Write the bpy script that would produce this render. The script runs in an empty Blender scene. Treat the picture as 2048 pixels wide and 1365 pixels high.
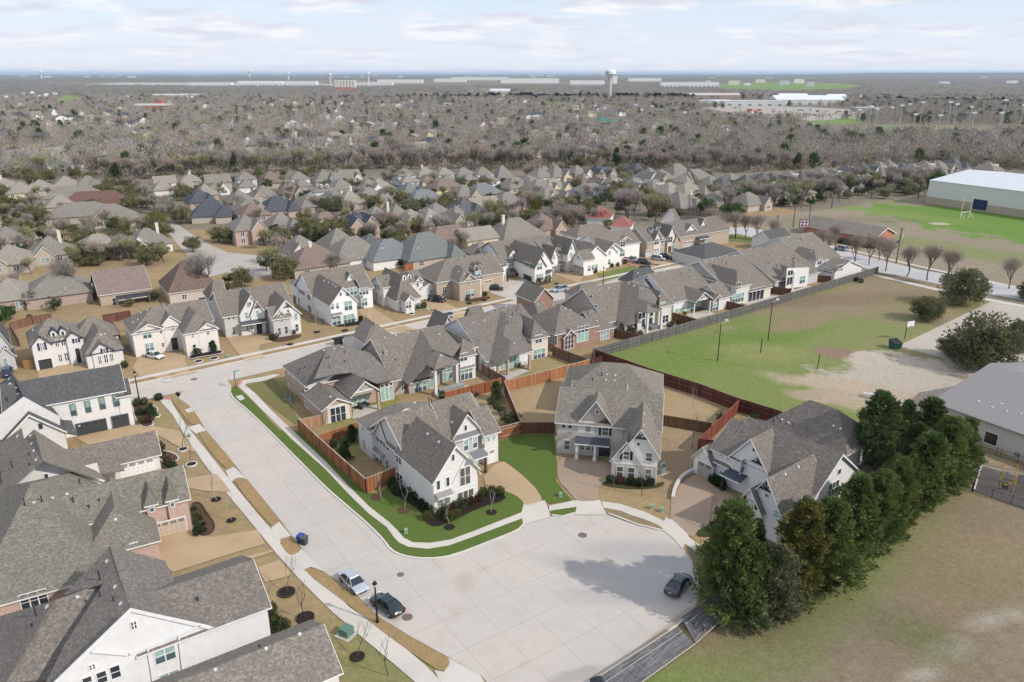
import bpy,bmesh,math,random
import numpy as np
from mathutils import Vector,Matrix
C=bpy.context.scene
COL=C.collection
F,HY,CX,CY,CAMH=1516.,147.,1024.,682.5,57.0
PITCH=math.atan((CY-HY)/F)
cd=bpy.data.cameras.new("camera");cam=bpy.data.objects.new("camera",cd);COL.objects.link(cam)
cd.sensor_width=36.;cd.lens=F/2048*36.;cd.clip_start=.5;cd.clip_end=120000.
cam.location=(0,0,CAMH);cam.rotation_euler=(math.pi/2-PITCH,0,0)
C.camera=cam
SUN_AZ,SUN_EL=math.radians(-26),math.radians(37)
w=bpy.data.worlds.new("World");C.world=w;w.use_nodes=True
nt=w.node_tree;N=nt.nodes;LK=nt.links;N.clear()
out=N.new('ShaderNodeOutputWorld');bg=N.new('ShaderNodeBackground');bg.inputs[1].default_value=.145
sky=N.new('ShaderNodeTexSky');sky.sky_type='NISHITA';sky.sun_disc=False
sky.sun_elevation=SUN_EL;sky.sun_rotation=math.pi/2-SUN_AZ;sky.air_density=1.;sky.dust_density=1.2;sky.ozone_density=1.5;sky.altitude=200
tc=N.new('ShaderNodeTexCoord');sep=N.new('ShaderNodeSeparateXYZ');LK.new(tc.outputs['Generated'],sep.inputs[0])
def wm(op,a,b=None,c=None):
 n=N.new('ShaderNodeMath');n.operation=op
 for i,v in enumerate((a,b,c)):
  if v is None:continue
  if isinstance(v,(int,float)):n.inputs[i].default_value=v
  else:LK.new(v,n.inputs[i])
 return n.outputs[0]
zc=wm('MAXIMUM',sep.outputs[2],0.0)
den=wm('ADD',zc,.12)
px=wm('DIVIDE',sep.outputs[0],den);py=wm('DIVIDE',sep.outputs[1],den)
cmb=N.new('ShaderNodeCombineXYZ');LK.new(px,cmb.inputs[0]);LK.new(py,cmb.inputs[1])
nz=N.new('ShaderNodeTexNoise');nz.inputs['Scale'].default_value=1.15;nz.inputs['Detail'].default_value=7;nz.inputs['Roughness'].default_value=.55
LK.new(cmb.outputs[0],nz.inputs['Vector'])
rmp=N.new('ShaderNodeValToRGB');rmp.color_ramp.elements[0].position=.47;rmp.color_ramp.elements[1].position=.58
LK.new(nz.outputs['Fac'],rmp.inputs[0])
nz2=N.new('ShaderNodeTexNoise');nz2.inputs['Scale'].default_value=2.2;nz2.inputs['Detail'].default_value=6
LK.new(cmb.outputs[0],nz2.inputs['Vector'])
cr2=N.new('ShaderNodeValToRGB');cr2.color_ramp.elements[0].position=.42;cr2.color_ramp.elements[1].position=.6
cr2.color_ramp.elements[0].color=(3.95,4.0,4.6,1);cr2.color_ramp.elements[1].color=(5.5,5.4,5.5,1)
LK.new(nz2.outputs['Fac'],cr2.inputs[0])
veil=N.new('ShaderNodeMix');veil.data_type='RGBA';veil.inputs[0].default_value=.8;veil.inputs[7].default_value=(3.8,4.35,5.3,1)
LK.new(sky.outputs[0],veil.inputs[6])
mx=N.new('ShaderNodeMix');mx.data_type='RGBA'
hz_=wm('POWER',wm('SUBTRACT',1.,wm('MINIMUM',wm('MULTIPLY',zc,9.),1.)),1.6);hm=N.new('ShaderNodeMix');hm.data_type='RGBA';LK.new(wm('MULTIPLY',hz_,.9),hm.inputs[0]);LK.new(veil.outputs[2],hm.inputs[6]);hm.inputs[7].default_value=(4.8,5.0,5.4,1)
fac=wm('MULTIPLY',rmp.outputs[0],wm('SUBTRACT',.95,wm('MULTIPLY',hz_,.6)))
LK.new(fac,mx.inputs[0]);LK.new(hm.outputs[2],mx.inputs[6]);LK.new(cr2.outputs[0],mx.inputs[7])
LK.new(mx.outputs[2],bg.inputs[0]);LK.new(bg.outputs[0],out.inputs[0])
sd=bpy.data.lights.new("sun",'SUN');sd.energy=2.65;sd.angle=math.radians(.8);sd.color=(1.,.94,.86)
so=bpy.data.objects.new("sun",sd);COL.objects.link(so)
sdir=Vector((math.cos(SUN_EL)*math.cos(SUN_AZ),math.cos(SUN_EL)*math.sin(SUN_AZ),math.sin(SUN_EL)))
so.rotation_euler=sdir.to_track_quat('Z','Y').to_euler();so.location=sdir*300
C.view_settings.view_transform='Standard';C.view_settings.look='None';C.view_settings.exposure=.36;C.view_settings.gamma=1.
C.cycles.max_bounces=5;C.cycles.diffuse_bounces=2;C.cycles.glossy_bounces=2;C.cycles.transparent_max_bounces=4
C.cycles.volume_bounces=0
try:C.cycles.use_adaptive_sampling=True;C.cycles.adaptive_threshold=.03
except Exception:pass
cP,sP=math.cos(PITCH),math.sin(PITCH)
VW=[0.,0.,1.]
def V(ox,oy,s):VW[:]=[ox,oy,s]
def px_(x,y):return VW[0]+x/VW[2],VW[1]+y/VW[2]
def ray(x,y):
 x,y=px_(x,y);a=(x-CX)/F;b=(CY-y)/F
 return Vector((a,cP+b*sP,-sP+b*cP))
def G(x,y,z=0.):
 d=ray(x,y);t=(z-CAMH)/d.z
 return Vector((0,0,CAMH))+d*t
def proj(p):
 v=p-Vector((0,0,CAMH));dep=v.y*cP-v.z*sP;up=v.y*sP+v.z*cP
 return((CX+F*v.x/dep-VW[0])*VW[2],(CY-F*up/dep-VW[1])*VW[2])
MATS={}
class NT:
 def __init__(s,name):
  s.m=bpy.data.materials.new(name);s.m.use_nodes=True;s.t=s.m.node_tree;s.n=s.t.nodes;s.l=s.t.links
  s.b=s.n['Principled BSDF']
  s.co=s.n.new('ShaderNodeTexCoord').outputs['Object']
 def set(s,rough=.8,metal=0.,spec=.3):
  s.b.inputs['Roughness'].default_value=rough;s.b.inputs['Metallic'].default_value=metal
  s.b.inputs['Specular IOR Level'].default_value=spec
 def noise(s,scale,detail=4,rough=.55,vec=None,dist=0):
  n=s.n.new('ShaderNodeTexNoise');n.inputs['Scale'].default_value=scale;n.inputs['Detail'].default_value=detail
  n.inputs['Roughness'].default_value=rough;n.inputs['Distortion'].default_value=dist
  s.l.new(vec or s.co,n.inputs['Vector']);return n.outputs['Fac']
 def ramp(s,f,stops):
  r=s.n.new('ShaderNodeValToRGB');e=r.color_ramp.elements
  while len(e)<len(stops):e.new(.5)
  for i,(p,c)in enumerate(stops):
   e[i].position=p;e[i].color=(*c,1)if len(c)==3 else c
  s.l.new(f,r.inputs[0]);return r.outputs[0]
 def mr(s,f,a,b,c=0.,d=1.):
  n=s.n.new('ShaderNodeMapRange');s.l.new(f,n.inputs[0])
  for i,v in enumerate((a,b,c,d)):n.inputs[i+1].default_value=v
  return n.outputs[0]
 def mix(s,f,a,b,mode='MIX'):
  n=s.n.new('ShaderNodeMix');n.data_type='RGBA';n.blend_type=mode
  for i,v in((0,f),(6,a),(7,b)):
   if isinstance(v,(int,float)):n.inputs[i].default_value=v
   elif isinstance(v,tuple):n.inputs[i].default_value=(*v,1)if len(v)==3 else v
   else:s.l.new(v,n.inputs[i])
  return n.outputs[2]
 def math(s,op,a,b=0.):
  n=s.n.new('ShaderNodeMath');n.operation=op
  for i,v in enumerate((a,b)):
   if isinstance(v,(int,float)):n.inputs[i].default_value=v
   else:s.l.new(v,n.inputs[i])
  return n.outputs[0]
 def mapping(s,scale=(1,1,1),rot=(0,0,0),loc=(0,0,0),vec=None):
  n=s.n.new('ShaderNodeMapping');n.inputs['Scale'].default_value=scale;n.inputs['Rotation'].default_value=rot;n.inputs['Location'].default_value=loc
  s.l.new(vec or s.co,n.inputs['Vector']);return n.outputs[0]
 def sep(s,v=None):
  n=s.n.new('ShaderNodeSeparateXYZ');s.l.new(v or s.co,n.inputs[0]);return n.outputs
 def comb(s,a,b,c):
  n=s.n.new('ShaderNodeCombineXYZ')
  for i,v in enumerate((a,b,c)):
   if isinstance(v,(int,float)):n.inputs[i].default_value=v
   else:s.l.new(v,n.inputs[i])
  return n.outputs[0]
 def col(s,c):
  if isinstance(c,tuple):s.b.inputs['Base Color'].default_value=(*c,1)
  else:s.l.new(c,s.b.inputs['Base Color'])
 def bump(s,h,st=.3,d=.05):
  n=s.n.new('ShaderNodeBump');n.inputs['Strength'].default_value=st;n.inputs['Distance'].default_value=d
  s.l.new(h,n.inputs['Height']);s.l.new(n.outputs[0],s.b.inputs['Normal'])
def mul(c,k):return tuple(min(1,v*k)for v in c)
def mat(kind,c=(.5,.5,.5),k2=None):
 key=(kind,c,k2)
 if key in MATS:return MATS[key]
 t=NT(kind)
 if kind=='paint':
  t.set(.55);n=t.noise(1.3,5);t.col(t.ramp(n,[(.3,mul(c,.93)),(.7,mul(c,1.04))]))
 elif kind=='batten':
  t.set(.6);x,y,z=t.sep();s=t.math('ADD',x,y);f=t.math('FRACT',t.math('MULTIPLY',s,2.4))
  k=t.math('LESS_THAN',f,.12);n=t.noise(.9,4)
  t.col(t.mix(k,t.ramp(n,[(.3,mul(c,.95)),(.7,mul(c,1.03))]),mul(c,.8)))
 elif kind=='lap':
  t.set(.6);x,y,z=t.sep();f=t.math('FRACT',t.math('MULTIPLY',z,5.5));k=t.math('LESS_THAN',f,.14);n=t.noise(.9,4)
  t.col(t.mix(k,t.ramp(n,[(.3,mul(c,.95)),(.7,mul(c,1.03))]),mul(c,.78)))
 elif kind in('brick','pbrick','stone'):
  t.set(.85);x,y,z=t.sep();v=t.comb(t.math('ADD',x,y),z,0.)
  b=t.n.new('ShaderNodeTexBrick');t.l.new(v,b.inputs['Vector'])
  sc={'brick':2.2,'pbrick':2.2,'stone':1.4}[kind]
  b.inputs['Scale'].default_value=sc;b.inputs['Brick Width'].default_value=.62;b.inputs['Row Height'].default_value=.2;b.inputs['Mortar Size'].default_value=.018
  c2=k2 or mul(c,.8)
  b.inputs['Color1'].default_value=(*c,1);b.inputs['Color2'].default_value=(*c2,1)
  b.inputs['Mortar'].default_value=(*(mul(c,.86)if kind=='pbrick' else(.55,.52,.47)),1)
  n=t.noise(1.1,5);n2=t.noise(7,2)
  cc=t.mix(t.mr(n2,.35,.65,0,.5 if kind!='pbrick' else.12),b.outputs['Color'],c2)
  t.col(t.mix(t.mr(n,.3,.7,0,.22),cc,mul(c,.62 if kind!='pbrick' else.85)))
 elif kind=='shingle':
  t.set(.95,0,.15)
  vo=t.n.new('ShaderNodeTexVoronoi');vo.inputs['Scale'].default_value=4.6;t.l.new(t.mapping((1,1,1.6)),vo.inputs['Vector'])
  g=t.sep(vo.outputs['Color'])[0]
  n=t.noise(.35,5);n3=t.noise(12,3)
  a=t.ramp(g,[(.1,mul(c,.78)),(.45,c),(.75,mul(c,1.18)),(.96,mul(c,1.5))])
  a=t.mix(t.mr(n,.35,.7,0,.3),a,mul(c,.82))
  x,y,z=t.sep();row=t.math('LESS_THAN',t.math('FRACT',t.math('MULTIPLY',z,6.)),.2)
  a=t.mix(t.math('MULTIPLY',row,.22),a,mul(c,.45))
  t.col(t.mix(t.mr(n3,.3,.7,0,.3),a,mul(c,.6)))
  t.bump(g,.35,.02)
 elif kind=='seam':
  t.set(.42,.35,.5);x,y,z=t.sep()
  f=t.math('FRACT',t.math('MULTIPLY',(x if k2!='y' else y),2.2));k=t.math('LESS_THAN',f,.14)
  t.col(t.mix(k,c,mul(c,.5)))
 elif kind=='metal':
  t.set(.4,.6,.5);t.col(c)
 elif kind=='plain':
  t.set(.6);t.col(c)
 elif kind=='glass':
  t.set(.08,0,.7);n=t.noise(.8,2);t.col(t.ramp(n,[(.35,mul(c,.75)),(.65,mul(c,1.2))]))
 elif kind=='door':
  t.set(.5);x,y,z=t.sep();f=t.math('FRACT',t.math('MULTIPLY',z,1.8));k=t.math('LESS_THAN',f,.06)
  f2=t.math('FRACT',t.math('MULTIPLY',x,1.6));k3=t.math('LESS_THAN',f2,.06)
  t.col(t.mix(t.math('MAXIMUM',k,k3),c,mul(c,.6)))
 elif kind=='wood':
  t.set(.8);x,y,z=t.sep();s=t.math('MULTIPLY',t.math('ADD',x,t.math('MULTIPLY',y,.37)),6.8)
  f=t.math('FRACT',s);k=t.math('LESS_THAN',f,.14);pid=t.math('FLOOR',s)
  wn=t.n.new('ShaderNodeTexWhiteNoise');wn.noise_dimensions='1D';t.l.new(pid,wn.inputs['W'])
  a=t.ramp(wn.outputs['Value'],[(0,mul(c,.62)),(.5,c),(1,mul(c,1.35))])
  a=t.mix(t.mr(t.noise(.25,4),.35,.7,0,.5),a,mul(c,.7))
  t.col(t.mix(k,a,mul(c,.3)))
 elif kind=='concrete':
  t.set(.9,0,.2);n=t.noise(.12,6,.6);n2=t.noise(3,5,.7)
  a=t.ramp(n,[(.3,mul(c,.86)),(.5,c),(.75,mul(c,1.08))]);t.col(t.mix(t.mr(n2,.35,.7,0,.25),a,mul(c,.82)))
 elif kind=='aggregate':
  t.set(.9,0,.2);n=t.noise(.2,6,.6);n2=t.noise(11,4,.7)
  a=t.ramp(n,[(.3,mul(c,.85)),(.55,c),(.75,mul(c,1.1))]);t.col(t.mix(t.mr(n2,.35,.7,0,.45),a,mul(c,.66)))
 elif kind=='turf':
  t.set(1.,0,.1);n=t.noise(.25,5);n2=t.noise(5,5,.75);n3=t.noise(1.4,3)
  c2=k2 or mul(c,.6)
  a=t.ramp(n2,[(.3,mul(c,.55)),(.5,c),(.7,mul(c,1.5))])
  a=t.mix(t.mr(n,.4,.62,0,.6),a,c2);t.col(t.mix(t.mr(n3,.4,.7,0,.4),a,mul(c2,.8)))
  t.bump(n2,.5,.06)
 elif kind=='mulch':
  t.set(1.,0,.1);n=t.noise(9,4,.8);t.col(t.ramp(n,[(.35,mul(c,.4)),(.65,mul(c,1.6))]))
 elif kind=='leaf':
  t.set(.75,0,.25);oi=t.n.new('ShaderNodeObjectInfo');n=t.noise(.55,3);n2=t.noise(2.6,2)
  c2=k2 or mul(c,1.9)
  a=t.ramp(n,[(.32,mul(c,.55)),(.5,c),(.7,c2)]);a=t.mix(t.mr(n2,.35,.7,0,.5),a,mul(c,.6))
  t.col(t.mix(t.math('MULTIPLY',oi.outputs['Random'],.35),a,mul(c2,.8)))
  tr=t.n.new('ShaderNodeBsdfTranslucent');t.l.new(t.b.inputs['Base Color'].links[0].from_socket,tr.inputs[0]);ms=t.n.new('ShaderNodeMixShader');ms.inputs[0].default_value=.35
  t.l.new(t.b.outputs[0],ms.inputs[1]);t.l.new(tr.outputs[0],ms.inputs[2]);t.l.new(ms.outputs[0],t.n['Material Output'].inputs['Surface'])
 elif kind=='twig':
  t.set(.95,0,.1);n=t.noise(.12,4);oi=t.n.new('ShaderNodeObjectInfo')
  a=t.ramp(n,[(.3,mul(c,.72)),(.5,c),(.72,k2 or mul(c,1.35))])
  t.col(t.mix(t.math('MULTIPLY',oi.outputs['Random'],.4),a,mul(c,1.35)))
 elif kind=='car':
  t.set(.22,.3,.6);t.col(c);t.b.inputs['Coat Weight'].default_value=.6
 elif kind=='lamp':
  t.set(.3);t.col(c)
 t.m.name=kind;MATS[key]=t.m
 return t.m
class MB:
 def __init__(s):s.v=[];s.f=[]
 def add(s,vs,fs):
  o=len(s.v);s.v+=[tuple(p)for p in vs];s.f+=[tuple(i+o for i in f)for f in fs];return s
 def poly(s,pts):return s.add(pts,[tuple(range(len(pts)))])
 def box(s,x0,y0,z0,x1,y1,z1):
  return s.add([(x0,y0,z0),(x1,y0,z0),(x1,y1,z0),(x0,y1,z0),(x0,y0,z1),(x1,y0,z1),(x1,y1,z1),(x0,y1,z1)],[(0,3,2,1),(4,5,6,7),(0,1,5,4),(1,2,6,5),(2,3,7,6),(3,0,4,7)])
 def slab(s,pts,t):
  n=len(pts);b=[(p[0],p[1],p[2]-t)for p in pts]
  fs=[tuple(range(n)),tuple(range(2*n-1,n-1,-1))]+[(i,n+i,n+(i+1)%n,(i+1)%n)for i in range(n)]
  return s.add(list(pts)+b,fs)
 def prism(s,pts,d):
  n=len(pts);b=[(p[0]+d[0],p[1]+d[1],p[2]+d[2])for p in pts]
  fs=[tuple(range(n)),tuple(range(2*n-1,n-1,-1))]+[(i,n+i,n+(i+1)%n,(i+1)%n)for i in range(n)]
  return s.add(list(pts)+b,fs)
 def bar(s,a,b,r,r2=None,n=4,ph=math.pi/4):
  a=Vector(a);b=Vector(b);d=(b-a)
  if d.length<1e-6:return s
  d.normalize();u=d.orthogonal().normalized()if abs(d.z)<.99 else Vector((1,0,0));w_=d.cross(u);r2=r if r2 is None else r2
  vs=[]
  for p,rr in((a,r),(b,r2)):
   for i in range(n):
    t=ph+2*math.pi*i/n;vs.append(p+u*(rr*math.cos(t))+w_*(rr*math.sin(t)))
  return s.add(vs,[(i,(i+1)%n,n+(i+1)%n,n+i)for i in range(n)]+[tuple(range(n-1,-1,-1)),tuple(range(n,2*n))])
 def lathe(s,prof,n=12,c=(0,0,0)):
  vs=[];fs=[]
  for r,z in prof:
   for i in range(n):
    t=2*math.pi*i/n;vs.append((c[0]+r*math.cos(t),c[1]+r*math.sin(t),c[2]+z))
  for k in range(len(prof)-1):
   for i in range(n):fs.append((k*n+i,k*n+(i+1)%n,(k+1)*n+(i+1)%n,(k+1)*n+i))
  fs.append(tuple(range(n-1,-1,-1)));fs.append(tuple((len(prof)-1)*n+i for i in range(n)))
  return s.add(vs,fs)
 def mesh(s,name):
  me=bpy.data.meshes.new(name);me.from_pydata(s.v,[],s.f);me.update();return me
 def build(s,name,m,parent=None,loc=None,rz=0,fix=True):
  if not s.v:return None
  me=s.mesh(name)
  if fix:
   bm=bmesh.new();bm.from_mesh(me);bmesh.ops.recalc_face_normals(bm,faces=bm.faces);bm.to_mesh(me);bm.free()
  me.materials.append(m)
  o=bpy.data.objects.new(name,me);COL.objects.link(o)
  if parent:o.parent=parent
  if loc is not None:o.location=loc
  if rz:o.rotation_euler=(0,0,rz)
  return o
def tag(o,label=None,cat=None,group=None,kind=None):
 if label:o['label']=label
 if cat:o['category']=cat
 if group:o['group']=group
 if kind:o['kind']=kind
 return o
def empty(name,loc=(0,0,0),rz=0.,label=None,cat=None,group=None):
 o=bpy.data.objects.new(name,None);COL.objects.link(o);o.location=loc;o.rotation_euler=(0,0,rz);o.empty_display_size=.5
 return tag(o,label,cat,group)
KIDS={}
def copy_tree(o,loc=None,rz=None,label=None,group=None,scale=None):
 if o.name not in KIDS:KIDS[o.name]=[c for c in bpy.data.objects if c.parent==o]
 c=o.copy();COL.objects.link(c)
 if loc is not None:c.location=loc
 if rz is not None:c.rotation_euler=(0,0,rz)
 if scale is not None:c.scale=scale if isinstance(scale,tuple)else(scale,)*3
 if label:c['label']=label
 if group:c['group']=group
 for k in KIDS[o.name]:
  q=k.copy();COL.objects.link(q);q.parent=c
  if k.name not in KIDS:KIDS[k.name]=[z for z in bpy.data.objects if z.parent==k]
  for kk in KIDS[k.name]:
   e=kk.copy();COL.objects.link(e);e.parent=q
 return c
WHITE=(.70,.69,.66);TRIM=(.75,.75,.74);GREY=(.50,.48,.44);TAUPE=(.40,.35,.30);RF=(.205,.185,.165)
MINT=(.29,.43,.39);DARK=(.035,.04,.06)
HOUSES=[]
class House:
 """blocks are laid out in the house's own frame; corners are read off the ground, eave or ridge height they stand at"""
 def __init__(s,name,label,cat,rot,org,wall,roof=None,trim=TRIM,oh=.35,group=None,frame=TRIM):
  s.o=G(*org[:2],org[2]if len(org)>2 else 0.);s.o.z=0.;s.r=math.radians(rot)
  s.root=empty(name,s.o,s.r,label,cat,group);s.wall=wall;s.roof=roof or mat('shingle',RF)
  s.trimc=mat('paint',trim);s.frame=mat('paint',frame);s.oh=oh
  s.W={};s.R={};s.T=MB();s.wt=[];s.rt=[];s.n=0;s.rects=[]
  HOUSES.append(s)
 def loc(s,p):
  d=p-s.o;c,q=math.cos(s.r),math.sin(s.r);return Vector((d.x*c+d.y*q,-d.x*q+d.y*c,d.z))
 def wld(s,p):
  c,q=math.cos(s.r),math.sin(s.r);return Vector((s.o.x+p[0]*c-p[1]*q,s.o.y+p[0]*q+p[1]*c,p[2]))
 def L(s,x,y,z=0.):return s.loc(G(x,y,z))
 def lray(s,x,y):
  o=s.loc(Vector((0,0,CAMH)));d=ray(x,y);c,q=math.cos(s.r),math.sin(s.r)
  return o,Vector((d.x*c+d.y*q,-d.x*q+d.y*c,d.z))
 def blk(s,typ,ze,zr,pts,rid=None,apex=None,w=None,d=None,z0=0.,oh=None,wall=None,roof=None,rect=None,trim=True,sym=None,k0=1.,k1=1.,wf=None):
  """typ: axis of the ridge + hip(1)/gable(0) at its two ends; pts: pixels of footprint corners (third value = height, else ze)"""
  oh=s.oh if oh is None else oh;s.n+=1;e=.004*s.n
  if rect:x0,y0,x1,y1=rect
  else:
   P=[s.L(p[0],p[1],p[2]if len(p)>2 else ze)for p in pts]
   x0,x1=min(p.x for p in P),max(p.x for p in P);y0,y1=min(p.y for p in P),max(p.y for p in P)
   if w:x1=x0+w if w>0 else x1;x0=x1+w if w<0 else x0
   if d:y1=y0+d if d>0 else y1;y0=y1+d if d<0 else y0
  ax=typ[0]
  if sym and ax=='x':y0-=sym;y1+=sym
  if sym and ax=='y':x0-=sym;x1+=sym
  if apex and ax=='y':
   if wf=='a':pass
   lo,hi=ze,ze+9;xm=(x0+x1)/2
   for _ in range(40):
    m=(lo+hi)/2
    if proj(s.wld((xm,y0-oh,m)))[1]>apex[1]:lo=m
    else:hi=m
   zr=lo
  if apex and ax=='x':
   lo,hi=ze,ze+9;ym=(y0+y1)/2
   for _ in range(40):
    m=(lo+hi)/2
    if proj(s.wld((x0-oh,ym,m)))[1]>apex[1]:lo=m
    else:hi=m
   zr=lo
  if rid:
   r=s.L(rid[0],rid[1],zr)
   if ax=='y':y1=max(r.y,y0+1.)
   else:y1=y0+max(1.5,2*(r.y-y0))
  s.rects.append((x0,y0,x1,y1,ze,zr))
  x0+=e;y0+=e;x1-=e;y1-=e
  W=s.W.setdefault(wall or s.wall,MB());R=s.R.setdefault(roof or s.roof,MB())if roof!=0 else None;t=.16
  def tr(p):
   return p if ax=='y' else(p[1],p[0],p[2])
  if ax=='y':a0,a1,b0,b1=x0,x1,y0,y1
  else:a0,a1,b0,b1=y0,y1,x0,x1
  am=(a0+a1)/2;hw=(a1-a0)/2;sl=(zr-ze)/hw;H0,H1=typ[1]=='1',typ[2]=='1'
  zb=ze-oh*sl
  i0=min(hw*k0,(b1-b0)/2)if H0 else 0.;i1=min(hw*k1,(b1-b0)/2)if H1 else 0.
  A0,A1=a0-oh,a1+oh;B0,B1=b0-oh,b1+oh
  r0=(am,b0+i0 if H0 else B0,zr);r1=(am,b1-i1 if H1 else B1,zr)
  c00,c10,c11,c01=(A0,B0,zb),(A1,B0,zb),(A1,B1,zb),(A0,B1,zb)
  faces=[[c00,r0,r1,c01],[c10,c11,r1,r0]]
  if H0:faces.append([c00,c10,r0])
  if H1:faces.append([c11,c01,r1])
  for f in faces:
   f=[tr((p[0],p[1],p[2]+t))for p in f]
   if roof!=0:R.slab(f,t)
   for i in range(1,len(f)-1):s.rt.append((Vector(f[0]),Vector(f[i]),Vector(f[i+1])))
  sec=[(a0,z0),(a1,z0),(a1,ze),(am,zr-.01),(a0,ze)]if not(H0 and H1)else[(a0,z0),(a1,z0),(a1,ze),(a0,ze)]
  wb0,wb1=b0,b1
  if H0!=H1:
   W.prism([tr((a,b0,z))for a,z in[(a0,z0),(a1,z0),(a1,ze),(a0,ze)]],tr((0,b1-b0,0)))
   bb=b1 if H0 else b0
   W.prism([tr((a,bb,z))for a,z in[(a0,ze-.02),(a1,ze-.02),(am,zr-.01)]],tr((0,(-.3 if H0 else.3),0)))
  else:
   W.prism([tr((a,b0,z))for a,z in sec],tr((0,b1-b0,0)))
  zt=zr if not(H0 and H1)else ze
  X0,X1,Y0,Y1=x0,x1,y0,y1
  s.wt+=[('F',X0,X1,Y0,z0,zr if typ in('y00','y01')else ze),('L',Y0,Y1,X0,z0,zr if typ in('x00','x01')else ze),('R',Y0,Y1,X1,z0,zr if typ in('x00','x10')else ze)]
  if trim and roof!=0:
   T=s.T;th=.05;hh=.2+.05*(hw>3)
   for end,B in((0,B0),(1,B1)):
    if(H0,H1)[end]:
     y=B-.03 if end==0 else B
     T.prism([tr((A0,y,zb+t-.02)),tr((A1,y,zb+t-.02)),tr((A1,y,zb-.03)),tr((A0,y,zb-.03))],tr((0,.03,0)))
     continue
    y=B-th if end==0 else B
    for a in(A0,A1):
     T.prism([tr((a,y,zb+t-.03)),tr((am,y,zr+t-.03)),tr((am,y,zr+t-.03-hh*1.25)),tr((a,y,zb+t-.03-hh))],tr((0,th,0)))
   for a,dd in((A0-.03,.03),(A1,.03)):
    T.prism([tr((a,B0,zb+t-.03)),tr((a,B1,zb+t-.03)),tr((a,B1,zb-.05)),tr((a,B0,zb-.05))],tr((dd,0,0)))
  return(x0,y0,x1,y1,ze,zr)
 def hit(s,x,y):
  o,d=s.lray(x,y);best=None
  for k,a,b,c,z0,z1 in s.wt:
   if k=='F':
    if d.y<=0:continue
    t=(c-o.y)/d.y;u=o.x+d.x*t
   else:
    if(k=='L')!=(d.x>0)or abs(d.x)<1e-6:continue
    t=(c-o.x)/d.x;u=o.y+d.y*t
   z=o.z+d.z*t
   if a-.3<=u<=b+.3 and z0-.2<=z<=z1+.1 and t>0 and(best is None or t<best[0]):best=(t,k,c,a,b)
  return best
 def onp(s,k,c,x,y):
  o,d=s.lray(x,y)
  t=(c-o.y)/d.y if k=='F' else(c-o.x)/d.x
  return(o.x+d.x*t if k=='F' else o.y+d.y*t),o.z+d.z*t
 def rect(s,x0,y0,x1,y1,kc=None):
  h=s.hit((x0+x1)/2,(y0+y1)/2)if kc is None else(0,kc[0],kc[1],0,0)
  if not h:return None
  k,c=h[1],h[2]
  u0,z1=s.onp(k,c,x0,y0);u1,z0=s.onp(k,c,x1,y1)
  if k=='L':u0,u1=u1,u0
  if u1<u0:u0,u1=u1,u0
  if z1<z0:z0,z1=z1,z0
  return k,c,u0,u1,z0,z1
 def pb(s,M,k,c,u0,u1,z0,z1,d0,d1):
  if k=='F':M.box(u0,c-d1,z0,u1,c-d0,z1)
  elif k=='L':M.box(c-d1,u0,z0,c-d0,u1,z1)
  else:M.box(c+d0,u0,z0,c+d1,u1,z1)
 def win(s,x0,y0,x1,y1,n=1,g=MINT,rows=2,kc=None,m=None,sh=None,fr=None,lab=None):
  r=s.rect(x0,y0,x1,y1,kc)
  if not r:print('win miss',s.root.name,x0,y0);return
  s.winr(r,n,g,rows,sh,fr)
 def winr(s,r,n=1,g=MINT,rows=2,sh=None,fr=None):
  k,c,u0,u1,z0,z1=r;fw=.09;b=MB()
  if u1-u0<.4:m_=(u0+u1)/2;u0,u1=m_-.2,m_+.2
  s.pb(b,k,c,u0-fw,u1+fw,z1,z1+fw,0,.07);s.pb(b,k,c,u0-fw,u1+fw,z0-fw,z0,0,.09)
  s.pb(b,k,c,u0-fw,u0,z0,z1,0,.068);s.pb(b,k,c,u1,u1+fw,z0,z1,0,.068)
  for i in range(1,n):
   u=u0+(u1-u0)*i/n;s.pb(b,k,c,u-.06,u+.06,z0,z1,0,.066)
  for j in range(1,rows):
   z=z0+(z1-z0)*j/rows;s.pb(b,k,c,u0,u1,z-.03,z+.03,0,.06)
  f=b.build('window',fr or s.frame,s.root,fix=False)
  p=MB();s.pb(p,k,c,u0,u1,z0,z1,0,.03);p.build('pane',mat('glass',g),f,fix=False)
  if g==MINT and rows==2 and(z1-z0)>1.2:
   q=MB();s.pb(q,k,c,u0,u1,z0,z0+(z1-z0)*.42,0,.035);q.build('pane',mat('glass',(.07,.11,.13)),f,fix=False)
  if sh:
   for a,bb in((u0-fw-.42,u0-fw-.03),(u1+fw+.03,u1+fw+.42)):
    q=MB();s.pb(q,k,c,a,bb,z0-.05,z1+.05,0,.05);q.build('shutter',mat('paint',sh),s.root,fix=False)
 def garage(s,x0,y0,x1,y1,c_=(.78,.77,.74),panes=4,kc=None,r=None):
  r=r or s.rect(x0,y0,x1,y1,kc)
  if not r:print('garage miss',s.root.name,x0,y0);return
  k,c,u0,u1,z0,z1=r;z0=.02
  b=MB();s.pb(b,k,c,u0,u1,z0,z1,0,.04);d=b.build('garage_door',mat('door',c_),s.root,fix=False)
  if panes:
   p=MB();m_=panes
   for i in range(m_):
    a=u0+(u1-u0)*(i+.14)/m_;e=u0+(u1-u0)*(i+.86)/m_
    for q in range(4):
     aa=a+(e-a)*q/4;s.pb(p,k,c,aa+.03,aa+(e-a)/4-.03,z1-.5,z1-.33,0,.055);s.pb(p,k,c,aa+.03,aa+(e-a)/4-.03,z1-.28,z1-.11,0,.055)
   p.build('pane',mat('glass',DARK),d,fix=False)
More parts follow.
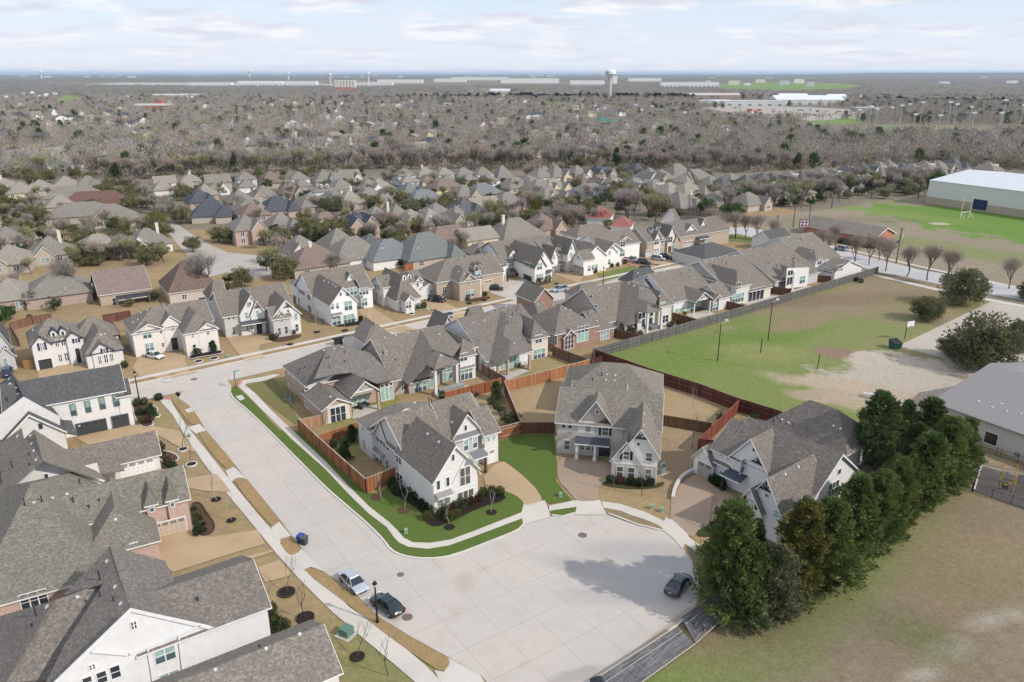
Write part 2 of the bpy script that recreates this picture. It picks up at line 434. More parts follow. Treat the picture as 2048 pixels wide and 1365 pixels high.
  t=MB();s.pb(t,k,c,u0-.12,u1+.12,z1,z1+.14,0,.06);s.pb(t,k,c,u0-.12,u0,z0,z1,0,.06);s.pb(t,k,c,u1,u1+.12,z0,z1,0,.06)
  t.build('door_frame',s.frame,d,fix=False)
 def door(s,x0,y0,x1,y1,c_=(.03,.03,.035),kc=None):
  r=s.rect(x0,y0,x1,y1,kc)
  if not r:return
  k,c,u0,u1,z0,z1=r;b=MB();s.pb(b,k,c,u0,u1,.1,z1,0,.05);d=b.build('front_door',mat('paint',c_),s.root,fix=False)
  p=MB();m_=(u0+u1)/2
  s.pb(p,k,c,u0+.15,m_-.1,.9,z1-.25,0,.065);s.pb(p,k,c,m_+.1,u1-.15,.9,z1-.25,0,.065);p.build('pane',mat('glass',DARK),d,fix=False)
 def awn(s,x0,y0,x1,y1,dep=1.,drop=.5,m=None,kc=None,name='awning',lean=True):
  """pent roof on a wall: its upper edge runs from pixel to pixel"""
  h=s.hit((x0+x1)/2,(y0+y1)/2)if kc is None else(0,kc[0],kc[1],0,0)
  if not h:print('awn miss',s.root.name,x0,y0);return
  k,c=h[1],h[2];u0,za=s.onp(k,c,x0,y0);u1,zb=s.onp(k,c,x1,y1);z=(za+zb)/2
  if u1<u0:u0,u1=u1,u0
  sg=-1
  def P(u,dd,z):return(u,c-dd,z)if k=='F' else((c-dd if k=='L' else c+dd),u,z)
  b=MB();b.slab([P(u0,0,z),P(u1,0,z),P(u1,dep,z-drop),P(u0,dep,z-drop)],.1)
  o=b.build(name,m or mat('seam',(.20,.20,.21),'x' if k=='F' else 'y'),s.root)
  t=MB();t.slab([P(u0-.02,dep+.001,z-drop+.03),P(u1+.02,dep+.001,z-drop+.03),P(u1+.02,dep+.06,z-drop+.03),P(u0-.02,dep+.06,z-drop+.03)],.16)
  t.build('fascia',s.trimc,o)
  return k,c,u0,u1,z,dep,drop
 def porch(s,a,cols=(0.,1.),c_=WHITE,r=.16):
  k,c,u0,u1,z,dep,drop=a
  for f in cols:
   u=u0+.25+(u1-u0-.5)*f;b=MB();dd=dep-.3
   x,y=(u,c-dd)if k=='F' else(c-dd,u)
   b.box(x-r,y-r,0,x+r,y+r,z-drop-.08);b.box(x-r-.09,y-r-.09,0,x+r+.09,y+r+.09,.6);b.build('column',mat('paint',c_),s.root,fix=False)
 def band(s,x0,y0,x1,y1,h=.2,m=None,kc=None):
  hh=s.hit((x0+x1)/2,(y0+y1)/2)if kc is None else(0,kc[0],kc[1],0,0)
  if not hh:return
  k,c=hh[1],hh[2];u0,za=s.onp(k,c,x0,y0);u1,zb=s.onp(k,c,x1,y1);z=(za+zb)/2
  b=MB();s.pb(b,k,c,min(u0,u1),max(u0,u1),z-h/2,z+h/2,0,.035);s.T.v and None
  b.build('trim_board',m or s.trimc,s.root,fix=False)
 def patch(s,x0,y0,x1,y1,m,d=.02,name='wall_panel',to0=False,kc=None):
  r=s.rect(x0,y0,x1,y1,kc)
  if not r:return
  k,c,u0,u1,z0,z1=r
  if to0:z0=0
  b=MB();s.pb(b,k,c,u0,u1,z0,z1,0,d);b.build(name,m,s.root,fix=False)
 def truss(s,x,y,wd,ht,c_=(.06,.05,.05),kc=None):
  h=s.hit(x,y-4)if kc is None else(0,kc[0],kc[1])
  if not h:return
  k,c=h[1],h[2];u,z=s.onp(k,c,x,y)
  b=MB();yy=c-.1
  def P(a,zz):return(a,yy,zz)if k=='F' else(yy,a,zz)
  b.bar(P(u-wd/2,z),P(u+wd/2,z),.11);
  for f,q in((0,1.),(.26,.68),(-.26,.68),(.48,.22),(-.48,.22)):b.bar(P(u,z),P(u+wd*f*.8,z+ht*q*.95),.085)
  b.build('timber_truss',mat('paint',c_),s.root)
 def roofhit(s,x,y):
  o,d=s.lray(x,y);best=None
  for a,b,c in s.rt:
   e1,e2=b-a,c-a;h=d.cross(e2);q=e1.dot(h)
   if abs(q)<1e-9:continue
   f=1/q;v=o-a;u=f*v.dot(h)
   if u<-.02 or u>1.02:continue
   w_=v.cross(e1);vv=f*d.dot(w_)
   if vv<-.02 or u+vv>1.02:continue
   t=f*e2.dot(w_)
   if t>0 and(best is None or t<best[0]):best=(t,o+d*t,e1.cross(e2).normalized())
  return best
 def vents(s,*pts):
  for p in pts:
   h=s.roofhit(p[0],p[1])
   if not h:continue
   q=h[1];n=h[2]if h[2].z>0 else-h[2];b=MB()
   if len(p)>2:
    b.lathe([(.07,-.3),(.07,p[2]if p[2]else.5),(.12,(p[2]or.5)+.02),(.12,(p[2]or.5)+.12),(0.01,(p[2]or.5)+.15)],8,q);b.build('vent_pipe',mat('metal',(.06,.07,.09)),s.root)
   else:
    u=n.cross(Vector((0,0,1)));u=u.normalized()if u.length>.01 else Vector((1,0,0));v=n.cross(u)
    P=[q+u*a+v*c_+n*e for e,k in((-.02,1),(.13,.72))for a,c_ in((-.2*k,-.2*k),(.2*k,-.2*k),(.2*k,.2*k),(-.2*k,.2*k))]
    b.add(P,[(0,3,2,1),(4,5,6,7),(0,1,5,4),(1,2,6,5),(2,3,7,6),(3,0,4,7)]);b.build('roof_vent',mat('metal',(.62,.62,.60)),s.root)
 def dormer(s,x,y,wd=1.1,c_=None,fr=None,wl=None):
  h=s.roofhit(x,y)
  if not h:return
  q=h[1];f=MB();zb=q.z-.6;yf=q.y-.25
  f.prism([(q.x-wd/2,yf,zb),(q.x+wd/2,yf,zb),(q.x+wd/2,yf,zb+1.35),(q.x,yf,zb+1.85),(q.x-wd/2,yf,zb+1.35)],(0,2.2,0));dw=f.build('dormer',wl or s.wall,s.root)
  r=MB();ex=wd/2+.2
  for sg in(-1,1):
   pts=[(q.x,yf-.2,zb+1.99),(q.x+sg*ex,yf-.2,zb+1.3),(q.x+sg*ex,yf+2.2,zb+1.3),(q.x,yf+2.2,zb+1.99)]
   r.slab(pts,.12)
  r.build('dormer_roof',c_ or s.roof,dw)
  k=MB();k.box(q.x-.3,yf-.05,zb+.35,q.x+.3,yf,zb+1.25);k.build('window',fr or s.frame,dw)
  k=MB();k.box(q.x-.22,yf-.07,zb+.42,q.x+.22,yf-.01,zb+1.18);k.build('pane',mat('glass',DARK),dw)
 def chim(s,x,y,h=1.6,wd=.9,c_=None):
  q=s.roofhit(x,y)
  if not q:return
  q=q[1];b=MB();b.box(q.x-wd/2,q.y-wd/2,q.z-1,q.x+wd/2,q.y+wd/2,q.z+h);b.box(q.x-wd/2-.08,q.y-wd/2-.08,q.z+h,q.x+wd/2+.08,q.y+wd/2+.08,q.z+h+.12)
  b.box(q.x-.16,q.y-.16,q.z+h+.12,q.x+.16,q.y+.16,q.z+h+.45);b.build('chimney',c_ or s.wall,s.root)
 def ac(s,x,y,n=1):
  for i in range(n):
   p=s.L(x,y);p.x+=i*1.0*0;p.y+=i*1.05;b=MB();b.box(p.x-.4,p.y-.4,.06,p.x+.4,p.y+.4,.95)
   wq=s.wld(p);c=empty('air_conditioner',(wq.x,wq.y,0),s.r,None,'air conditioner');yield_ac(c)
   ACS.append((c,s))
 def done(s):
  for i,(m,b)in enumerate(s.W.items()):b.build('wall',m,s.root)
  for m,b in s.R.items():b.build('roof',m,s.root)
  if s.T.v:s.T.build('trim',s.trimc,s.root)
  return s
ACS=[]
def yield_ac(c):
 b=MB();b.box(-.4,-.4,.06,.4,.4,.92);b.build('casing',mat('door',(.22,.25,.25)),c,fix=False)
 b=MB();b.lathe([(.36,.92),(.36,.97),(.3,.98),(.08,1.0)],14);b.build('fan_grille',mat('metal',(.10,.11,.12)),c)
 b=MB();b.box(-.5,-.5,0,.5,.5,.06);b.build('pad',mat('concrete',(.5,.5,.48)),c,fix=False)
def facet(s,k,p,sl,pts,t=.16,roof=None,trim=False):
 """roof plane rising away from side k (L: +x, F: +y, R: -x) through pixel p at its height, outlined by pixels"""
 P=s.L(*p);ax=0 if k in 'LR' else 1;sg=-1 if k=='R' else 1
 if isinstance(sl,tuple):Q=s.L(*sl);sl=(Q.z-P.z)/(sg*(Q[ax]-P[ax]))if abs(Q[ax]-P[ax])>.2 else 1.;sl=max(.3,min(1.6,sl))
 out=[]
 for x,y in pts:
  o,d=s.lray(x,y);tt=(P.z+sg*sl*(o[ax]-P[ax])-o.z)/(d.z-sg*sl*d[ax]);q=o+d*tt;out.append((q.x,q.y,q.z))
 s.R.setdefault(roof or s.roof,MB()).slab(out,t)
 for i in range(1,len(out)-1):s.rt.append((Vector(out[0]),Vector(out[i]),Vector(out[i+1])))
 return out
def wallpoly(s,k,p,pts,m=None,t=.15):
 """wall traced on the vertical plane through pixel p"""
 P=s.L(*p);c=P.y if k=='F' else P.x;out=[]
 for x,y in pts:
  u,z=s.onp(k,c,x,y);out.append((u,c,max(z,0.))if k=='F' else(c,u,max(z,0.)))
 s.W.setdefault(m or s.wall,MB()).prism(out,(0,t,0)if k=='F' else((t if k=='L' else-t),0,0))
 us=[q[0]if k=='F' else q[1]for q in out];zs=[q[2]for q in out]
 s.wt.append((k,min(us),max(us),c,min(zs),max(zs)))
 return out
def strip(s,k,p,a,b,w=.22,t=.06,m=None):
 """board from pixel a to pixel b on the vertical plane through pixel p (rake boards, posts)"""
 P=s.L(*p);c=(P.y if k=='F' else P.x);M=MB()
 (u0,z0),(u1,z1)=s.onp(k,c,*a),s.onp(k,c,*b)
 if abs(u1-u0)>abs(z1-z0)*.3:q=[(u0,z0),(u1,z1),(u1,z1-w),(u0,z0-w)]
 else:q=[(u0-w/2,z0),(u0+w/2,z0),(u1+w/2,z1),(u1-w/2,z1)]
 s.T.prism([(u,c-.02,z)if k=='F' else(c-.02 if k=='L' else c+.02,u,z)for u,z in q],(0,-t,0)if k=='F' else((-t if k=='L' else t),0,0))
def column(s,x,y,h,r=.25,m=None):
 p=s.L(x,y);b=MB();b.box(p.x-r,p.y-r,0,p.x+r,p.y+r,h);b.box(p.x-r-.06,p.y-r-.06,0,p.x+r+.06,p.y+r+.06,.35);b.build('column',m or s.wall,s.root,fix=False)
House.facet=facet;House.wallpoly=wallpoly;House.strip=strip;House.column=column
BAT=mat('batten',WHITE);PW=mat('paint',WHITE);PB=mat('pbrick',(.78,.74,.69));GB=mat('batten',GREY)
LAPG=mat('lap',(.52,.52,.50));TP=mat('lap',TAUPE);BRK=mat('brick',(.38,.19,.14),(.25,.13,.10));TAN=mat('brick',(.50,.40,.30),(.38,.29,.22))
PNK=mat('brick',(.50,.36,.29),(.40,.27,.21));STN=mat('stone',(.50,.48,.44),(.36,.34,.31));GRB=mat('brick',(.42,.39,.36),(.33,.30,.28))
R1=mat('shingle',(.20,.176,.150));R2=mat('shingle',(.187,.166,.146));R3=mat('shingle',(.21,.188,.16));RD=mat('shingle',(.105,.105,.105));RBR=mat('shingle',(.17,.125,.10))
SM=mat('seam',(.22,.22,.23),'x');SMD=mat('seam',(.10,.11,.13),'x');BK=(.03,.03,.035);BLK=mat('paint',BK)
V(700,780,4.995)
A=House('house','white two storey corner house with new green lawn and a row of saplings','house',35,(845,1262),BAT,R1)
A.blk('x00',5.3,9.2,[(560,650),(235,365),(1185,38,9.2)],wall=LAPG)
A.blk('x00',5.6,9.55,[(980,470),(1185,38,9.55)],rid=(1185,30))
A.blk('x00',5.3,8.0,[(1482,712,0),(1335,440)],rid=(1405,150))
A.blk('y00',5.45,0,[(845,1262,0),(1255,1090,0)],apex=(1040,565),rid=(650,285))
A.blk('y00',4.5,0,[(1035,1180,0),(1270,1082,0)],apex=(1152,668),d=3)
A.blk('y00',5.3,0,[(1005,510),(1325,412)],apex=(1160,250),rid=(1030,165))
A.blk('y01',5.0,7.2,[(75,300),(245,400)],w=12)
A.blk('x00',5.1,0,[(262,405),(398,485)],apex=(305,318),w=2.5,wall=LAPG)
for q in((1097,792,1200,930,2),(1075,1035,1232,1120,3)):A.win(*q[:4],q[4],g=(.12,.10,.09))
for q in((865,915,898,990),(960,880,992,955),(1018,650,1040,705),(1143,358,1165,405)):A.win(*q,g=DARK,rows=1)
for q in((1135,505,1180,598),(1225,475,1270,570),(1325,465,1345,525),(1370,450,1395,512),(1425,432,1447,495)):A.win(*q)
A.win(872,1112,1000,1190,2,g=(.2,.22,.2));A.win(262,455,395,615,4,g=DARK,rows=2);A.win(460,640,515,755,2,g=DARK);A.win(468,815,527,950,2,g=DARK)
A.win(232,600,325,755,3,g=MINT);A.win(135,490,155,600,g=(.2,.25,.25),rows=1);A.win(122,350,140,400,g=DARK);A.win(202,412,220,460,g=DARK);A.win(360,705,378,785,g=(.15,.2,.2))
A.garage(1382,612,1448,738,panes=1)
a=A.awn(845,1035,1005,980,1.0,.45,mat('seam',(.36,.34,.32),'x'));A.awn(1015,472,1282,390,.8,.5,SM)
A.awn(1190,625,1330,580,1.5,.5,SM);A.column(1355,828,2.75,.16,mat('paint',(.09,.055,.045)))
A.awn(215,540,345,640,.7,.4,mat('seam',(.2,.2,.2),'y'));A.awn(380,510,565,665,.5,.3,R2)
A.band(835,1035,1030,975);A.band(1035,1005,1270,920);A.band(850,870,1010,820);A.band(1325,600,1480,540)
A.vents((775,440),(888,520),(645,130),(1018,325),(790,130,.7),(815,128,.5))
A.done()
V(1080,730,4.995)
B=House('house','grey and white gabled house at the middle of the turning circle, black shutters','house',-11,(712,1150),GB,R3)
B.blk('x00',5.5,8.8,[(165,878,0),(1200,620)],rid=(700,258))
B.blk('x00',6.2,9.5,[(345,160,9.5),(855,200,9.5)],sym=3.4)
B.blk('x11',3.6,7.6,[(262,160),(1212,245),(435,105,7.5)],d=13)
B.blk('y00',5.5,0,[(378,575),(735,582)],apex=(578,370),rid=(595,265),wall=TP)
B.blk('y00',5.1,0,[(545,600),(738,592)],apex=(655,480),d=2.2,wall=TP)
B.blk('y00',4.95,0,[(800,1165,0),(1162,1190,0)],apex=(995,650),rid=(1015,372),wall=BAT)
B.blk('y00',3.7,0,[(712,1152,0),(985,1178,0)],apex=(872,775),d=2.4,wall=BAT)
B.patch(715,980,985,1150,GB,.03,to0=True);B.patch(1000,1005,1155,1150,GB,.03,to0=True);B.patch(382,555,535,690,PW,.03)
for q in((245,752,295,848),(458,597,508,673),(1060,880,1115,965),(1055,1042,1107,1145),(770,1015,825,1122),(882,1025,938,1132)):B.win(*q,g=(.10,.12,.12))
for q in((218,597,255,630),(283,602,318,635),(562,452,583,490),(972,775,993,810)):B.win(*q,g=DARK,rows=1)
B.win(622,617,680,706,g=(.09,.10,.10),sh=BK);B.win(835,865,888,948,g=(.09,.10,.10),sh=BK)
for q in((402,792,440,850),(462,797,500,855),(522,800,556,858)):B.win(*q,g=(.10,.12,.12))
B.door(590,795,700,895);a=B.awn(360,702,700,745,1.9,.45,SMD);B.porch(a,(.02,.6),WHITE,.2)
B.facet('F',(150,742,3.0),.7,[(150,742),(270,712),(372,640),(372,622),(260,690),(150,715)])
B.truss(655,575,2.0,1.0);B.truss(990,735,2.3,1.1)
B.band(715,985,1165,1005);B.vents((1040,490),(1035,603),(670,100),(660,153),(750,110),(745,160),(615,110,.6),(525,158,.4))
B.done()
V(1340,810,4.995)
Cc=House('house','white painted brick house with black timber gables beside the tall cedars','house',-52,(405,760),mat('pbrick',(.80,.80,.79)),R2)
Cc.blk('x00',4.9,8.2,[(425,430),(780,560)],rid=(590,120))
Cc.blk('x00',4.95,9.0,[(560,480),(1690,500,9)],rid=(1200,290))
Cc.blk('x11',3.6,7.6,[(960,165),(1905,405),(1690,300)],d=9)
Cc.blk('y00',4.9,0,[(620,500),(990,690)],apex=(845,345),rid=(1010,260))
Cc.blk('y00',4.6,0,[(810,555),(980,640)],apex=(890,480),d=2,wall=STN)
Cc.blk('y00',4.9,0,[(800,905),(1120,1045)],apex=(975,745),rid=(1405,500))
Cc.blk('y00',3.8,0,[(680,955),(920,1068)],apex=(812,845),d=2.5)
Cc.blk('y00',2.8,0,[(250,660,0),(405,760,0)],apex=(355,425),d=6)
Cc.blk('x00',5.0,7.2,[(1590,770),(1780,650)],w=-2.5,wall=mat('lap',(.62,.56,.44)))
Cc.garage(283,555,415,735,c_=(.36,.34,.31),panes=2)
for q in((710,558,760,655),(500,655,548,770),(710,1088,765,1185),(820,1138,870,1195),(1035,1045,1095,1135)):Cc.win(*q)
for q in((830,430,850,470),(500,485,522,515),(562,512,585,545),(955,882,978,928),(1680,650,1700,685)):Cc.win(*q,g=DARK,rows=1)
Cc.win(775,925,838,1035,sh=BK);Cc.win(1590,800,1668,870,3,g=DARK)
a=Cc.awn(590,632,780,702,2.,.5,mat('seam',(.07,.09,.12),'x'));Cc.porch(a,(.02,),BK,.16)
Cc.awn(400,565,615,560,.5,.3,R2);Cc.truss(880,585,2.2,1.1,BK);Cc.truss(960,850,2.6,1.3,BK)
Cc.vents((1280,620),(1148,695),(1120,147),(1185,180),(1705,240),(1635,210),(1030,170,.5),(1230,215,.5),(1070,135,.3))
Cc.done()
V(560,660,4.995)
D=House('house','brick house with white timber sunburst over its back porch, at the street corner','house',34.5,(435,950),PNK,R2)
D.blk('x11',4.3,8.4,[],rect=(.5,8.4,14.9,20.4),k0=1.1,k1=.9);D.blk('x00',4.4,5.,[],rect=(12.2,2.8,14.9,9.),roof=0)
D.facet('F',(1155,490,4.65),.3,[(620,150),(480,165),(340,490),(555,440),(700,425),(960,535),(1160,488),(900,230)]);D.wallpoly('F',(280,560,4.3),[(280,560),(555,442),(290,668)],mat('paint',(.74,.71,.66)))
D.wallpoly('F',(900,740,0),[(700,770),(710,640),(1000,560),(1010,720)],PNK)
D.blk('y00',2.9,0,[(435,950,0),(725,878,0)],apex=(562,690),d=9.5)
D.blk('y00',3.5,0,[(712,662),(975,590)],apex=(840,520),d=7,z0=3.3,wall=TP)
D.truss(838,612,3.6,1.6,WHITE)
a=('F',0,0,0,0,0,0)
D.win(500,790,660,895,3,g=DARK);D.win(1003,588,1130,680,3,g=MINT,rows=1)
for q in((1005,548,1035,572),(1050,540,1080,562),(1095,528,1122,550)):D.win(*q,g=DARK,rows=1)
D.win(718,660,872,725,3,g=MINT,rows=1);D.win(250,705,293,790,g=(.2,.25,.22));D.win(78,428,92,455,g=DARK);D.win(125,465,140,495,g=DARK);D.win(248,560,268,605,g=DARK);D.win(88,540,104,585,g=DARK)
D.patch(470,770,705,930,mat('paint',(.66,.62,.56)),.02,to0=True)
b=MB();p=D.L(990,800);b.box(p.x-.2,p.y-.2,0,p.x+.2,p.y+.2,3.4);b.build('column',PNK,D.root)
D.vents((440,205),(540,190),(622,175),(505,670),(495,385,.7),(650,230,.3),(650,325,.3),(465,290,.3),(490,285,.3),(200,400,.2),(250,378,.2),(185,445,.2),(240,495,.2))
D.done()
E_=House('house','white house with tall white porch columns and stone outdoor kitchen behind','house',34.5,(1290,640),PW,R1)
E_.blk('x00',3.2,8.8,[],rect=(-2.7,.8,7.7,17.6),wall=TP);E_.blk('x01',5.2,8.6,[],rect=(7.8,3.,16.8,16.5));E_.facet('F',(1522,192,7.5),.15,[(1405,-5),(1522,192),(1725,268),(1800,160),(1640,-5)])
E_.facet('L',(1262,548,2.9),.65,[(1215,482),(1270,545),(1290,540),(1465,350),(1545,392),(1598,230),(1522,192),(1405,-5),(1385,0)])
E_.facet('F',(1545,392,5.9),.6,[(1545,392),(1790,325),(1598,230)])
E_.facet('R',(1790,325,5.9),.62,[(1790,325),(1598,230),(1522,192),(1620,225),(1725,268)])
E_.wallpoly('F',(1290,640,0),[(1290,640),(1280,545),(1465,355),(1500,385),(1500,590)],TP);E_.wallpoly('L',(1290,640,0),[(1290,640),(1278,545),(1205,490),(1210,590)],TP)
E_.wallpoly('F',(1565,540,0),[(1480,590),(1480,345),(1760,320),(1780,510),(1565,560)],PW);E_.strip('F',(1290,650,0),(1275,535),(1465,345),.25)
E_.strip('F',(1558,655,0),(1540,390),(1790,325),.3)
E_.blk('y10',5.5,8.0,[(1795,512,0),(1955,478,0)],d=10)
E_.blk('y10',3.3,5.6,[(800,90),(850,130)],w=6,d=6,wall=LAPG);E_.blk('y10',3.0,5.2,[(880,70),(1100,40)],d=7)
E_.win(1335,515,1465,610,3);E_.win(1800,240,1868,303,2);E_.win(1803,378,1920,480,3);E_.win(1570,420,1715,530,3,rows=1);E_.win(1570,372,1712,408,3,g=(.12,.25,.24),rows=1)
E_.win(1495,460,1530,575,g=MINT,rows=1);E_.win(955,210,1010,245,3,g=DARK);E_.win(1210,520,1258,600,2,g=(.1,.12,.13));E_.win(980,145,992,165,g=DARK,rows=1)
E_.awn(1780,385,1940,335,.6,.35,mat('seam',(.26,.22,.20),'x'));E_.awn(1280,520,1495,465,.5,.3,R1)
b=MB()
for x,y in((1558,655),(1768,570)):p=E_.L(x,y);b.box(p.x-.25,p.y-.25,0,p.x+.25,p.y+.25,5.3)
b.build('porch_columns',PW,E_.root);E_.chim(1052,240,.4,.5,TP)
E_.vents((1047,80),(1157,57),(1278,30),(1592,45),(1795,145),(1610,258),(1155,305,.2));E_.done()
V(860,580,5.689)
F_=House('house','cream brick house with brick patio pillars and a large dark roof facet','house',34,(1130,790),mat('pbrick',(.72,.64,.56)),R2)
F_.blk('x00',2.9,8.7,[],rect=(-11.9,-2.,-1.,20.2),wall=mat('lap',(.74,.75,.75)));F_.blk('x00',4.8,8.6,[],rect=(-1.,2.5,4.6,19))
F_.facet('L',(668,800,2.9),.58,[(668,798),(790,868),(885,758),(914,566),(828,525),(872,270),(798,235)])
F_.facet('F',(885,758,4.2),.31,[(885,758),(1160,688),(1035,555),(1060,365),(1000,160),(872,270),(828,525),(914,566)])
F_.wallpoly('F',(900,880,0),[(700,940),(690,830),(780,862),(885,760),(1120,700),(1125,800)])
F_.blk('y10',5.0,7.8,[(1130,790,0),(1340,757,0)],d=11)
F_.blk('y00',3.0,6.2,[(120,470),(290,440)],d=6);F_.blk('x00',6.6,8.6,[(490,320),(600,290)],d=3,trim=False)
F_.win(1200,522,1270,595,2);F_.win(1178,688,1305,765,3);F_.win(905,745,1015,868,3,rows=1);F_.win(805,825,870,895,2,rows=1);F_.win(590,790,632,860,g=MINT);F_.win(393,430,408,465,g=DARK,rows=1)
b=MB()
for x,y in((772,975),(885,972),(1130,905)):p=F_.L(x,y);b.box(p.x-.22,p.y-.22,0,p.x+.22,p.y+.22,3.2)
b.build('patio_pillars',PNK,F_.root)
F_.vents((495,378),(620,350),(680,230),(868,190),(910,310),(955,610),(938,290,.7),(1000,225,.7),(880,385,.5),(545,585,.1),(980,245,.2));F_.done()
Gg=House('house','red brick house with two arched windows and a toy-strewn patio','house',33,(1520,700),BRK,R2)
Gg.blk('x11',4.2,8.2,[(1265,430),(1900,400)],d=12)
Gg.blk('y00',3.3,0,[(1520,702,0),(1645,668,0)],apex=(1600,462),d=7)
Gg.blk('y00',3.6,0,[(1352,640,0),(1462,625,0)],apex=(1400,435),d=6,wall=mat('lap',(.25,.26,.22)))
Gg.blk('x10',3.4,5.8,[(1075,210),(1245,330),(1370,300)]);Gg.blk('x01',2.7,6.0,[(1880,592,0),(2075,550,0)],d=9)
Gg.blk('y00',4.6,7.4,[(1190,130),(1400,90)],d=8)
Gg.win(1365,490,1445,630,3,g=(.08,.16,.14),rows=3);Gg.win(1537,525,1630,660,3,g=(.08,.05,.07),rows=3);Gg.win(1672,500,1798,570,3,rows=1);Gg.win(1680,430,1798,468,3,g=DARK,rows=1);Gg.win(1940,470,2035,550,3,g=(.3,.4,.4))
Gg.vents((1235,165),(1540,213),(1600,232),(1680,255),(1482,130),(1565,158),(1898,355),(1510,130,.5),(1548,110,.5),(1798,285,1.),(1330,285,.1));Gg.done()
V(1130,490,6.606)
Hh=House('house','grey sided house with tall white columns, swimming pool and hot tub behind','house',33,(785,1150),mat('pbrick',(.74,.70,.63)),R1)
Hh.blk('x00',3.,9.,[],rect=(-4.9,1.,6.8,18),wall=TP);Hh.blk('x01',5.,8.6,[],rect=(6.9,2.5,15.,16.5));Hh.facet('F',(970,705,7.4),.22,[(975,530),(970,705),(1085,738),(1195,790),(1215,700),(1130,590)])
Hh.facet('L',(785,1050,2.9),.71,[(668,990),(785,1052),(950,870),(1085,897),(1085,738),(970,705),(975,520),(800,480),(712,490)])
Hh.facet('F',(1085,897,5.7),.62,[(1085,897),(1295,850),(1085,738)])
Hh.facet('R',(1295,850,5.7),.64,[(1295,850),(1085,738),(1195,790)])
Hh.wallpoly('F',(785,1150,0),[(785,1150),(780,1052),(950,876),(980,900),(980,1110)]);Hh.wallpoly('F',(1020,1110,0),[(960,1120),(950,880),(1270,860),(1275,1050)])
Hh.strip('F',(785,1160,0),(785,1050),(950,868),.25);Hh.strip('F',(1075,1195,0),(1083,897),(1295,850),.3)
Hh.blk('y10',5.2,7.8,[(1225,1080,0),(1375,1035,0)],d=10)
Hh.blk('x11',3.4,5.8,[(10,620),(180,690),(400,570)])
Hh.win(275,745,425,845,4,g=(.15,.22,.22));Hh.win(340,662,364,698,g=DARK,rows=1);Hh.win(820,1065,935,1130,3,g=DARK);Hh.win(1255,765,1315,828,2);Hh.win(1285,940,1360,1015,2,g=DARK)
Hh.win(975,905,1055,965,2,g=DARK,rows=1);Hh.win(1018,985,1050,1080,g=DARK,rows=1);Hh.win(1118,965,1150,1050,g=DARK,rows=1);Hh.win(1125,898,1160,935,g=DARK,rows=1);Hh.win(672,1045,745,1110,2,g=(.12,.15,.15))
b=MB()
for x,y in((1075,1195),(1262,1115)):p=Hh.L(x,y);b.box(p.x-.25,p.y-.25,0,p.x+.25,p.y+.25,5.3)
b.build('porch_columns',PW,Hh.root)
Hh.vents((460,600),(580,572),(840,515),(912,540),(1013,580),(1245,678),(1118,797),(565,835,.1));Hh.done()
Ii=House('house','white gabled house with a white timber sunburst over the patio by the grey fence','house',33,(1440,925),PW,R1)
Ii.blk('x00',3.2,0,[(1440,755),(920,505),(1610,240,9)],apex=(1130,390),wall=mat('lap',(.74,.76,.78)))
Ii.blk('x00',4.6,6.8,[(985,520),(1165,605)],w=2,wall=mat('lap',(.74,.76,.78)),roof=RD)
Ii.blk('y00',3.4,0,[(1730,745),(1905,695)],apex=(1835,630),d=9,z0=3.3,wall=TP)
Ii.blk('y00',2.8,0,[(1940,880,0),(2075,850,0)],apex=(2005,665),d=6,wall=STN);Ii.blk('x00',3.4,6.,[(1700,520),(2040,700)],d=8)
Ii.blk('x11',3.4,6.2,[(710,450),(930,500),(1130,390)],roof=RD)
Ii.win(1458,850,1578,905,5,rows=1);Ii.win(1615,760,1700,850,2,rows=1);Ii.win(1035,530,1055,555,g=DARK,rows=1);Ii.win(1955,785,2048,850,3);Ii.truss(1820,725,2.8,1.4,WHITE)
b=MB()
for x,y in((1697,955),(1905,905)):p=Ii.L(x,y);b.box(p.x-.13,p.y-.13,0,p.x+.13,p.y+.13,3.3)
b.build('porch_columns',PW,Ii.root)
Ii.vents((845,345),(962,375),(1200,385),(1315,362),(1372,300),(1437,288),(1512,270),(1530,400,.5),(1650,430,.5),(1640,350,.3),(1440,700));Ii.done()
V(1400,440,6.606)
J=House('house','grey brick house with a wide dark sliding door facing the field','house',33,(405,1110),GRB,R1)
J.blk('x00',3.0,9.,[],rect=(0,.6,16.,23.5),wall=GRB)
J.facet('L',(205,795,5.1),(450,830,5.2),[(208,795),(450,858),(442,700),(330,672),(320,560),(192,528)])
J.facet('F',(450,858,5.2),.8,[(450,858),(612,792),(442,700)])
J.wallpoly('L',(405,1110,0),[(400,1110),(400,860),(205,795),(70,770),(60,900),(280,1080)],GRB)
J.blk('y10',5.2,8.2,[(405,1108,0),(635,1085,0)],d=12,wall=mat('pbrick',(.74,.70,.64)))
J.blk('x00',3.0,4.4,[(640,1085,0),(895,1012,0)],d=4,wall=mat('pbrick',(.74,.70,.64)))
J.win(90,795,190,870,3,g=DARK);J.win(478,838,533,903,2,g=DARK);J.win(432,990,570,1072,4);J.win(650,925,832,1040,4,g=DARK,rows=1)
J.vents((75,560),(162,520),(255,495),(345,475),(455,475),(350,590,.6),(300,545,.3),(115,610,.5),(135,630,.4),(160,640,.3),(405,655,.2));J.done()
K=House('house','grey sided house with tall porch, one before the last along the grey fence','house',33,(1020,930),mat('lap',(.56,.55,.52)),R1)
K.blk('x00',3.0,9.,[],rect=(-2.,-.6,17.,26.))
K.facet('L',(1010,625,4.3),(1240,672,5.4),[(1010,622),(1240,672),(1213,492),(992,462)])
K.facet('F',(1240,672,5.4),.7,[(1240,672),(1455,628),(1213,492),(1250,500)])
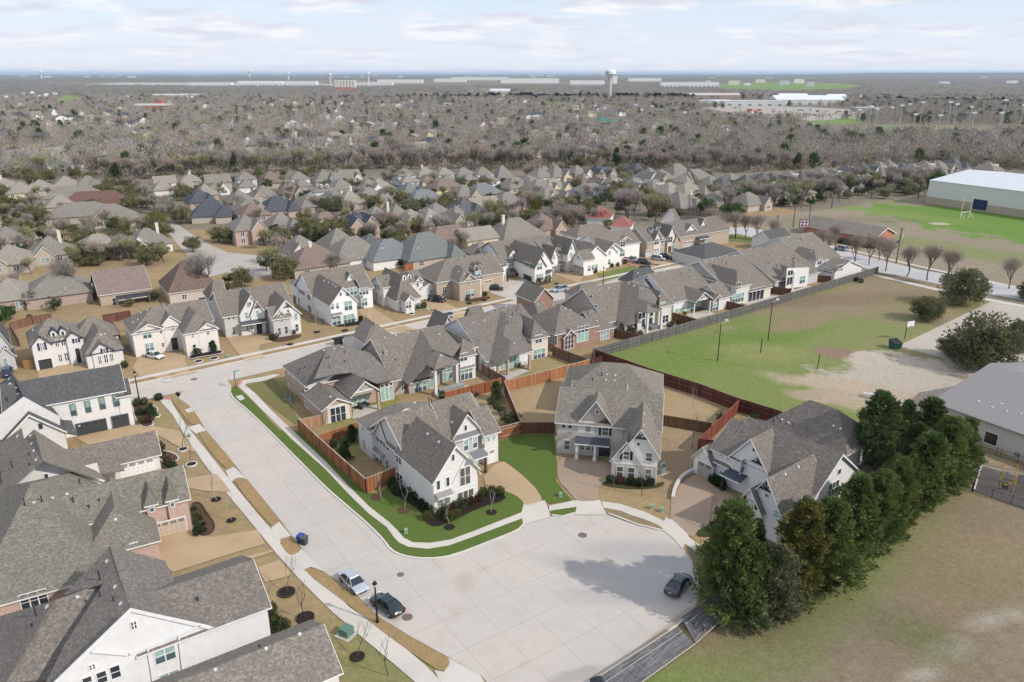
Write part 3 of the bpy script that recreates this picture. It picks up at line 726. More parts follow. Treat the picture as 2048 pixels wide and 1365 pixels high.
K.wallpoly('F',(1215,930,0),[(1130,910),(1140,760),(1150,640),(1440,630),(1395,882)],PW)
K.blk('y00',2.9,5.2,[(1020,930,0),(1150,905,0)],d=5,wall=PW);K.blk('x11',3.2,6.,[(60,520),(140,330),(500,440)],roof=RD)
K.win(655,645,770,712,3,g=(.08,.3,.28));K.win(682,590,700,612,g=DARK,rows=1);K.win(1042,825,1122,900,3,g=DARK);K.win(1165,675,1222,725,2,g=DARK,rows=1);K.win(1155,765,1210,850,2,g=DARK,rows=1);K.win(1325,750,1380,830,2)
b=MB()
for x,y in((1215,930),(1395,882)):p=K.L(x,y);b.box(p.x-.25,p.y-.25,0,p.x+.25,p.y+.25,5.4)
b.build('porch_columns',PW,K.root);K.vents((665,390),(760,375),(800,310),(850,298),(908,290),(1055,492),(1155,512),(1258,533),(848,370,.3),(900,470,.2),(908,580,.2),(1010,625,.8));K.done()
Lh=House('house','last white house of the row, its porch closest to the side road','house',33,(1480,765),PW,R3)
Lh.blk('x00',3.2,9.,[],rect=(3.,3.6,18.2,27.),wall=mat('lap',(.6,.6,.56)))
Lh.blk('y10',5.2,7.4,[(1485,762,0),(1640,735,0)],d=8);Lh.blk('y00',3.4,0,[(1785,690),(1930,565)],apex=(1860,545),d=5,z0=0)
Lh.blk('x00',3.6,6.2,[(940,280),(1180,225)],d=8,roof=RD)
Lh.win(1560,525,1600,583,2,g=DARK);Lh.win(1522,668,1605,748,3,g=DARK);Lh.win(1640,640,1745,710,4,g=DARK,rows=1);Lh.win(1812,605,1880,668,3,g=DARK)
Lh.vents((1185,240),(1255,222),(1300,213),(1370,208),(1450,188),(1490,322),(1465,422),(1390,297),(1300,280),(1250,255,.6),(1330,265,.5),(1370,365,.3));Lh.done()
V(0,600,4.995)
NV=(.035,.04,.09);N1=mat('pbrick',(.76,.74,.72))
M1=House('house','white brick house with navy trim, two dormers and a black garage door','house',35,(365,705),N1,R3,trim=NV)
M1.blk('x11',5.5,8.9,[],rect=(0,.1,9.2,9.8),k0=.8)
M1.blk('y10',3.3,6.6,[],rect=(8.8,-5.4,15.5,6))
M1.blk('x11',4.2,7.6,[],rect=(7.5,2.2,16,10))
M1.blk('y00',5.4,0,[],rect=(.05,-.35,3.4,3),apex=(400,365));M1.blk('y00',5.8,0,[],rect=(6.2,-.4,8.7,3),apex=(745,322))
M1.blk('y00',3.6,0,[(945,680,0),(1145,650,0)],apex=(1025,432),d=3)
M1.dormer(535,355,1.1,mat('paint',NV));M1.dormer(627,340,1.1,mat('paint',NV))
M1.win(395,435,443,500,2,g=(.2,.28,.3),sh=NV)
for q in((548,402,592,465),(607,392,655,452),(580,548,625,612),(640,533,690,603),(978,565,1018,635),(1035,553,1083,622),(1095,543,1135,608)):M1.win(*q,2,g=DARK)
M1.win(745,390,775,425,g=DARK,sh=NV);M1.win(1028,488,1055,518,g=DARK,sh=NV);M1.garage(378,605,535,690,c_=(.05,.05,.055),panes=4);M1.door(748,490,815,605)
M1.vents((560,150),(700,180),(1010,350),(1045,340),(330,300));M1.done()
M0=House('house','grey sided house cut off by the left picture edge, blue car in front','house',35,(60,700),LAPG,RD)
M0.blk('y01',5.4,0,[(-120,740,0),(150,690,0)],apex=(0,200),d=12);M0.blk('y01',3.2,5.,[(20,720,0),(175,690,0)],d=5)
M0.win(25,590,88,668,g=(.3,.4,.36));M0.win(40,465,70,490,g=DARK,rows=1);M0.done()
V(200,560,6.606)
M2=House('house','white brick house with an arched black front door, white car outside','house',34.5,(510,1020),mat('pbrick',(.80,.75,.70)),R1)
M2.blk('x10',5.4,8.8,[(510,1020,0),(300,520),(1395,285,8.8)],d=11)
M2.blk('y00',5.4,0,[(510,1020,0),(880,950,0)],apex=(595,590),d=5)
M2.blk('y00',6.4,0,[(885,948,0),(1095,915,0)],apex=(922,478),d=4)
M2.blk('y10',5.2,8.2,[(1155,1005,0),(1590,928,0)],d=9);M2.blk('y00',5.2,0,[(1330,975,0),(1588,930,0)],apex=(1402,578),d=4)
M2.win(560,682,685,760,2);M2.win(592,845,718,942,2);M2.win(790,660,817,703,g=DARK);M2.win(820,835,845,880,g=DARK);M2.win(935,607,980,665,2,g=DARK)
M2.door(935,775,1040,905);M2.win(1213,715,1238,755,g=(.2,.28,.28));M2.win(1405,660,1448,720,g=(.15,.2,.22));M2.win(1222,860,1275,935,g=DARK);M2.win(1430,827,1475,885,g=DARK)
M2.vents((810,345,.6),(885,345,.5),(545,435),(440,560),(500,525),(535,580),(630,400));M2.done()
V(400,510,6.606)
M3=House('house','white and grey house with brown timber gables and a dark arched entry','house',31,(350,1095),LAPG,R1)
M3.blk('x00',5.0,8.8,[(350,1095,0),(1110,405,8.8)],rid=(700,430));M3.blk('x10',3.8,7.4,[(140,600),(345,560)],d=9)
M3.blk('y00',5.2,0,[],rect=(3.4,-.7,8.9,6),apex=(650,540),wall=PW)
M3.blk('y00',5.,0,[],rect=(5.7,-1.1,8.8,1),apex=(740,610),wall=PW)
M3.blk('y00',5.0,0,[(990,1085,0),(1345,1030,0)],apex=(1150,605),rid=(965,490),wall=PW)
M3.blk('y00',4.0,0,[(1000,1088,0),(1190,1055,0)],apex=(1075,742),d=1.5,wall=PW)
M3.blk('x00',4.6,6.6,[(880,760),(960,850)],w=4,wall=LAPG)
for q in((588,765,635,835),(740,740,785,815),(1060,815,1100,890),(1245,780,1290,852),(422,955,475,1050),(605,930,643,1005),(658,925,695,995)):M3.win(*q,g=(.22,.32,.33))
for q in((365,825,400,855),(425,815,458,845),(652,625,670,665),(1155,728,1172,765)):M3.win(*q,g=DARK,rows=1)
for q in((1030,970,1075,1055),(1115,950,1165,1035),(1258,920,1303,1005)):M3.win(*q,g=(.1,.09,.12))
M3.awn(520,870,860,850,1.9,.4,SMD);M3.door(740,895,825,1010);M3.column(560,1075,2.6,.15);M3.truss(755,700,1.8,.9,(.16,.09,.07));M3.truss(1160,690,2.,1.,(.16,.09,.07))
M3.patch(355,930,545,1090,LAPG,.03,to0=True);M3.patch(1000,930,1200,1080,LAPG,.03,to0=True)
M3.win(155,800,205,850,2,g=(.2,.28,.28));M3.done()
M4=House('house','white house with tall sharp gables and mint blinds, second from the brown timbered one','house',35,(1745,945),mat('batten',(.82,.82,.81)),R1)
M4.blk('x00',5.3,0,[(1478,525),(1262,395),(2170,190,8.8)],apex=(1375,245),wall=mat('lap',(.74,.77,.80)))
M4.blk('x00',5.5,9.3,[(1790,380),(2080,120,9.3)],rid=(2100,140))
M4.blk('x00',5.3,7.8,[(2256,672,0),(2150,450)],rid=(2190,250))
M4.blk('y00',5.4,0,[(1745,945,0),(2070,870,0)],apex=(1850,435),rid=(1550,270))
M4.blk('y00',4.5,0,[(1895,905,0),(2075,868,0)],apex=(1945,515),d=3)
M4.blk('y00',5.3,0,[(1855,415),(2085,400)],apex=(1941,255),rid=(1870,215))
M4.blk('y01',5.,7.2,[(1185,365),(1290,420)],w=11)
M4.win(1905,620,2010,720,2);M4.win(1895,800,2045,890,3);M4.win(1728,650,1770,715);M4.win(1795,640,1835,705);M4.win(1745,830,1865,915,2);M4.win(1850,500,1868,540,g=DARK,rows=1);M4.win(1938,335,1955,375,g=DARK,rows=1)
M4.win(1925,450,2075,520,3);M4.win(2100,450,2225,515,3);M4.win(2130,580,2210,665,2);M4.win(1300,440,1388,545,4,g=DARK);M4.win(1418,520,1462,605,2,g=DARK);M4.win(1430,660,1475,765,2,g=DARK);M4.win(1545,740,1560,800,g=DARK)
M4.awn(1730,780,1865,755,.9,.4,SM);M4.awn(1855,425,2065,395,.8,.5,SM);M4.vents((1640,340),(1700,365),(1755,390),(1795,420));M4.done()
V(690,510,6.606)
M5=House('house','white painted house with two small dormers and a curved white planter bed','house',34,(695,750),mat('pbrick',(.82,.80,.77)),R1)
M5.blk('x00',5.2,0,[(500,420),(352,350),(1020,345)],apex=(405,285),trim=True)
M5.blk('y10',3.2,8.2,[(695,752,0),(985,690,0)],d=13);M5.blk('y00',5.4,0,[(905,340),(1025,335)],apex=(962,298),d=5)
M5.blk('y00',3.3,0,[(1010,600,0),(1215,562,0)],apex=(1128,388),d=7);M5.blk('y00',3.4,0,[(790,605),(915,590)],apex=(845,540),d=3)
M5.dormer(780,315,1.1);M5.dormer(845,300,1.1)
M5.win(800,625,875,695,2);M5.win(1085,475,1160,548,2);M5.win(810,392,845,455,2,g=(.2,.28,.3));M5.win(947,378,972,420,g=DARK);M5.door(930,505,970,545)
M5.win(395,380,412,440,g=DARK);M5.win(420,388,436,450,g=DARK);M5.win(443,400,460,462,g=DARK);M5.win(408,500,425,570,g=DARK);M5.win(472,530,488,605,g=DARK);M5.vents((712,445,1.),(540,335,.4));M5.done()
M6=House('house','tan brick house with two dormers, garage tower and black car','house',33,(1515,612),TAN,R1)
M6.blk('x10',4.9,9.,[(1345,340),(960,245),(1930,160)],d=13);M6.blk('y10',5.3,7.8,[(1515,612,0),(1790,565,0)],d=7);M6.blk('y00',5.2,0,[(1570,602,0),(1745,572,0)],apex=(1640,262),d=3)
M6.blk('y00',6.,0,[(1830,440,0),(1965,412,0)],apex=(1890,142),d=6,wall=mat('pbrick',(.78,.70,.62)));M6.blk('y00',5.6,0,[(1720,300),(1800,285)],apex=(1668,195),d=4,wall=mat('pbrick',(.78,.70,.62)))
M6.dormer(1725,175,1.);M6.dormer(1777,165,1.);M6.win(1625,335,1655,392,2,g=DARK);M6.win(1590,480,1700,545,3);M6.win(1718,222,1785,282,2);M6.win(1875,205,1902,268,2,g=(.2,.28,.28));M6.garage(1838,345,1940,440,c_=(.5,.42,.33),panes=2)
M6.win(1288,280,1330,345,2);M6.win(1290,425,1335,495,2,g=DARK);M6.win(1195,320,1250,385,2,g=(.3,.42,.38));M6.vents((1500,225),(1578,255),(1500,70,.4),(1590,35,.3));M6.done()
V(920,440,6.606)
DT=(.09,.08,.08)
M7=House('house','white house with dark eaves, black porch roof and side garage','house',33,(475,830),mat('paint',(.80,.78,.74)),R1,trim=DT)
M7.blk('x00',5.2,0,[(590,520),(320,440),(930,310)],apex=(485,300),wall=mat('lap',(.72,.75,.78)))
M7.blk('y00',5.3,0,[(605,500),(790,480)],apex=(705,375),d=7);M7.blk('y00',5.2,0,[(985,835,0),(1200,790,0)],apex=(1100,395),d=15)
M7.blk('y00',4.8,0,[(985,838,0),(1120,810,0)],apex=(1055,490),d=1.5);M7.blk('x00',5.,7.,[(475,830,0),(590,800,0)],d=6);M7.blk('x10',3.6,7.2,[(150,480),(330,560)],d=8)
M7.win(485,600,568,640,3,g=(.25,.33,.33));M7.win(503,708,562,780,2);M7.win(635,545,770,605,3,g=(.2,.28,.28));M7.win(1020,578,1083,652,2);M7.win(1010,722,1095,790,3);M7.win(848,545,945,640,3,g=(.3,.38,.36));M7.win(695,445,707,475,g=DARK,rows=1);M7.win(1085,455,1098,490,g=DARK,rows=1)
M7.garage(840,710,960,800,c_=(.05,.06,.08),panes=0);M7.awn(580,650,800,620,2.2,.5,SMD);M7.column(628,815,2.6,.14,BLK);M7.awn(620,520,790,498,.7,.4,SMD);M7.awn(1130,665,1205,650,.7,.4,SMD);M7.win(1128,690,1195,760,2);M7.door(735,690,775,770);M7.done()
M8=House('house','white house with pointed gables and two grey garage doors','house',33,(1645,720),mat('paint',(.80,.78,.75)),R1)
M8.blk('x00',5.,8.4,[(1180,470),(1560,260,8.4)],rid=(1400,210));M8.blk('y00',5.1,0,[(1200,700,0),(1290,690,0)],apex=(1245,368),d=6);M8.blk('y00',5.8,0,[(1405,680,0),(1530,665,0)],apex=(1480,268),d=9)
M8.blk('y00',4.9,0,[(1645,720,0),(1860,650,0)],apex=(1765,350),d=11);M8.blk('x00',5.,7.2,[(1560,480),(1630,530)],w=4)
M8.dormer(1338,385,1.);M8.win(1225,465,1252,518,2,g=(.2,.28,.28));M8.win(1330,450,1355,505,g=(.2,.28,.28));M8.win(1745,475,1772,525,2,g=DARK);M8.win(1452,435,1480,485,g=(.3,.4,.36));M8.win(1545,470,1590,530,2);M8.win(1690,610,1722,672);M8.win(1742,600,1772,660);M8.win(1790,590,1815,645);M8.win(1465,360,1478,390,g=DARK,rows=1)
M8.garage(1505,590,1635,690,c_=(.36,.36,.36),panes=4);M8.garage(1205,620,1268,695,c_=(.42,.41,.39),panes=2);M8.awn(1285,560,1400,530,1.6,.5,SM);M8.column(1310,690,2.5,.14,PW);M8.done()
V(1130,400,6.606)
M9=House('house','white house with three small timber accented gables and red brick drive','house',33,(520,905),mat('paint',(.83,.82,.80)),R1)
M9.blk('x00',5.2,8.4,[(430,640),(175,520),(700,480)],apex=None,d=11);M9.blk('y00',5.2,7.6,[(520,905,0),(720,860,0)],d=12,oh=.5);M9.blk('y00',5.1,0,[(530,900,0),(660,880,0)],apex=(605,600),d=2)
M9.blk('y00',5.8,0,[(695,790,0),(830,750,0)],apex=(775,490),d=8);M9.blk('y00',6.2,0,[(590,530),(680,520)],apex=(628,485),d=4);M9.blk('x11',4.,7.,[(160,500),(640,430)],d=9)
M9.win(735,558,790,615,2,g=DARK);M9.win(728,670,785,740,2);M9.win(577,678,600,722,g=(.25,.35,.33));M9.win(570,790,597,850);M9.win(678,665,695,705,g=(.25,.35,.33));M9.truss(620,640,1.8,.8,(.3,.22,.18));M9.truss(770,535,2.,.9,(.3,.22,.18));M9.done()
M10=House('house','tan brick house with twin garages and three tiny dormers','house',33,(1060,755),TAN,R2)
M10.blk('x00',5.2,0,[(860,510),(700,465),(1340,400)],apex=(790,410));M10.blk('x00',5.1,8.8,[(1060,755,0),(1310,720,0)],d=11);M10.blk('y00',5.6,0,[(1165,745,0),(1255,730,0)],apex=(1220,420),d=6,wall=mat('pbrick',(.80,.73,.64)))
M10.blk('y00',6.2,0,[(1345,715,0),(1440,700,0)],apex=(1412,348),d=8,wall=mat('pbrick',(.80,.73,.64)));M10.blk('y00',4.,0,[(1430,705,0),(1500,690,0)],apex=(1465,470),d=4)
for q in((1160,420),(1212,390),(1255,385)):M10.dormer(*q,.8,wl=PW)
M10.win(1185,525,1235,585,2,g=DARK);M10.win(1258,505,1300,570,2);M10.win(1365,495,1415,555,2,g=DARK);M10.win(1435,595,1480,660,2);M10.win(1250,640,1295,695,2,g=(.3,.35,.35));M10.win(922,525,945,575,g=DARK)
M10.garage(1070,675,1140,750,c_=(.55,.55,.54),panes=2);M10.garage(1165,655,1240,735,c_=(.55,.55,.54),panes=2);M10.door(1365,615,1400,695,(.22,.12,.09));M10.done()
M11=House('house','white house farthest up the street beside the side road, black pickup in front','house',33,(1550,650),mat('paint',(.80,.77,.73)),R2)
M11.blk('x00',5.,9.,[(1440,500),(1900,330)],d=11,wall=TAN);M11.blk('y00',5.6,0,[(1560,655,0),(1720,625,0)],apex=(1680,330),d=8);M11.blk('y00',6.,0,[(1750,610,0),(1850,590,0)],apex=(1812,255),d=9)
M11.blk('y00',4.,0,[(1840,600,0),(1925,580,0)],apex=(1880,390),d=5);M11.blk('y11',5.,7.,[(1860,390),(1930,370)],d=8);M11.blk('x00',5.,9.4,[(1480,300),(1520,300)],w=1.6,d=9)
M11.win(1650,415,1695,470,2,g=DARK);M11.win(1780,400,1815,452,2,g=DARK);M11.garage(1570,560,1700,650,c_=(.52,.48,.42),panes=3);M11.win(1845,500,1880,560,2,g=(.3,.35,.35));M11.awn(1725,490,1880,470,2.,.5,SMD);M11.column(1728,640,2.6,.12,BLK);M11.done()
V(0,600,4.995)
W1=House('house','white house with charcoal roof, four upper windows over black garage doors','house',31,(1350,1250),mat('pbrick',(.80,.78,.76)),RD,trim=(.80,.80,.80),frame=(.10,.16,.14))
W1.blk('x00',6.5,8.9,[(1300,1252,0),(1250,1262,0)],rid=(1190,655),w=-17);W1.blk('x00',5.7,7.4,[(1350,1245,0),(1230,1268,0)],d=6)
W1.blk('y00',5.,9.2,[(560,1165)],w=-15,d=.1)if 0 else None
W1.facet('L',(130,745,8.8),-0.0001,[(0,0),(0,1),(1,1)])if 0 else None
W1.wallpoly('F',(620,1175,5.0),[(235,972),(600,1172),(600,1300),(200,1400),(-600,1400),(-100,1200),(0,1150)],PW)
W1.facet('R',(600,1172,5.1),(235,965,8.6),[(125,745),(235,968),(605,1175),(420,940),(205,830)])
W1.facet('L',(0,1150,5.4),(235,965,8.6),[(125,745),(235,968),(0,1150),(-250,1330),(-300,1000),(0,830)])
W1.blk('y00',3.2,0,[(640,1305,3.2),(30,1380,3.2)],apex=(365,1155),d=5,wall=PW)
W1.facet('R',(640,1310,3.2),(360,1082,6.),[(355,1082),(375,1160),(640,1310),(635,1285),(480,1160)])
W1.facet('F',(635,1325,2.8),.6,[(635,1325),(775,1350),(715,1205),(645,1200)])
W1.awn(780,1255,800,1250,.1,.05)
for q in((695,1050,768,1148),(842,1018,912,1115),(985,985,1055,1082),(1128,955,1195,1052)):W1.win(*q)
W1.garage(755,1247,1075,1310,c_=(.055,.06,.065),panes=4);W1.garage(1115,1170,1290,1230,c_=(.055,.06,.065),panes=2);W1.win(390,1242,420,1282,g=DARK,rows=1)
W1.vents((90,790),(100,842),(165,880),(180,945),(75,1010,.5));W1.done()
V(0,820,4.995)
W2=House('house','white sided house with low garage wing and white panelled door','house',32,(1610,585),PW,R1)
W2.blk('x00',2.8,5.4,[(1610,585,0),(1270,672,0)],rid=(1545,215),w=-16);W2.facet('F',(1245,600,2.3),.5,[(760,700),(1245,600),(1215,560),(1170,510),(900,480)])
gp=(1060,715,3.)
W2.wallpoly('F',gp,[(425,515),(1045,715),(810,900),(400,900),(-400,1250),(-400,1100),(0,868)],PW)
W2.facet('R',(1065,715,3.),(425,505,9.2),[(340,195),(425,505),(1070,718),(1000,640),(700,420)])
W2.facet('L',(0,868,5.6),(425,505,9.2),[(340,195),(425,505),(0,868),(-500,1250),(-500,700),(215,180),(240,290)])
W2.wallpoly('F',(1000,640,3.3),[(805,575),(970,532),(1000,638)],PW);W2.strip('F',(1060,730,2.9),(425,500),(1070,712),.35);W2.strip('F',(1060,730,2.9),(425,500),(0,865),.35)
W2.garage(1190,560,1555,600,c_=(.80,.80,.79),panes=4);W2.win(440,645,490,708,g=DARK,rows=1)
W2.vents((175,265),(303,262),(318,338),(340,410),(362,500),(295,552,.2),(125,585,1.),(8,650,.6),(15,735,.9),(290,455,.3));W2.done()
PKB=mat('brick',(.44,.23,.18),(.56,.42,.36))
W3=House('house','pink brick house with two gabled dormers above a beige garage door','house',30,(1920,1175),PKB,mat('shingle',(.195,.18,.15)))
W3.blk('x00',4.6,7.5,[(1920,1175,0),(1570,1265,0)],rid=(1840,560),w=-15)
W3.blk('x11',3.,9.2,[(560,1755),(780,1690),(-300,2000),(1060,1640)],rid=(540,700),k0=.9,k1=1.)
W3.blk('y10',3.,6.6,[(845,1480),(1565,1262)],d=12,k0=.9)
for a_,b_,y_ in((1450,1560,930),(1655,1760,875)):
 xa,xb=W3.L(a_,y_,5.).x,W3.L(b_,y_,5.).x;W3.blk('y10',5.5,6.9,[],rect=(xa,-.4,xb,2.8),k0=.7,oh=.25);W3.winr(('F',-.4,xa+.45,xb-.45,4.,5.2))
W3.garage(1525,1150,1868,1200,c_=(.50,.42,.34),panes=4)
W3.wallpoly('F',(1420,1050,3.6),[(1262,1015),(1408,972),(1422,1042)],PW);W3.win(1295,1340,1375,1364,2);W3.blk('y00',2.6,0,[(120,1830),(520,1700)],apex=(285,1725),d=5,wall=PW,w=5)
W3.win(190,1860,490,1940,3,g=DARK)
for q in((560,1745,632,1775),(660,1715,730,1745)):W3.win(*q,g=(.12,.25,.2),rows=1)
W3.vents((525,880),(670,843),(340,930),(1155,1097),(250,960,.9),(420,920,.7),(735,925,.6),(890,980,.3),(993,915,.3),(800,740,.6));W3.done()
V(340,1092,4.995)
W4=House('house','white house in the lower left corner with a broad white gable and mint windows','house',34,(990,955),mat('lap',(.74,.735,.73)),R2)
W4.blk('x00',5.3,7.8,[(990,955,0),(440,800)],rid=(840,140),w=-12)
W4.wallpoly('F',(440,812,5.2),[(-395,-460+625-625),(-395,-462)],PW)if 0 else None
V(0,1092,4.995)
W4.wallpoly('F',(2140,815,5.2),[(1300,632),(2130,812),(2150,1364),(1500,1700),(300,1900),(540,1364)],mat('paint',(.74,.735,.73)))
W4.facet('R',(2140,815,5.2),(1302,622,9.2),[(1100,0),(1175,250),(1302,625),(2140,818),(1900,500),(1770,405),(1650,150)])
W4.facet('L',(540,1364,5.0),(1302,622,9.2),[(1100,0),(1175,250),(1302,625),(540,1364),(380,1500),(520,1240),(640,1000),(1035,370),(630,495),(800,320)])
W4.facet('F',(60,1360,3.5),.75,[(60,1360),(500,1340),(590,1120),(1035,370),(545,545)])
W4.facet('L',(-20,1300,3.),.8,[(60,1360),(545,545),(0,700),(-100,1364)])
W4.strip('F',(2140,830,5.1),(1302,620),(2140,812),.4);W4.strip('F',(2140,830,5.1),(1302,620),(540,1360),.4);W4.strip('F',(2140,830,5.1),(905,1045),(1265,1075),.25);W4.strip('F',(2140,830,5.1),(1290,1070),(2000,785),.25)
W4.facet('F',(1290,1060,5.6),.5,[(1290,1060),(2000,790),(1930,775),(1270,1030)]);W4.facet('F',(900,1040,5.6),.5,[(890,1035),(1270,1065),(1270,1035),(930,1010)])
W4.win(1535,1050,1757,1112,2);W4.win(1310,765,1362,820,2,g=DARK);W4.win(890,1197,950,1222,2,g=DARK);W4.win(1095,1220,1210,1298,g=DARK);W4.win(960,1277,1075,1347,g=DARK);W4.win(820,1330,930,1400,g=DARK);W4.win(1590,1302,1805,1390,2)
W4.strip('F',(2140,830,5.1),(1475,1020),(1530,1364),.15);W4.strip('F',(2140,830,5.1),(1785,900),(1840,1364),.15)
W4.vents((1070,155),(1150,410),(1205,580),(775,515),(470,610),(1135,555,.4),(1000,340,1.),(1000,510,.5),(360,700,1.2),(320,810,.3),(1978,550,.4));W4.done()
V(340,1092,4.995)
W5=House('house','grey roofed white house at the bottom edge beside the young trees','house',34,(1655,1420),PW,R3)
W5.blk('x00',3.0,5.4,[(1680,1255),(1000,1500)],rid=(1500,805),w=-16)
W5.facet('L',(185,1220,3.1),.6,[(185,1220),(330,1160),(545,1085),(530,1200),(560,1364),(240,1400)])
W5.vents((1295,885),(960,1030),(452,1240),(895,1015,.2));W5.done()
V(0,0,1.)
def W3d(pts,z):return[tuple(G(p[0],p[1],z))for p in pts]
def sheet(name,pts,z,m,label=None,thick=0.):
 b=MB();P=W3d(pts,z)if len(pts[0])==2 else pts
 if thick:b.slab(P,thick)
 else:b.poly(P)
 o=b.build(name,m);tag(o,label,None,None,'structure');return o
def smooth(pts,n=2,closed=True):
 for _ in range(n):
  q=[];m=len(pts)
  for i in range(m if closed else m-1):
   a,b=pts[i],pts[(i+1)%m];q+=[(a[0]*.75+b[0]*.25,a[1]*.75+b[1]*.25),(a[0]*.25+b[0]*.75,a[1]*.25+b[1]*.75)]
  pts=q if closed else[pts[0]]+q+[pts[-1]]
 return pts
TANC=(.34,.245,.130);GRN=(.09,.142,.030);FGR=(.15,.235,.045);DIRT=(.30,.235,.15)
def patchmat(name,base,base2,patches,fine=4.,grain=.5):
 t=NT(name);t.set(1.,0,.1);n1=t.noise(.035,6,.6);n2=t.noise(fine,5,.75);n3=t.noise(.3,5,.7)
 a=t.mix(t.mr(n1,.38,.62),base,base2);a=t.mix(t.mr(n3,.42,.66,0,.55),a,mul(base2,.78))
 wn=t.n.new('ShaderNodeTexNoise');wn.inputs['Scale'].default_value=.11;wn.inputs['Detail'].default_value=7;wn.inputs['Roughness'].default_value=.68;t.l.new(t.co,wn.inputs['Vector'])
 for(x,y,rx,ry,rot,c,st,soft)in patches:
  p=G(x,y);v=t.mapping((1/rx,1/ry,0),(0,0,0),(0,0,0),vec=t.mapping((1,1,0),(0,0,-math.radians(rot)),(0,0,0),vec=t.mapping((1,1,0),(0,0,0),(-p.x,-p.y,0))))
  ln=t.n.new('ShaderNodeVectorMath');ln.operation='LENGTH';t.l.new(v,ln.inputs[0])
  d=t.math('ADD',ln.outputs['Value'],t.math('MULTIPLY',t.math('SUBTRACT',wn.outputs['Fac'],.5),2.2*min(1,rx/9)))
  d=t.math('ADD',d,t.math('MULTIPLY',t.math('SUBTRACT',n3,.5),.7))
  a=t.mix(t.mr(d,1.-soft,1.+soft,st,0.),a,c)
 n5=t.noise(.9,6,.8);a=t.mix(t.mr(n5,.5,.68,0,.5),a,mul(base2,.62));a=t.mix(t.mr(n5,.5,.3,0,.35),a,mul(base,1.35));g=t.ramp(n2,[(.25,(.55,.55,.55)),(.5,(1,1,1)),(.78,(1.4,1.4,1.4))]);mm=t.n.new('ShaderNodeMix');mm.data_type='RGBA';mm.blend_type='MULTIPLY';mm.inputs[0].default_value=grain*1.6
 t.l.new(a,mm.inputs[6]);t.l.new(g,mm.inputs[7]);t.col(mm.outputs[2]);t.bump(n2,.5,.08)
 return t.m
gm=patchmat('winter_ground',(.24,.20,.145),(.19,.17,.13),[],1.2,.35)
b=MB();ring=[(60000*math.cos(2*math.pi*i/64),60000*math.sin(2*math.pi*i/64),-.03)for i in range(64)];b.poly(ring);tag(b.build('ground',gm),None,None,None,'structure')
tan=patchmat('dormant_lawn',TANC,(.30,.225,.125),[(500,860,0,0,0,TANC,0,.1)][:0]+[(520,790,9,6,30,(.17,.16,.055),.8,.5),(740,860,10,8,20,(.2,.22,.07),.8,.4),(720,1290,10,5,30,(.2,.2,.08),.7,.5),(800,1330,9,4,30,(.17,.19,.07),.7,.5),(1385,880,9,6,60,(.25,.22,.13),.8,.5),(1090,750,10,5,20,(.17,.24,.05),.8,.5),(1190,800,30,16,0,(.36,.265,.16),.9,.5),(1180,860,20,8,0,(.36,.265,.16),.9,.5),(1250,1000,9,5,0,(.33,.25,.13),.6,.5),(330,830,8,5,30,(.27,.24,.11),.6,.5),(1380,950,6,14,10,(.24,.18,.12),.8,.5)],5.,.45)
sheet('lawn',[(-420,1500),(2000,1900),(1480,1200),(1420,1050),(1500,1000),(1700,850),(1490,806),(1190,715),(1770,545),(1900,500),(1500,400),(1480,420),(1440,470),(600,455),(-500,480),(-1500,1100)],-.01,tan)
fld=patchmat('field_grass',(.28,.22,.135),(.25,.20,.125),[(1400,760,30,26,-35,(.17,.215,.062),1.,.45),(1560,700,32,24,-20,(.18,.22,.068),.9,.5),(1640,780,22,16,-20,(.165,.21,.06),.9,.45),(1290,715,26,10,34,(.165,.21,.065),.85,.5),(1720,655,18,10,0,(.18,.22,.07),.8,.5),(1460,690,30,9,34,(.13,.2,.04),.9,.4),(1600,645,12,4,30,(.25,.19,.12),.9,.4),(1520,705,9,5,0,(.25,.25,.10),.7,.5),(1668,705,4.6,3.8,-20,(.24,.165,.115),1.,.08),(1500,598,60,6,34,(.18,.23,.06),.7,.5),(1815,742,11,11,-20,(.46,.40,.33),1.,.12),(1885,790,22,14,-20,(.42,.37,.31),1.,.14),(1720,780,15,4.5,-25,(.42,.34,.25),.9,.3),(1740,815,8,3.5,-30,(.40,.32,.22),.8,.35),(1640,790,7,3,0,(.38,.30,.22),.8,.3),(1690,600,28,6,10,(.17,.125,.085),.6,.5),(1880,610,14,8,10,(.2,.19,.08),.8,.5)],3.,.5)
sheet('field',[(1190,716),(1375,663),(1768,545),(1812,548),(1995,600),(1800,692),(2060,720),(2400,1000),(1970,930),(1880,870),(1690,850),(1560,846),(1475,822)],.006,fld)
bare=patchmat('mown_winter_field',(.25,.20,.14),(.215,.175,.125),[(1480,1290,12,3.5,35,(.18,.195,.085),.6,.6),(1350,1345,12,5,35,(.15,.2,.05),.9,.5),(1700,1115,22,4.5,48,(.13,.22,.04),.95,.45),(1860,1000,22,6,50,(.15,.21,.05),.9,.45),(1600,1230,14,5,42,(.17,.17,.075),.8,.5),(1450,1230,10,5,30,(.2,.14,.09),.8,.5),(1960,1090,22,6,48,(.21,.155,.095),.8,.5),(1980,1240,2.6,1.,20,(.40,.37,.31),.6,.8),(1900,1300,2.6,1.2,20,(.40,.37,.31),.6,.8),(2035,1225,1.4,1,20,(.40,.37,.31),.6,.8),(1845,1350,2,.8,20,(.40,.37,.31),.6,.8),(1990,1150,8,5,20,(.17,.17,.08),.5,.5),(1800,1250,4,3,0,(.13,.14,.06),.6,.5),(1865,1290,3,3,0,(.13,.14,.06),.6,.5),(2000,1040,8,4,0,(.14,.11,.085),.6,.5),(2010,1050,30,14,0,(.27,.215,.13),.5,.5)],3.2,.55)
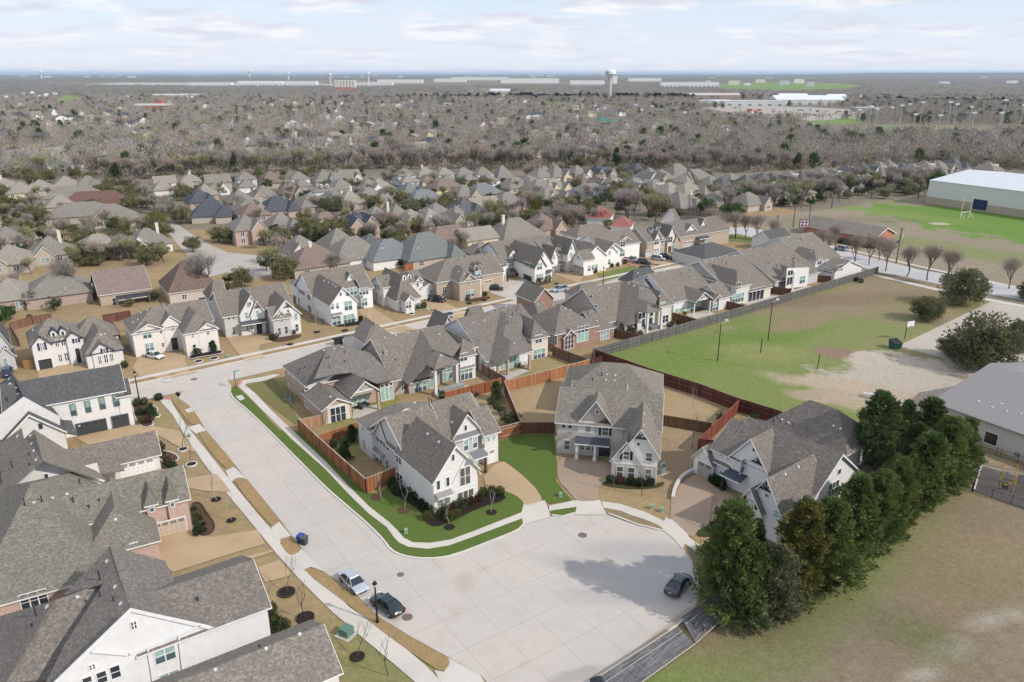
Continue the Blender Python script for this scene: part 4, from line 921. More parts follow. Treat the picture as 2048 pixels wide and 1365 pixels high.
sheet('mown_field',[(1180,1420),(1280,1360),(1370,1295),(1450,1235),(1470,1180),(1500,1060),(1750,900),(1900,930),(2060,1010),(2700,1250),(2400,2000),(1300,1900)],.002,bare)
CONC=(.50,.455,.41)
def streetmat():
 t=NT('street_concrete');t.set(.9,0,.2);n=t.noise(.06,6,.62);n2=t.noise(2.5,5,.75);n3=t.noise(.35,6,.65)
 a=t.ramp(n,[(.32,(.47,.445,.42)),(.5,CONC),(.7,(.53,.475,.41))]);a=t.mix(t.mr(n2,.35,.75,0,.25),a,mul(CONC,.8));a=t.mix(t.mr(n3,.5,.72,0,.5),a,(.40,.35,.29))
 v=t.mapping((1,1,0),(0,0,math.radians(-34.5)),(0,0,0));x,y,z=t.sep(v)
 for q,per,ph in((x,4.4,.62),(y,5.2,.3)):
  f=t.math('FRACT',t.math('ADD',t.math('DIVIDE',q,per),ph));a=t.mix(t.math('MULTIPLY',t.math('LESS_THAN',f,.012),.55),a,(.22,.20,.18))
 for(px,py,rx,ry,rot,c)in[(1300,1110,9,3,-8,(.36,.345,.33)),(1190,1140,8,1.8,-20,(.37,.35,.33)),(1230,1190,6,2,0,(.38,.36,.34)),(1385,1185,.8,2.2,20,(.16,.15,.15)),(1345,1250,6,.5,42,(.36,.29,.21)),(930,1165,1.2,2,0,(.42,.37,.31)),(1150,1352,3,.9,20,(.33,.30,.27)),(1320,1160,7,4,0,(.40,.385,.37))]:
  p=G(px,py);v=t.mapping((1/rx,1/ry,0),vec=t.mapping((1,1,0),(0,0,-math.radians(rot)),vec=t.mapping((1,1,0),loc=(-p.x,-p.y,0))))
  ln=t.n.new('ShaderNodeVectorMath');ln.operation='LENGTH';t.l.new(v,ln.inputs[0]);d=t.math('ADD',ln.outputs['Value'],t.math('MULTIPLY',t.math('SUBTRACT',n3,.5),1.6));a=t.mix(t.mr(d,.6,1.3,.75,0),a,c)
 t.col(a);return t.m
SMAT=streetmat()
circle_r=[(1047,1040),(1100,1034),(1165,1026),(1215,1030),(1275,1052),(1328,1062),(1352,1080),(1369,1100),(1380,1116),(1389,1133),(1396,1156),(1399,1178),(1396,1201),(1385,1224),(1361,1246),(1328,1271),(1280,1304),(1240,1335),(1195,1372),(1150,1420)]
east=[(461,787),(467,798),(499,824),(560,884),(650,975),(682,1003),(738,1051),(768,1082),(781,1101),(805,1113),(839,1118),(873,1118),(908,1112),(986,1082),(1036,1062),(1047,1050)]
west=[(370,806),(384,817),(399,838),(413,862),(468,928),(494,959),(556,1035),(603,1096),(648,1144),(670,1159),(720,1197),(761,1236),(819,1272),(897,1315),(960,1350),(1010,1400)]
sheet('street',[(463,772)]+east+circle_r+west[::-1]+[(355,795),(400,745),(440,745)],.02,SMAT)
a=G(-100,850);n0,n1=G(262,771),G(1380,526);dd=(n1-n0).normalized();pp=Vector((dd.y,-dd.x,0))
e0,e1=n0-dd*60,n1+dd*26
sheet('street',[tuple(e0+Vector((0,0,.024))),tuple(e1+Vector((0,0,.024))),tuple(e1+pp*9.2+Vector((0,0,.024))),tuple(e0+pp*9.2+Vector((0,0,.024)))],0,SMAT)
def curb(pts,w_=.28,h=.13,closed=False,side=0,m=None,name='kerb'):
 P=[G(p[0],p[1],0)if len(p)==2 else Vector(p)for p in pts];b=MB();n=len(P);L_,R_=[],[]
 for i in range(n):
  q=(P[min(i+1,n-1)]-P[max(i-1,0)])if not closed else(P[(i+1)%n]-P[i-1]);q.z=0;q.normalize();s=Vector((-q.y,q.x,0))*w_/2;L_.append(P[i]+s);R_.append(P[i]-s)
 rng=range(n-1)if not closed else range(n)
 for i in rng:
  j=(i+1)%n
  b.add([(*L_[i][:2],0),(*R_[i][:2],0),(*R_[j][:2],0),(*L_[j][:2],0),(*L_[i][:2],h),(*R_[i][:2],h),(*R_[j][:2],h),(*L_[j][:2],h)],[(4,5,6,7),(0,4,7,3),(1,2,6,5)])
 return tag(b.build(name,m or mat('concrete',(.58,.54,.49))),None,None,None,'structure')
curb(smooth(east[:],1,False));curb(smooth(circle_r[13:],1,False));curb([(1217,1028),(1275,1050),(1325,1062)]);curb([(1104,1031),(1125,1034),(1150,1027)])
SOD=mat('turf',GRN,(.115,.145,.04))
sheet('lawn',[(463,777),(470,772),(500,798),(560,862),(600,862),(655,908),(700,957),(733,987),(760,985),(792,965),(870,1035),(960,995),(1003,960),(1030,985),(1043,1000),(1048,1020),(1046,1055),(1036,1060),(986,1080),(908,1110),(873,1116),(839,1116),(805,1111),(783,1099),(768,1079),(738,1048),(682,1000),(650,972),(560,882),(499,822),(465,792)],.05,SOD)
sheet('lawn',[(996,882),(1042,869),(1108,868),(1112,915),(1117,940),(1112,962),(1130,985),(1146,1002),(1100,1008),(1087,1000),(1070,972),(1030,940),(998,920)],.05,SOD)
sheet('lawn',smooth([(1097,1022),(1153,1014),(1153,1022),(1140,1030),(1112,1032)],1),.055,SOD)
WK=mat('concrete',(.56,.52,.465));AG=mat('aggregate',(.46,.335,.205));AG2=mat('aggregate',(.36,.27,.20));AGL=mat('concrete',(.50,.455,.40))
wl=[(475,771),(494,790),(524,820),(585,880),(650,938),(700,991),(738,1028),(773,1054),(788,1075),(799,1086),(817,1094),(855,1098),(899,1091),(943,1075),(1047,1036)]
wr=[(489,770),(510,786),(542,820),(600,875),(650,922),(700,975),(738,1013),(779,1045),(794,1060),(808,1076),(826,1085),(861,1086),(902,1079),(943,1064),(1043,1025)]
sheet('sidewalk',wl+wr[::-1],.075,WK)
sheet('sidewalk',[(475,771),(480,762),(520,755),(548,749),(560,750),(530,762),(495,767),(489,771)],.07,WK)
sheet('driveway',[(1043,1025),(1048,1005),(1072,1004),(1090,1001),(1098,1022),(1100,1034),(1046,1050)],.08,WK)
sheet('driveway',[(1098,1012),(1148,1001),(1200,1000),(1208,1020),(1215,1030),(1165,1030),(1150,1028),(1153,1014),(1098,1022)],.082,WK)
sheet('sidewalk',[(1203,1003),(1240,1008),(1290,1024),(1340,1048),(1372,1070),(1398,1090),(1390,1102),(1345,1070),(1300,1045),(1240,1022),(1207,1016)],.07,WK)
sheet('driveway',[(1330,1035),(1345,1040),(1372,1065),(1378,1072),(1365,1098),(1345,1075),(1325,1060)],.084,WK)
sheet('driveway',smooth([(955,965),(1000,918),(1030,938),(1068,972),(1087,1000),(1072,1006),(1050,1012),(1042,998),(1020,985)],1),.088,AG)
sheet('driveway',smooth([(1114,916),(1155,914),(1220,925),(1224,958),(1200,968),(1196,985),(1202,1002),(1150,1003),(1140,985),(1115,962)],1),.086,AG2)
sheet('driveway',[(1395,946),(1420,958),(1475,1000),(1472,1020),(1440,1040),(1400,1060),(1385,1075),(1340,1045),(1342,1000),(1362,968)],.083,AG2)
sheet('grass_strip',smooth([(1207,1020),(1230,1022),(1290,1038),(1328,1056),(1322,1062),(1275,1050),(1217,1030)],1),.09,mat('turf',(.27,.20,.125),(.22,.18,.10)))
sheet('grass_strip',[(1372,1092),(1390,1102),(1400,1090),(1430,1120),(1425,1200),(1370,1260),(1330,1285),(1330,1273),(1363,1248),(1387,1226),(1400,1200),(1402,1178),(1399,1156),(1392,1133),(1383,1116)],.06,mat('turf',(.2,.155,.105),(.17,.14,.09)))
sheet('sidewalk',[(315,796),(340,797),(352,820),(372,850),(400,885),(440,935),(480,985),(530,1045),(580,1098),(640,1160),(700,1215),(780,1270),(850,1330),(900,1380),(860,1390),(790,1330),(730,1280),(660,1220),(600,1160),(555,1110),(510,1055),(460,995),(410,930),(375,880),(345,830)],.07,WK)
TS=mat('turf',(.33,.225,.115),(.28,.205,.10));TS2=mat('turf',(.30,.215,.115),(.22,.19,.09))
for q in([(340,798),(350,797),(372,806),(386,818),(399,840),(396,848),(380,850),(360,822)],[(392,866),(413,862),(470,928),(466,934),(451,941)],[(463,960),(480,955),(494,958),(557,1036),(552,1046),(543,1055)],[(555,1079),(581,1073),(603,1097),(595,1107),(578,1112)],[(604,1140),(622,1135),(646,1143),(670,1160),(720,1198),(761,1237),(819,1273),(897,1316),(900,1328),(887,1344),(868,1337),(780,1275),(700,1212)]):
 sheet('grass_strip',smooth(q,1),.10,TS)
sheet('driveway',[(151,876),(262,850),(290,850),(360,862),(372,880),(395,905),(370,900),(310,868),(185,895)],.074,AG)
sheet('driveway',[(399,848),(413,861),(392,868),(375,855)],.09,WK);sheet('driveway',[(451,941),(468,934),(494,958),(465,962),(462,968)],.09,WK);sheet('driveway',[(543,1055),(558,1044),(583,1072),(555,1080),(545,1072)],.09,WK);sheet('driveway',[(578,1113),(604,1098),(648,1143),(622,1134),(604,1140),(592,1128)],.09,WK);sheet('driveway',[(897,1316),(960,1350),(990,1400),(900,1400),(868,1340),(888,1344)],.09,WK)
sheet('driveway',[(315,868),(372,888),(388,905),(410,935),(300,950),(250,955),(255,930),(320,920)],.072,AG)if 0 else None
sheet('driveway',[(250,958),(325,937),(345,948),(420,950),(452,960),(440,968),(380,962),(340,975),(380,960),(300,985)],.072,AG)if 0 else None
sheet('driveway',[(355,960),(432,948),(448,965),(462,985),(410,982),(372,975),(300,990),(255,962),(325,938)],.073,AG)
sheet('driveway',[(308,1075),(385,1055),(400,1072),(420,1074),(515,1060),(530,1088),(470,1105),(345,1145),(320,1120)],.073,AG)
sheet('driveway',[(345,1160),(470,1118),(545,1100),(547,1104),(470,1128),(350,1170)],.073,AG);sheet('driveway',[(515,1135),(560,1120),(585,1150),(530,1165)],.073,AG)
def drv(pts,m=None):sheet('driveway',pts,.071,m or AG)
drv([(75,742),(112,732),(175,728),(190,738),(205,762),(140,775),(80,765)]);drv([(265,735),(278,715),(376,702),(370,720),(375,735),(395,745),(330,758),(278,752)])
drv([(453,675),(530,665),(545,685),(520,690),(518,700),(530,715),(490,722),(470,700)]);drv([(715,622),(740,612),(800,650),(835,660),(800,665),(770,662)]);drv([(840,603),(880,600),(920,620),(960,632),(900,645),(880,628),(845,618)],AG)
drv([(965,575),(1000,570),(1060,592),(1030,602),(985,588)],AGL);drv([(990,563),(1055,558),(1052,572),(1078,588),(1050,590),(1010,575)],AGL);drv([(1105,547),(1165,543),(1168,553),(1160,562),(1185,568),(1160,568)],AG);drv([(1240,520),(1290,525),(1320,530),(1300,535),(1260,532)],mat('aggregate',(.40,.24,.17)));drv([(1290,515),(1330,515),(1350,528),(1325,533),(1300,528)],AG);drv([(1360,502),(1400,500),(1425,512),(1400,515),(1372,508)],AG)
nw=lambda k,a,b:[tuple(n0+dd*a-pp*k+Vector((0,0,.072))),tuple(n0+dd*b-pp*k+Vector((0,0,.072)))]
q0,q1=-60,(n1-n0).length+20
sheet('sidewalk',[tuple(n0+dd*q0-pp*1.9+Vector((0,0,.076))),tuple(n0+dd*q1-pp*1.9+Vector((0,0,.076))),tuple(n0+dd*q1-pp*3.4+Vector((0,0,.076))),tuple(n0+dd*q0-pp*3.4+Vector((0,0,.076)))],0,WK)
curb([tuple(e0),tuple(e1)],.3,.12)
for x0_,x1_,y in((300,320,765),(338,358,757),(376,492,0),(535,640,0),(700,800,0),(820,880,0),(935,1015,0),(1040,1056,0),(1100,1125,0),(1180,1225,0),(1300,1330,0),(1350,1380,0)):
 f=lambda x:(G(x,771+(x-262)*(526-771)/(1380-262))-n0).dot(dd)
 a_,b_=f(x0_),f(x1_);sheet('grass_strip',[tuple(n0+dd*a_-pp*.2+Vector((0,0,.1))),tuple(n0+dd*b_-pp*.2+Vector((0,0,.1))),tuple(n0+dd*(b_-.8)-pp*1.85+Vector((0,0,.1))),tuple(n0+dd*(a_+.8)-pp*1.85+Vector((0,0,.1)))],0,TS)
sheet('lawn',[(1085,565),(1130,560),(1130,575),(1090,585)],.05,TS2);sheet('lawn',[(1195,548),(1265,532),(1275,538),(1200,562)],.05,mat('turf',(.14,.19,.05),(.2,.19,.09)))
sheet('grass_strip',[(1180,568),(1238,552),(1240,556),(1182,572)],.11,mat('turf',(.14,.2,.05)))
sheet('lawn',[(495,772),(548,755),(572,790),(600,845),(590,850),(545,815)],.03,mat('turf',(.19,.155,.08),(.13,.17,.045)))
sheet('lawn',[(650,852),(720,835),(780,812),(800,800),(790,790),(690,830)],.03,mat('turf',(.24,.24,.07),(.18,.2,.06)))
RC=mat('concrete',(.42,.38,.34));LOT=mat('concrete',(.44,.40,.34));RG=mat('concrete',(.46,.455,.45))
sheet('street',[(325,452),(350,445),(385,470),(420,490),(455,505),(520,512),(560,518),(545,550),(500,560),(455,545),(400,560),(385,520),(365,500)],.02,RC)
sheet('street',[(0,445),(120,440),(125,455),(100,470),(0,475)],.02,RC);sheet('street',[(195,303),(212,303),(228,328),(212,330)],.03,RG)
sheet('side_road',[(1440,480),(1470,470),(1560,490),(1640,512),(1760,545),(1900,573),(2100,612),(2400,680),(2400,650),(2100,590),(1960,560),(1840,540),(1700,505),(1600,478),(1500,455),(1450,455)],.028,RG)
sheet('sidewalk',[(1500,490),(1640,522),(1760,555),(1900,588),(2100,625),(2100,620),(1900,583),(1760,551),(1640,518),(1500,487)],.07,WK);sheet('sidewalk',[(1560,475),(1700,502),(1840,535),(2060,582),(2060,579),(1840,532),(1700,499),(1560,472)],.07,WK)
sheet('parking_lot',[(1983,603),(2060,615),(2400,700),(2300,860),(1950,760),(1880,715),(1797,692)],.03,LOT)
sfm=patchmat('schoolyard_grass',(.30,.25,.18),(.26,.22,.16),[(2035,452,62,34,-55,(.12,.225,.035),1.,.12),(1830,432,30,8,-50,(.16,.23,.05),.9,.3),(1760,425,26,5,-50,(.17,.26,.06),.8,.4),(1980,510,60,10,-50,(.17,.22,.07),.7,.5),(1900,500,50,8,-50,(.2,.22,.08),.6,.5),(1880,448,4,3,0,(.42,.36,.26),1.,.2),(1680,440,30,8,0,(.18,.15,.11),.5,.5)],2.,.35)
sheet('schoolyard',[(1452,452),(1510,436),(1640,422),(1760,402),(1850,394),(2300,400),(2300,640),(2100,592),(1840,534),(1600,474),(1490,452)],.012,sfm)
sheet('lawn',[(1440,470),(1475,468),(1560,488),(1540,492),(1460,482)],.04,mat('turf',(.2,.23,.08)))
GF=mat('turf',(.17,.26,.07),(.20,.26,.09))
sheet('green_field',[(1430,170),(1500,166),(1600,165),(1700,168),(1720,173),(1660,179),(1560,181),(1450,177)],.05,GF)
sheet('green_field',[(1610,245),(1700,236),(1730,245),(1640,252)],.05,GF);sheet('green_field',[(1630,262),(1760,250),(1900,252),(2060,262),(2060,278),(1900,276),(1700,268)],.05,mat('turf',(.23,.27,.14),(.26,.26,.18)));sheet('dirt_yard',[(1395,215),(1480,210),(1620,215),(1760,222),(1740,238),(1620,242),(1480,228)],.04,mat('turf',(.40,.37,.33),(.34,.31,.27)))
sheet('green_field',[(1065,208),(1125,205),(1125,213),(1060,215)],.05,GF);sheet('green_field',[(1310,240),(1340,238),(1345,248),(1312,250)],.05,GF);sheet('green_field',[(130,190),(160,196),(150,208),(110,205)],.05,GF);sheet('dirt_yard',[(0,290),(85,288),(110,300),(0,312)],.05,mat('turf',(.42,.28,.16)))
sheet('airfield',[(150,170),(240,166),(500,166),(700,169),(660,172),(400,172),(200,172)],.06,mat('turf',(.46,.46,.44),(.36,.38,.30)))
MU=mat('mulch',(.030,.024,.020));MUB=mat('mulch',(.10,.06,.04))
def bed(pts,z=.1,m=None,edge=None):
 pts=smooth(pts,1);o=sheet('mulch_bed',pts,z,m or MU)
 if edge:curb(pts,.16,.17,True,m=edge,name='bed_edging')
 return o
bed([(772,965),(790,960),(868,1030),(880,1028),(950,1000),(1005,985),(1015,1000),(960,1015),(900,1045),(870,1055),(850,1045),(845,1025),(800,995),(785,990)])
EDG=mat('concrete',(.62,.60,.56))
bed([(1205,962),(1220,958),(1310,968),(1330,962),(1325,975),(1270,980),(1205,972)],.08,mat('mulch',(.06,.06,.025)))
bed([(1418,963),(1430,962),(1450,975),(1453,982),(1430,975)],.1,mat('mulch',(.03,.045,.015)));bed([(1390,1065),(1410,1052),(1440,1050),(1450,1070),(1400,1075)],.1,mat('mulch',(.04,.06,.02)))
bed([(382,1008),(400,1005),(415,1030),(430,1048),(425,1068),(400,1072),(388,1050)],.1,MUB,mat('mulch',(.06,.05,.04)))
bed([(315,900),(350,908),(360,920),(340,928),(322,925)],.1,MUB,EDG);bed([(530,1225),(560,1230),(575,1260),(545,1275),(538,1250)],.1,MUB)
bed([(262,800),(300,810),(320,820),(300,840),(310,850),(290,858),(272,845)],.1,MUB,EDG)
bed([(375,715),(390,708),(440,700),(448,706),(430,711),(400,715),(382,720)],.1,MU,EDG);bed([(535,680),(550,676),(605,668),(600,676),(560,685)],.1,MUB);bed([(660,648),(700,640),(740,640),(730,648),(680,655)],.1,MU);bed([(797,622),(850,612),(858,618),(830,622),(810,627)],.1,mat('mulch',(.05,.07,.02)),EDG);bed([(925,600),(975,592),(985,597),(940,606)],.1,MUB);bed([(1060,568),(1100,560),(1103,566),(1068,574)],.1,MUB)
for x,y,r,e in((1000,1060,0,0),(899,1056,.75,0),(983,1026,.75,0),(312,833,.7,EDG),(366,900,.75,EDG),(383,930,.8,EDG),(433,1000,.7,0),(463,1042,.65,0),(573,1186,.95,mat('mulch',(.05,.04,.035))),(611,1237,.95,mat('mulch',(.05,.04,.035))),(715,1315,.8,0),(397,724,.9,EDG),(428,718,.9,EDG),(580,690,.8,0),(634,665,.8,0),(690,662,.8,0),(735,653,.8,0),(823,629,.8,EDG),(863,622,.8,EDG),(938,608,.8,0),(968,601,.8,0),(1113,568,.8,0),(754,995,.9,0),(808,1022,.9,0)):
 if not r:continue
 p=G(x,y);pts=[(p.x+r*math.cos(t*math.pi/6),p.y+r*math.sin(t*math.pi/6),.13)for t in range(12)]
 b=MB();b.poly(pts);tag(b.build('mulch_ring',MUB if(x,y)in((754,995),(808,1022))else MU),None,None,None,'structure')
 if e:curb(pts,.14,.2,True,m=e,name='bed_edging')
for x,y,r in((1165,1071,.45),(801,1150,.33),(815,1235,.45),(388,759,.5)):
 p=G(x,y);b=MB();b.lathe([(r*1.35,.022),(r*1.35,.028),(r,.03),(r,.035),(.02,.036)],20);o=b.build('manhole_cover',mat('plain',(.16,.13,.115)),None,(p.x,p.y,0));tag(o,{1165:'round iron manhole cover in the middle of the turning circle',801:'small round manhole cover right of the silver sedan',815:'round iron manhole cover just behind the black sedan',388:'manhole cover at the street junction near the stop sign'}[x],'manhole cover','manhole covers')
for pts in([(471,793),(484,790),(490,798),(480,802)],[(369,820),(382,815),(388,823),(376,826)],[(322,760),(340,756),(347,762),(330,766)]):sheet('drain_inlet',pts,.115,mat('concrete',(.52,.50,.46)))
for pts in([(473,771),(480,762),(486,763),(476,772)],[(316,794),(341,796),(342,799),(317,797)]):sheet('painted_kerb',pts,.145,mat('plain',(.52,.17,.17)))
rs=random.Random(7)
RC_={'g':(.23,.21,.185),'t':(.29,.26,.22),'b':(.215,.165,.14),'n':(.085,.092,.108),'d':(.12,.12,.12),'r':(.16,.095,.08),'l':(.19,.20,.205),'c':(.17,.19,.18),'o':(.60,.12,.08)}
RN={'g':'grey','t':'light tan','b':'brown','n':'navy','d':'charcoal','r':'dark red','l':'blue grey','c':'teal grey','o':'bright red'}
WC_={'w':('paint',(.74,.73,.70)),'k':('brick',(.46,.35,.30),(.36,.26,.22)),'y':('paint',(.66,.56,.38)),'p':('brick',(.52,.37,.31),(.43,.30,.25)),'m':('brick',(.50,.43,.36),(.40,.34,.28)),'s':('stone',(.46,.42,.36),(.36,.33,.29)),'u':('paint',(.55,.62,.66))}
WN={'w':'white','k':'brown brick','y':'cream','p':'pink brick','m':'tan brick','s':'stone','u':'pale blue'}
def mh(x,y,rf='g',wl='m',w=12.,d=13.,rot=34.,ze=3.,zr=7.4,typ='x11',extra='',group=None,lab=None):
 """x, y: middle of the roof in the current crop"""
 c=G(x,y,ze+1.5);h=House('house',lab,'house',rot,(0,0),mat(*WC_[wl]),mat('shingle',RC_[rf]),oh=.45,group=group,trim=(.72,.70,.66))
 h.o=Vector((c.x,c.y,0));h.root.location=h.o;j=lambda a,b:rs.uniform(a,b)
 h.blk(typ,ze,zr,[],rect=(-w/2,-d/2,w/2,d/2),k0=.9,k1=.9,trim=zr>99)
 if 'g' in extra:
  a=-w/2+j(0,w*.15);gw=j(4.2,5.6);z2=ze+j(0,.6);h.blk('y00',z2,z2+gw*.52,[],rect=(a,-d/2-1.4,a+gw,0),oh=.3)
  h.winr(('F',-d/2-1.4,a+gw*.3,a+gw*.7,1.,2.4),2,DARK if rs.random()<.5 else(.25,.32,.32),2)
 if 'G' in extra:
  a=w/2-j(4.8,6);gw=w/2-a-.2;z2=ze;h.blk('y00',z2,z2+gw*.6,[],rect=(a,-d/2-2,a+gw,1),oh=.3)
  h.winr(('F',-d/2-2,a+gw*.3,a+gw*.7,1.,2.3),2,DARK,2)
 if 'h' in extra:h.blk('y10',ze,ze+3.2,[],rect=(w/2-6,-d/2-3,w/2-.3,0),oh=.35,trim=False)
 if 'l' in extra:h.blk('x00',ze,ze+3.3,[],rect=(-w/2-1.8,-d/4,0,d/4),oh=.3)
 if 'c' in extra:
  b=MB();cx=j(-w*.3,w*.3);b.box(cx-.45,0-.45,ze,cx+.45,.45,zr+1.3);b.box(cx-.55,-.55,zr+1.3,cx+.55,.55,zr+1.45);b.build('chimney',mat('paint',(.66,.62,.54)),h.root,fix=False)
 if 'D' in extra:
  for q in(-1.3,1.3):
   zz=ze+1.6;b=MB();yy=-d/2+1.5;b.prism([(q-.55,yy,zz),(q+.55,yy,zz),(q+.55,yy,zz+1.1),(q,yy,zz+1.6),(q-.55,yy,zz+1.1)],(0,2,0));dm=b.build('dormer',mat('paint',(.7,.69,.66)),h.root)
   b=MB();b.box(q-.3,yy-.04,zz+.25,q+.3,yy,zz+1.);b.build('pane',mat('glass',DARK),dm,fix=False)
 y0=-d/2
 for u in((-w*.28,),(w*.2,)):
  if j(0,1)<.75:h.winr(('F',y0,u[0]-.7,u[0]+.7,1.,2.3),2,DARK if j(0,1)<.6 else(.25,.33,.33),2)
  if ze>5:h.winr(('F',y0,u[0]-.6,u[0]+.6,ze-2.,ze-.7),2,DARK,2)
 if j(0,1)<.6:h.winr(('L',-w/2,-d*.1-.6,-d*.1+.6,1.,2.2),2,DARK,2)
 for q in range(2):
  b=MB();xx=j(-w*.3,w*.3);b.box(xx-.2,d*.08,zr-.9,xx+.2,d*.08+.4,zr-.3)if typ[0]=='x' else b.box(-.9,xx-.2,zr-1.2,-.5,xx+.2,zr-.5)
  b.build('roof_vent',mat('metal',(.5,.5,.48)),h.root,fix=False)
 h.done();h.desc=f"{RN[rf]} roofed {WN[wl]} house";h.px=px_(x,y)
 return h
MID=[]
def row(name,items,**k):
 L=[]
 for it in items:
  kk=dict(k)
  if len(it)>5:kk.update(it[5])
  L.append(mh(it[0],it[1],it[2],it[3],extra=it[4]if len(it)>4 else '',group=name,**kk))
 L.sort(key=lambda h:h.px[0])
 o=['first','second','third','fourth','fifth','sixth','seventh','eighth','ninth','tenth','eleventh','twelfth','thirteenth','fourteenth','fifteenth','sixteenth','seventeenth','eighteenth','nineteenth','twentieth']
 for i,h in enumerate(L):h.root['label']=f"{h.desc}, {o[i]} from left in {name}"
 MID.extend(L)
T2=dict(ze=5.6,zr=8.6,w=9.5,d=9,typ='x11')
V(0,320,2.926)
row('the left woods row',[(30,140,'t','m','c'),(120,165,'t','y',''),(235,150,'t','m','g'),(385,128,'t','m',''),(515,125,'g','m','h'),(960,110,'t','w','',dict(ze=5.6,zr=8.4,w=10,d=9,typ='x00')),(1110,100,'t','w','c',T2),(1270,108,'g','m','',dict(ze=5.4,zr=8.8,w=12,d=9,typ='x00')),(1435,90,'g','u','',T2),(1580,108,'b','m','',dict(zr=8.4)),(1745,88,'g','w','',T2),(1893,100,'g','m','h',dict(zr=8.6)),(2010,90,'g','w','',dict(ze=5,zr=8,typ='x01'))],rot=28.)
row('the second left row',[(950,150,'t','w','',dict(w=9,d=9)),(1105,143,'t','m','',dict(w=10,d=9,zr=6)),(1270,145,'g','w','G',dict(w=10,d=9,zr=6)),(1440,135,'g','w','',dict(w=9,d=9,zr=6)),(1765,130,'g','m','',dict(w=9,d=9,zr=6)),(1200,175,'t','p','g',dict(w=10)),(1540,185,'g','k','g'),(1700,170,'b','m','G'),(1885,155,'g','u','D',dict(ze=5,zr=7,w=11))],rot=28.)
row('the large roof block',[(430,190,'g','m','',dict(w=24,d=14,rot=20)),(560,225,'r','k','h',dict(w=26,d=12,zr=7.6,rot=20)),(480,290,'g','m','G',dict(w=25,d=16,rot=20)),(660,310,'g','y','g',dict(w=16,d=14,rot=20,zr=8)),(350,240,'t','m','',dict(w=12))])
row('the curving road cluster',[(1170,215,'n','k','h',dict(zr=8.)),(1235,290,'n','m','h',dict(w=15,zr=8.6,rot=20)),(1400,215,'g','m','g'),(1450,265,'g','m','G'),(1475,290,'b','k',''),(1620,260,'n','p','h',dict(w=15,d=14,zr=8)),(1435,365,'g','p','G',dict(ze=5.4,zr=9.6,w=11)),(1640,360,'g','k','h',dict(zr=8)),(1895,345,'b','k','G',dict(zr=6.4)),(1810,240,'g','k',''),(1960,220,'g','k','g')])
row('the left edge cottages',[(60,555,'t','s','g',dict(zr=7.6,rot=20)),(290,505,'g','m','gc',dict(w=12,d=14,zr=7.8,rot=30)),(570,480,'t','m','G',dict(w=14,d=13,zr=7.)),(860,450,'g','w','gc',dict(w=13,d=13,zr=7.4)),(40,440,'g','m','',dict(w=10)),(50,745,'t','k','',dict(w=10,d=16,rot=30,zr=7))])
mh(330,720,'g','k',15,15,32,3,7.4,'x11','',None,'brick house with grey hip roof behind the big bare tree at left');MID.append(HOUSES[-1])
hp=House('house','brick house with purple brown gable roof and a shaded back patio','house',34,(575,850),TAN,mat('shingle',(.23,.175,.155)),trim=(.75,.72,.68))
hp.blk('x00',3.,7.6,[(600,855,0),(880,800,0),(575,780,3.)],d=15);hp.awn(680,800,880,765,3.,.5,mat('paint',(.05,.05,.055)));hp.win(655,812,680,850,g=DARK);MID.append(hp)
b=MB()
for x,y in((690,870),(880,835)):p=hp.L(x,y);b=MB();b.box(p.x-.12,p.y-.12,0,p.x+.12,p.y+.12,2.6);b.build('column',mat('paint',(.2,.15,.12)),hp.root)
hb=House('house','steep brown hip roof house with pale brick walls beside the tall bare tree','house',33,(1030,840),mat('brick',(.62,.54,.47),(.52,.44,.38)),RBR,trim=(.70,.64,.58))
hb.blk('x11',3.1,9.4,[(1030,840,0),(1275,790,0),(925,700,3.1)],d=14,k0=.75,k1=.9);hb.win(1065,790,1093,812,2,g=DARK);MID.append(hb)
V(600,320,4.096)
row('the narrow woods row',[(850,95,'g','u','',T2),(1020,85,'t','w','c',T2),(1178,88,'t','w','',T2),(1335,85,'g','w','',T2),(1492,85,'g','w','',T2),(395,120,'g','w','G',dict(ze=5,zr=9,typ='x00',w=11))],rot=28.)
row('the narrow front row',[(885,145,'t','u','',dict(w=10,d=11,zr=6)),(1045,140,'b','y','',dict(w=10,d=11,zr=6)),(1205,140,'g','m','',dict(w=10,d=11,zr=6)),(1375,140,'g','w','',dict(w=10,d=11,zr=6)),(1535,138,'g','w','',dict(w=10,d=11,zr=6)),(1655,115,'g','m','',dict(w=11,d=11,zr=9))],rot=28.)
row('the crowded middle blocks',[(640,195,'t','w','g'),(555,200,'g','m',''),(715,265,'g','k','g'),(890,245,'c','y','h',dict(zr=8)),(1010,300,'l','m','',dict(w=18)),(1185,200,'b','y','',dict(w=17,zr=7)),(1330,255,'g','m','G'),(1490,240,'l','m','',dict(w=17,d=14)),(330,200,'g','w',''),(400,310,'t','k','c',dict(zr=8)),(560,290,'g','k','h',dict(w=14,zr=8)),(260,300,'g','k','g'),(90,320,'g','k','')])
row('the row behind the teal roof',[(460,480,'n','p','Gg',dict(ze=5,zr=9,w=11)),(200,490,'b','m','g',dict(w=14)),(620,440,'g','k','h'),(790,450,'g','m','c',dict(zr=8.4)),(905,465,'t','p','g'),(1060,475,'t','k','D',dict(zr=8)),(1275,450,'g','s','gG',dict(ze=4,zr=9,w=10)),(1110,410,'g','k',''),(1335,380,'d','k','h',dict(zr=8)),(1490,360,'t','y','',dict(w=13,typ='x00')),(1690,320,'g','k','',dict(w=14))])
row('the right middle block',[(1760,190,'g','m','',dict(w=15)),(1870,170,'g','p','h'),(1960,205,'g','y','G',dict(w=15)),(1960,110,'g','w',''),(2030,270,'g','y','g')])
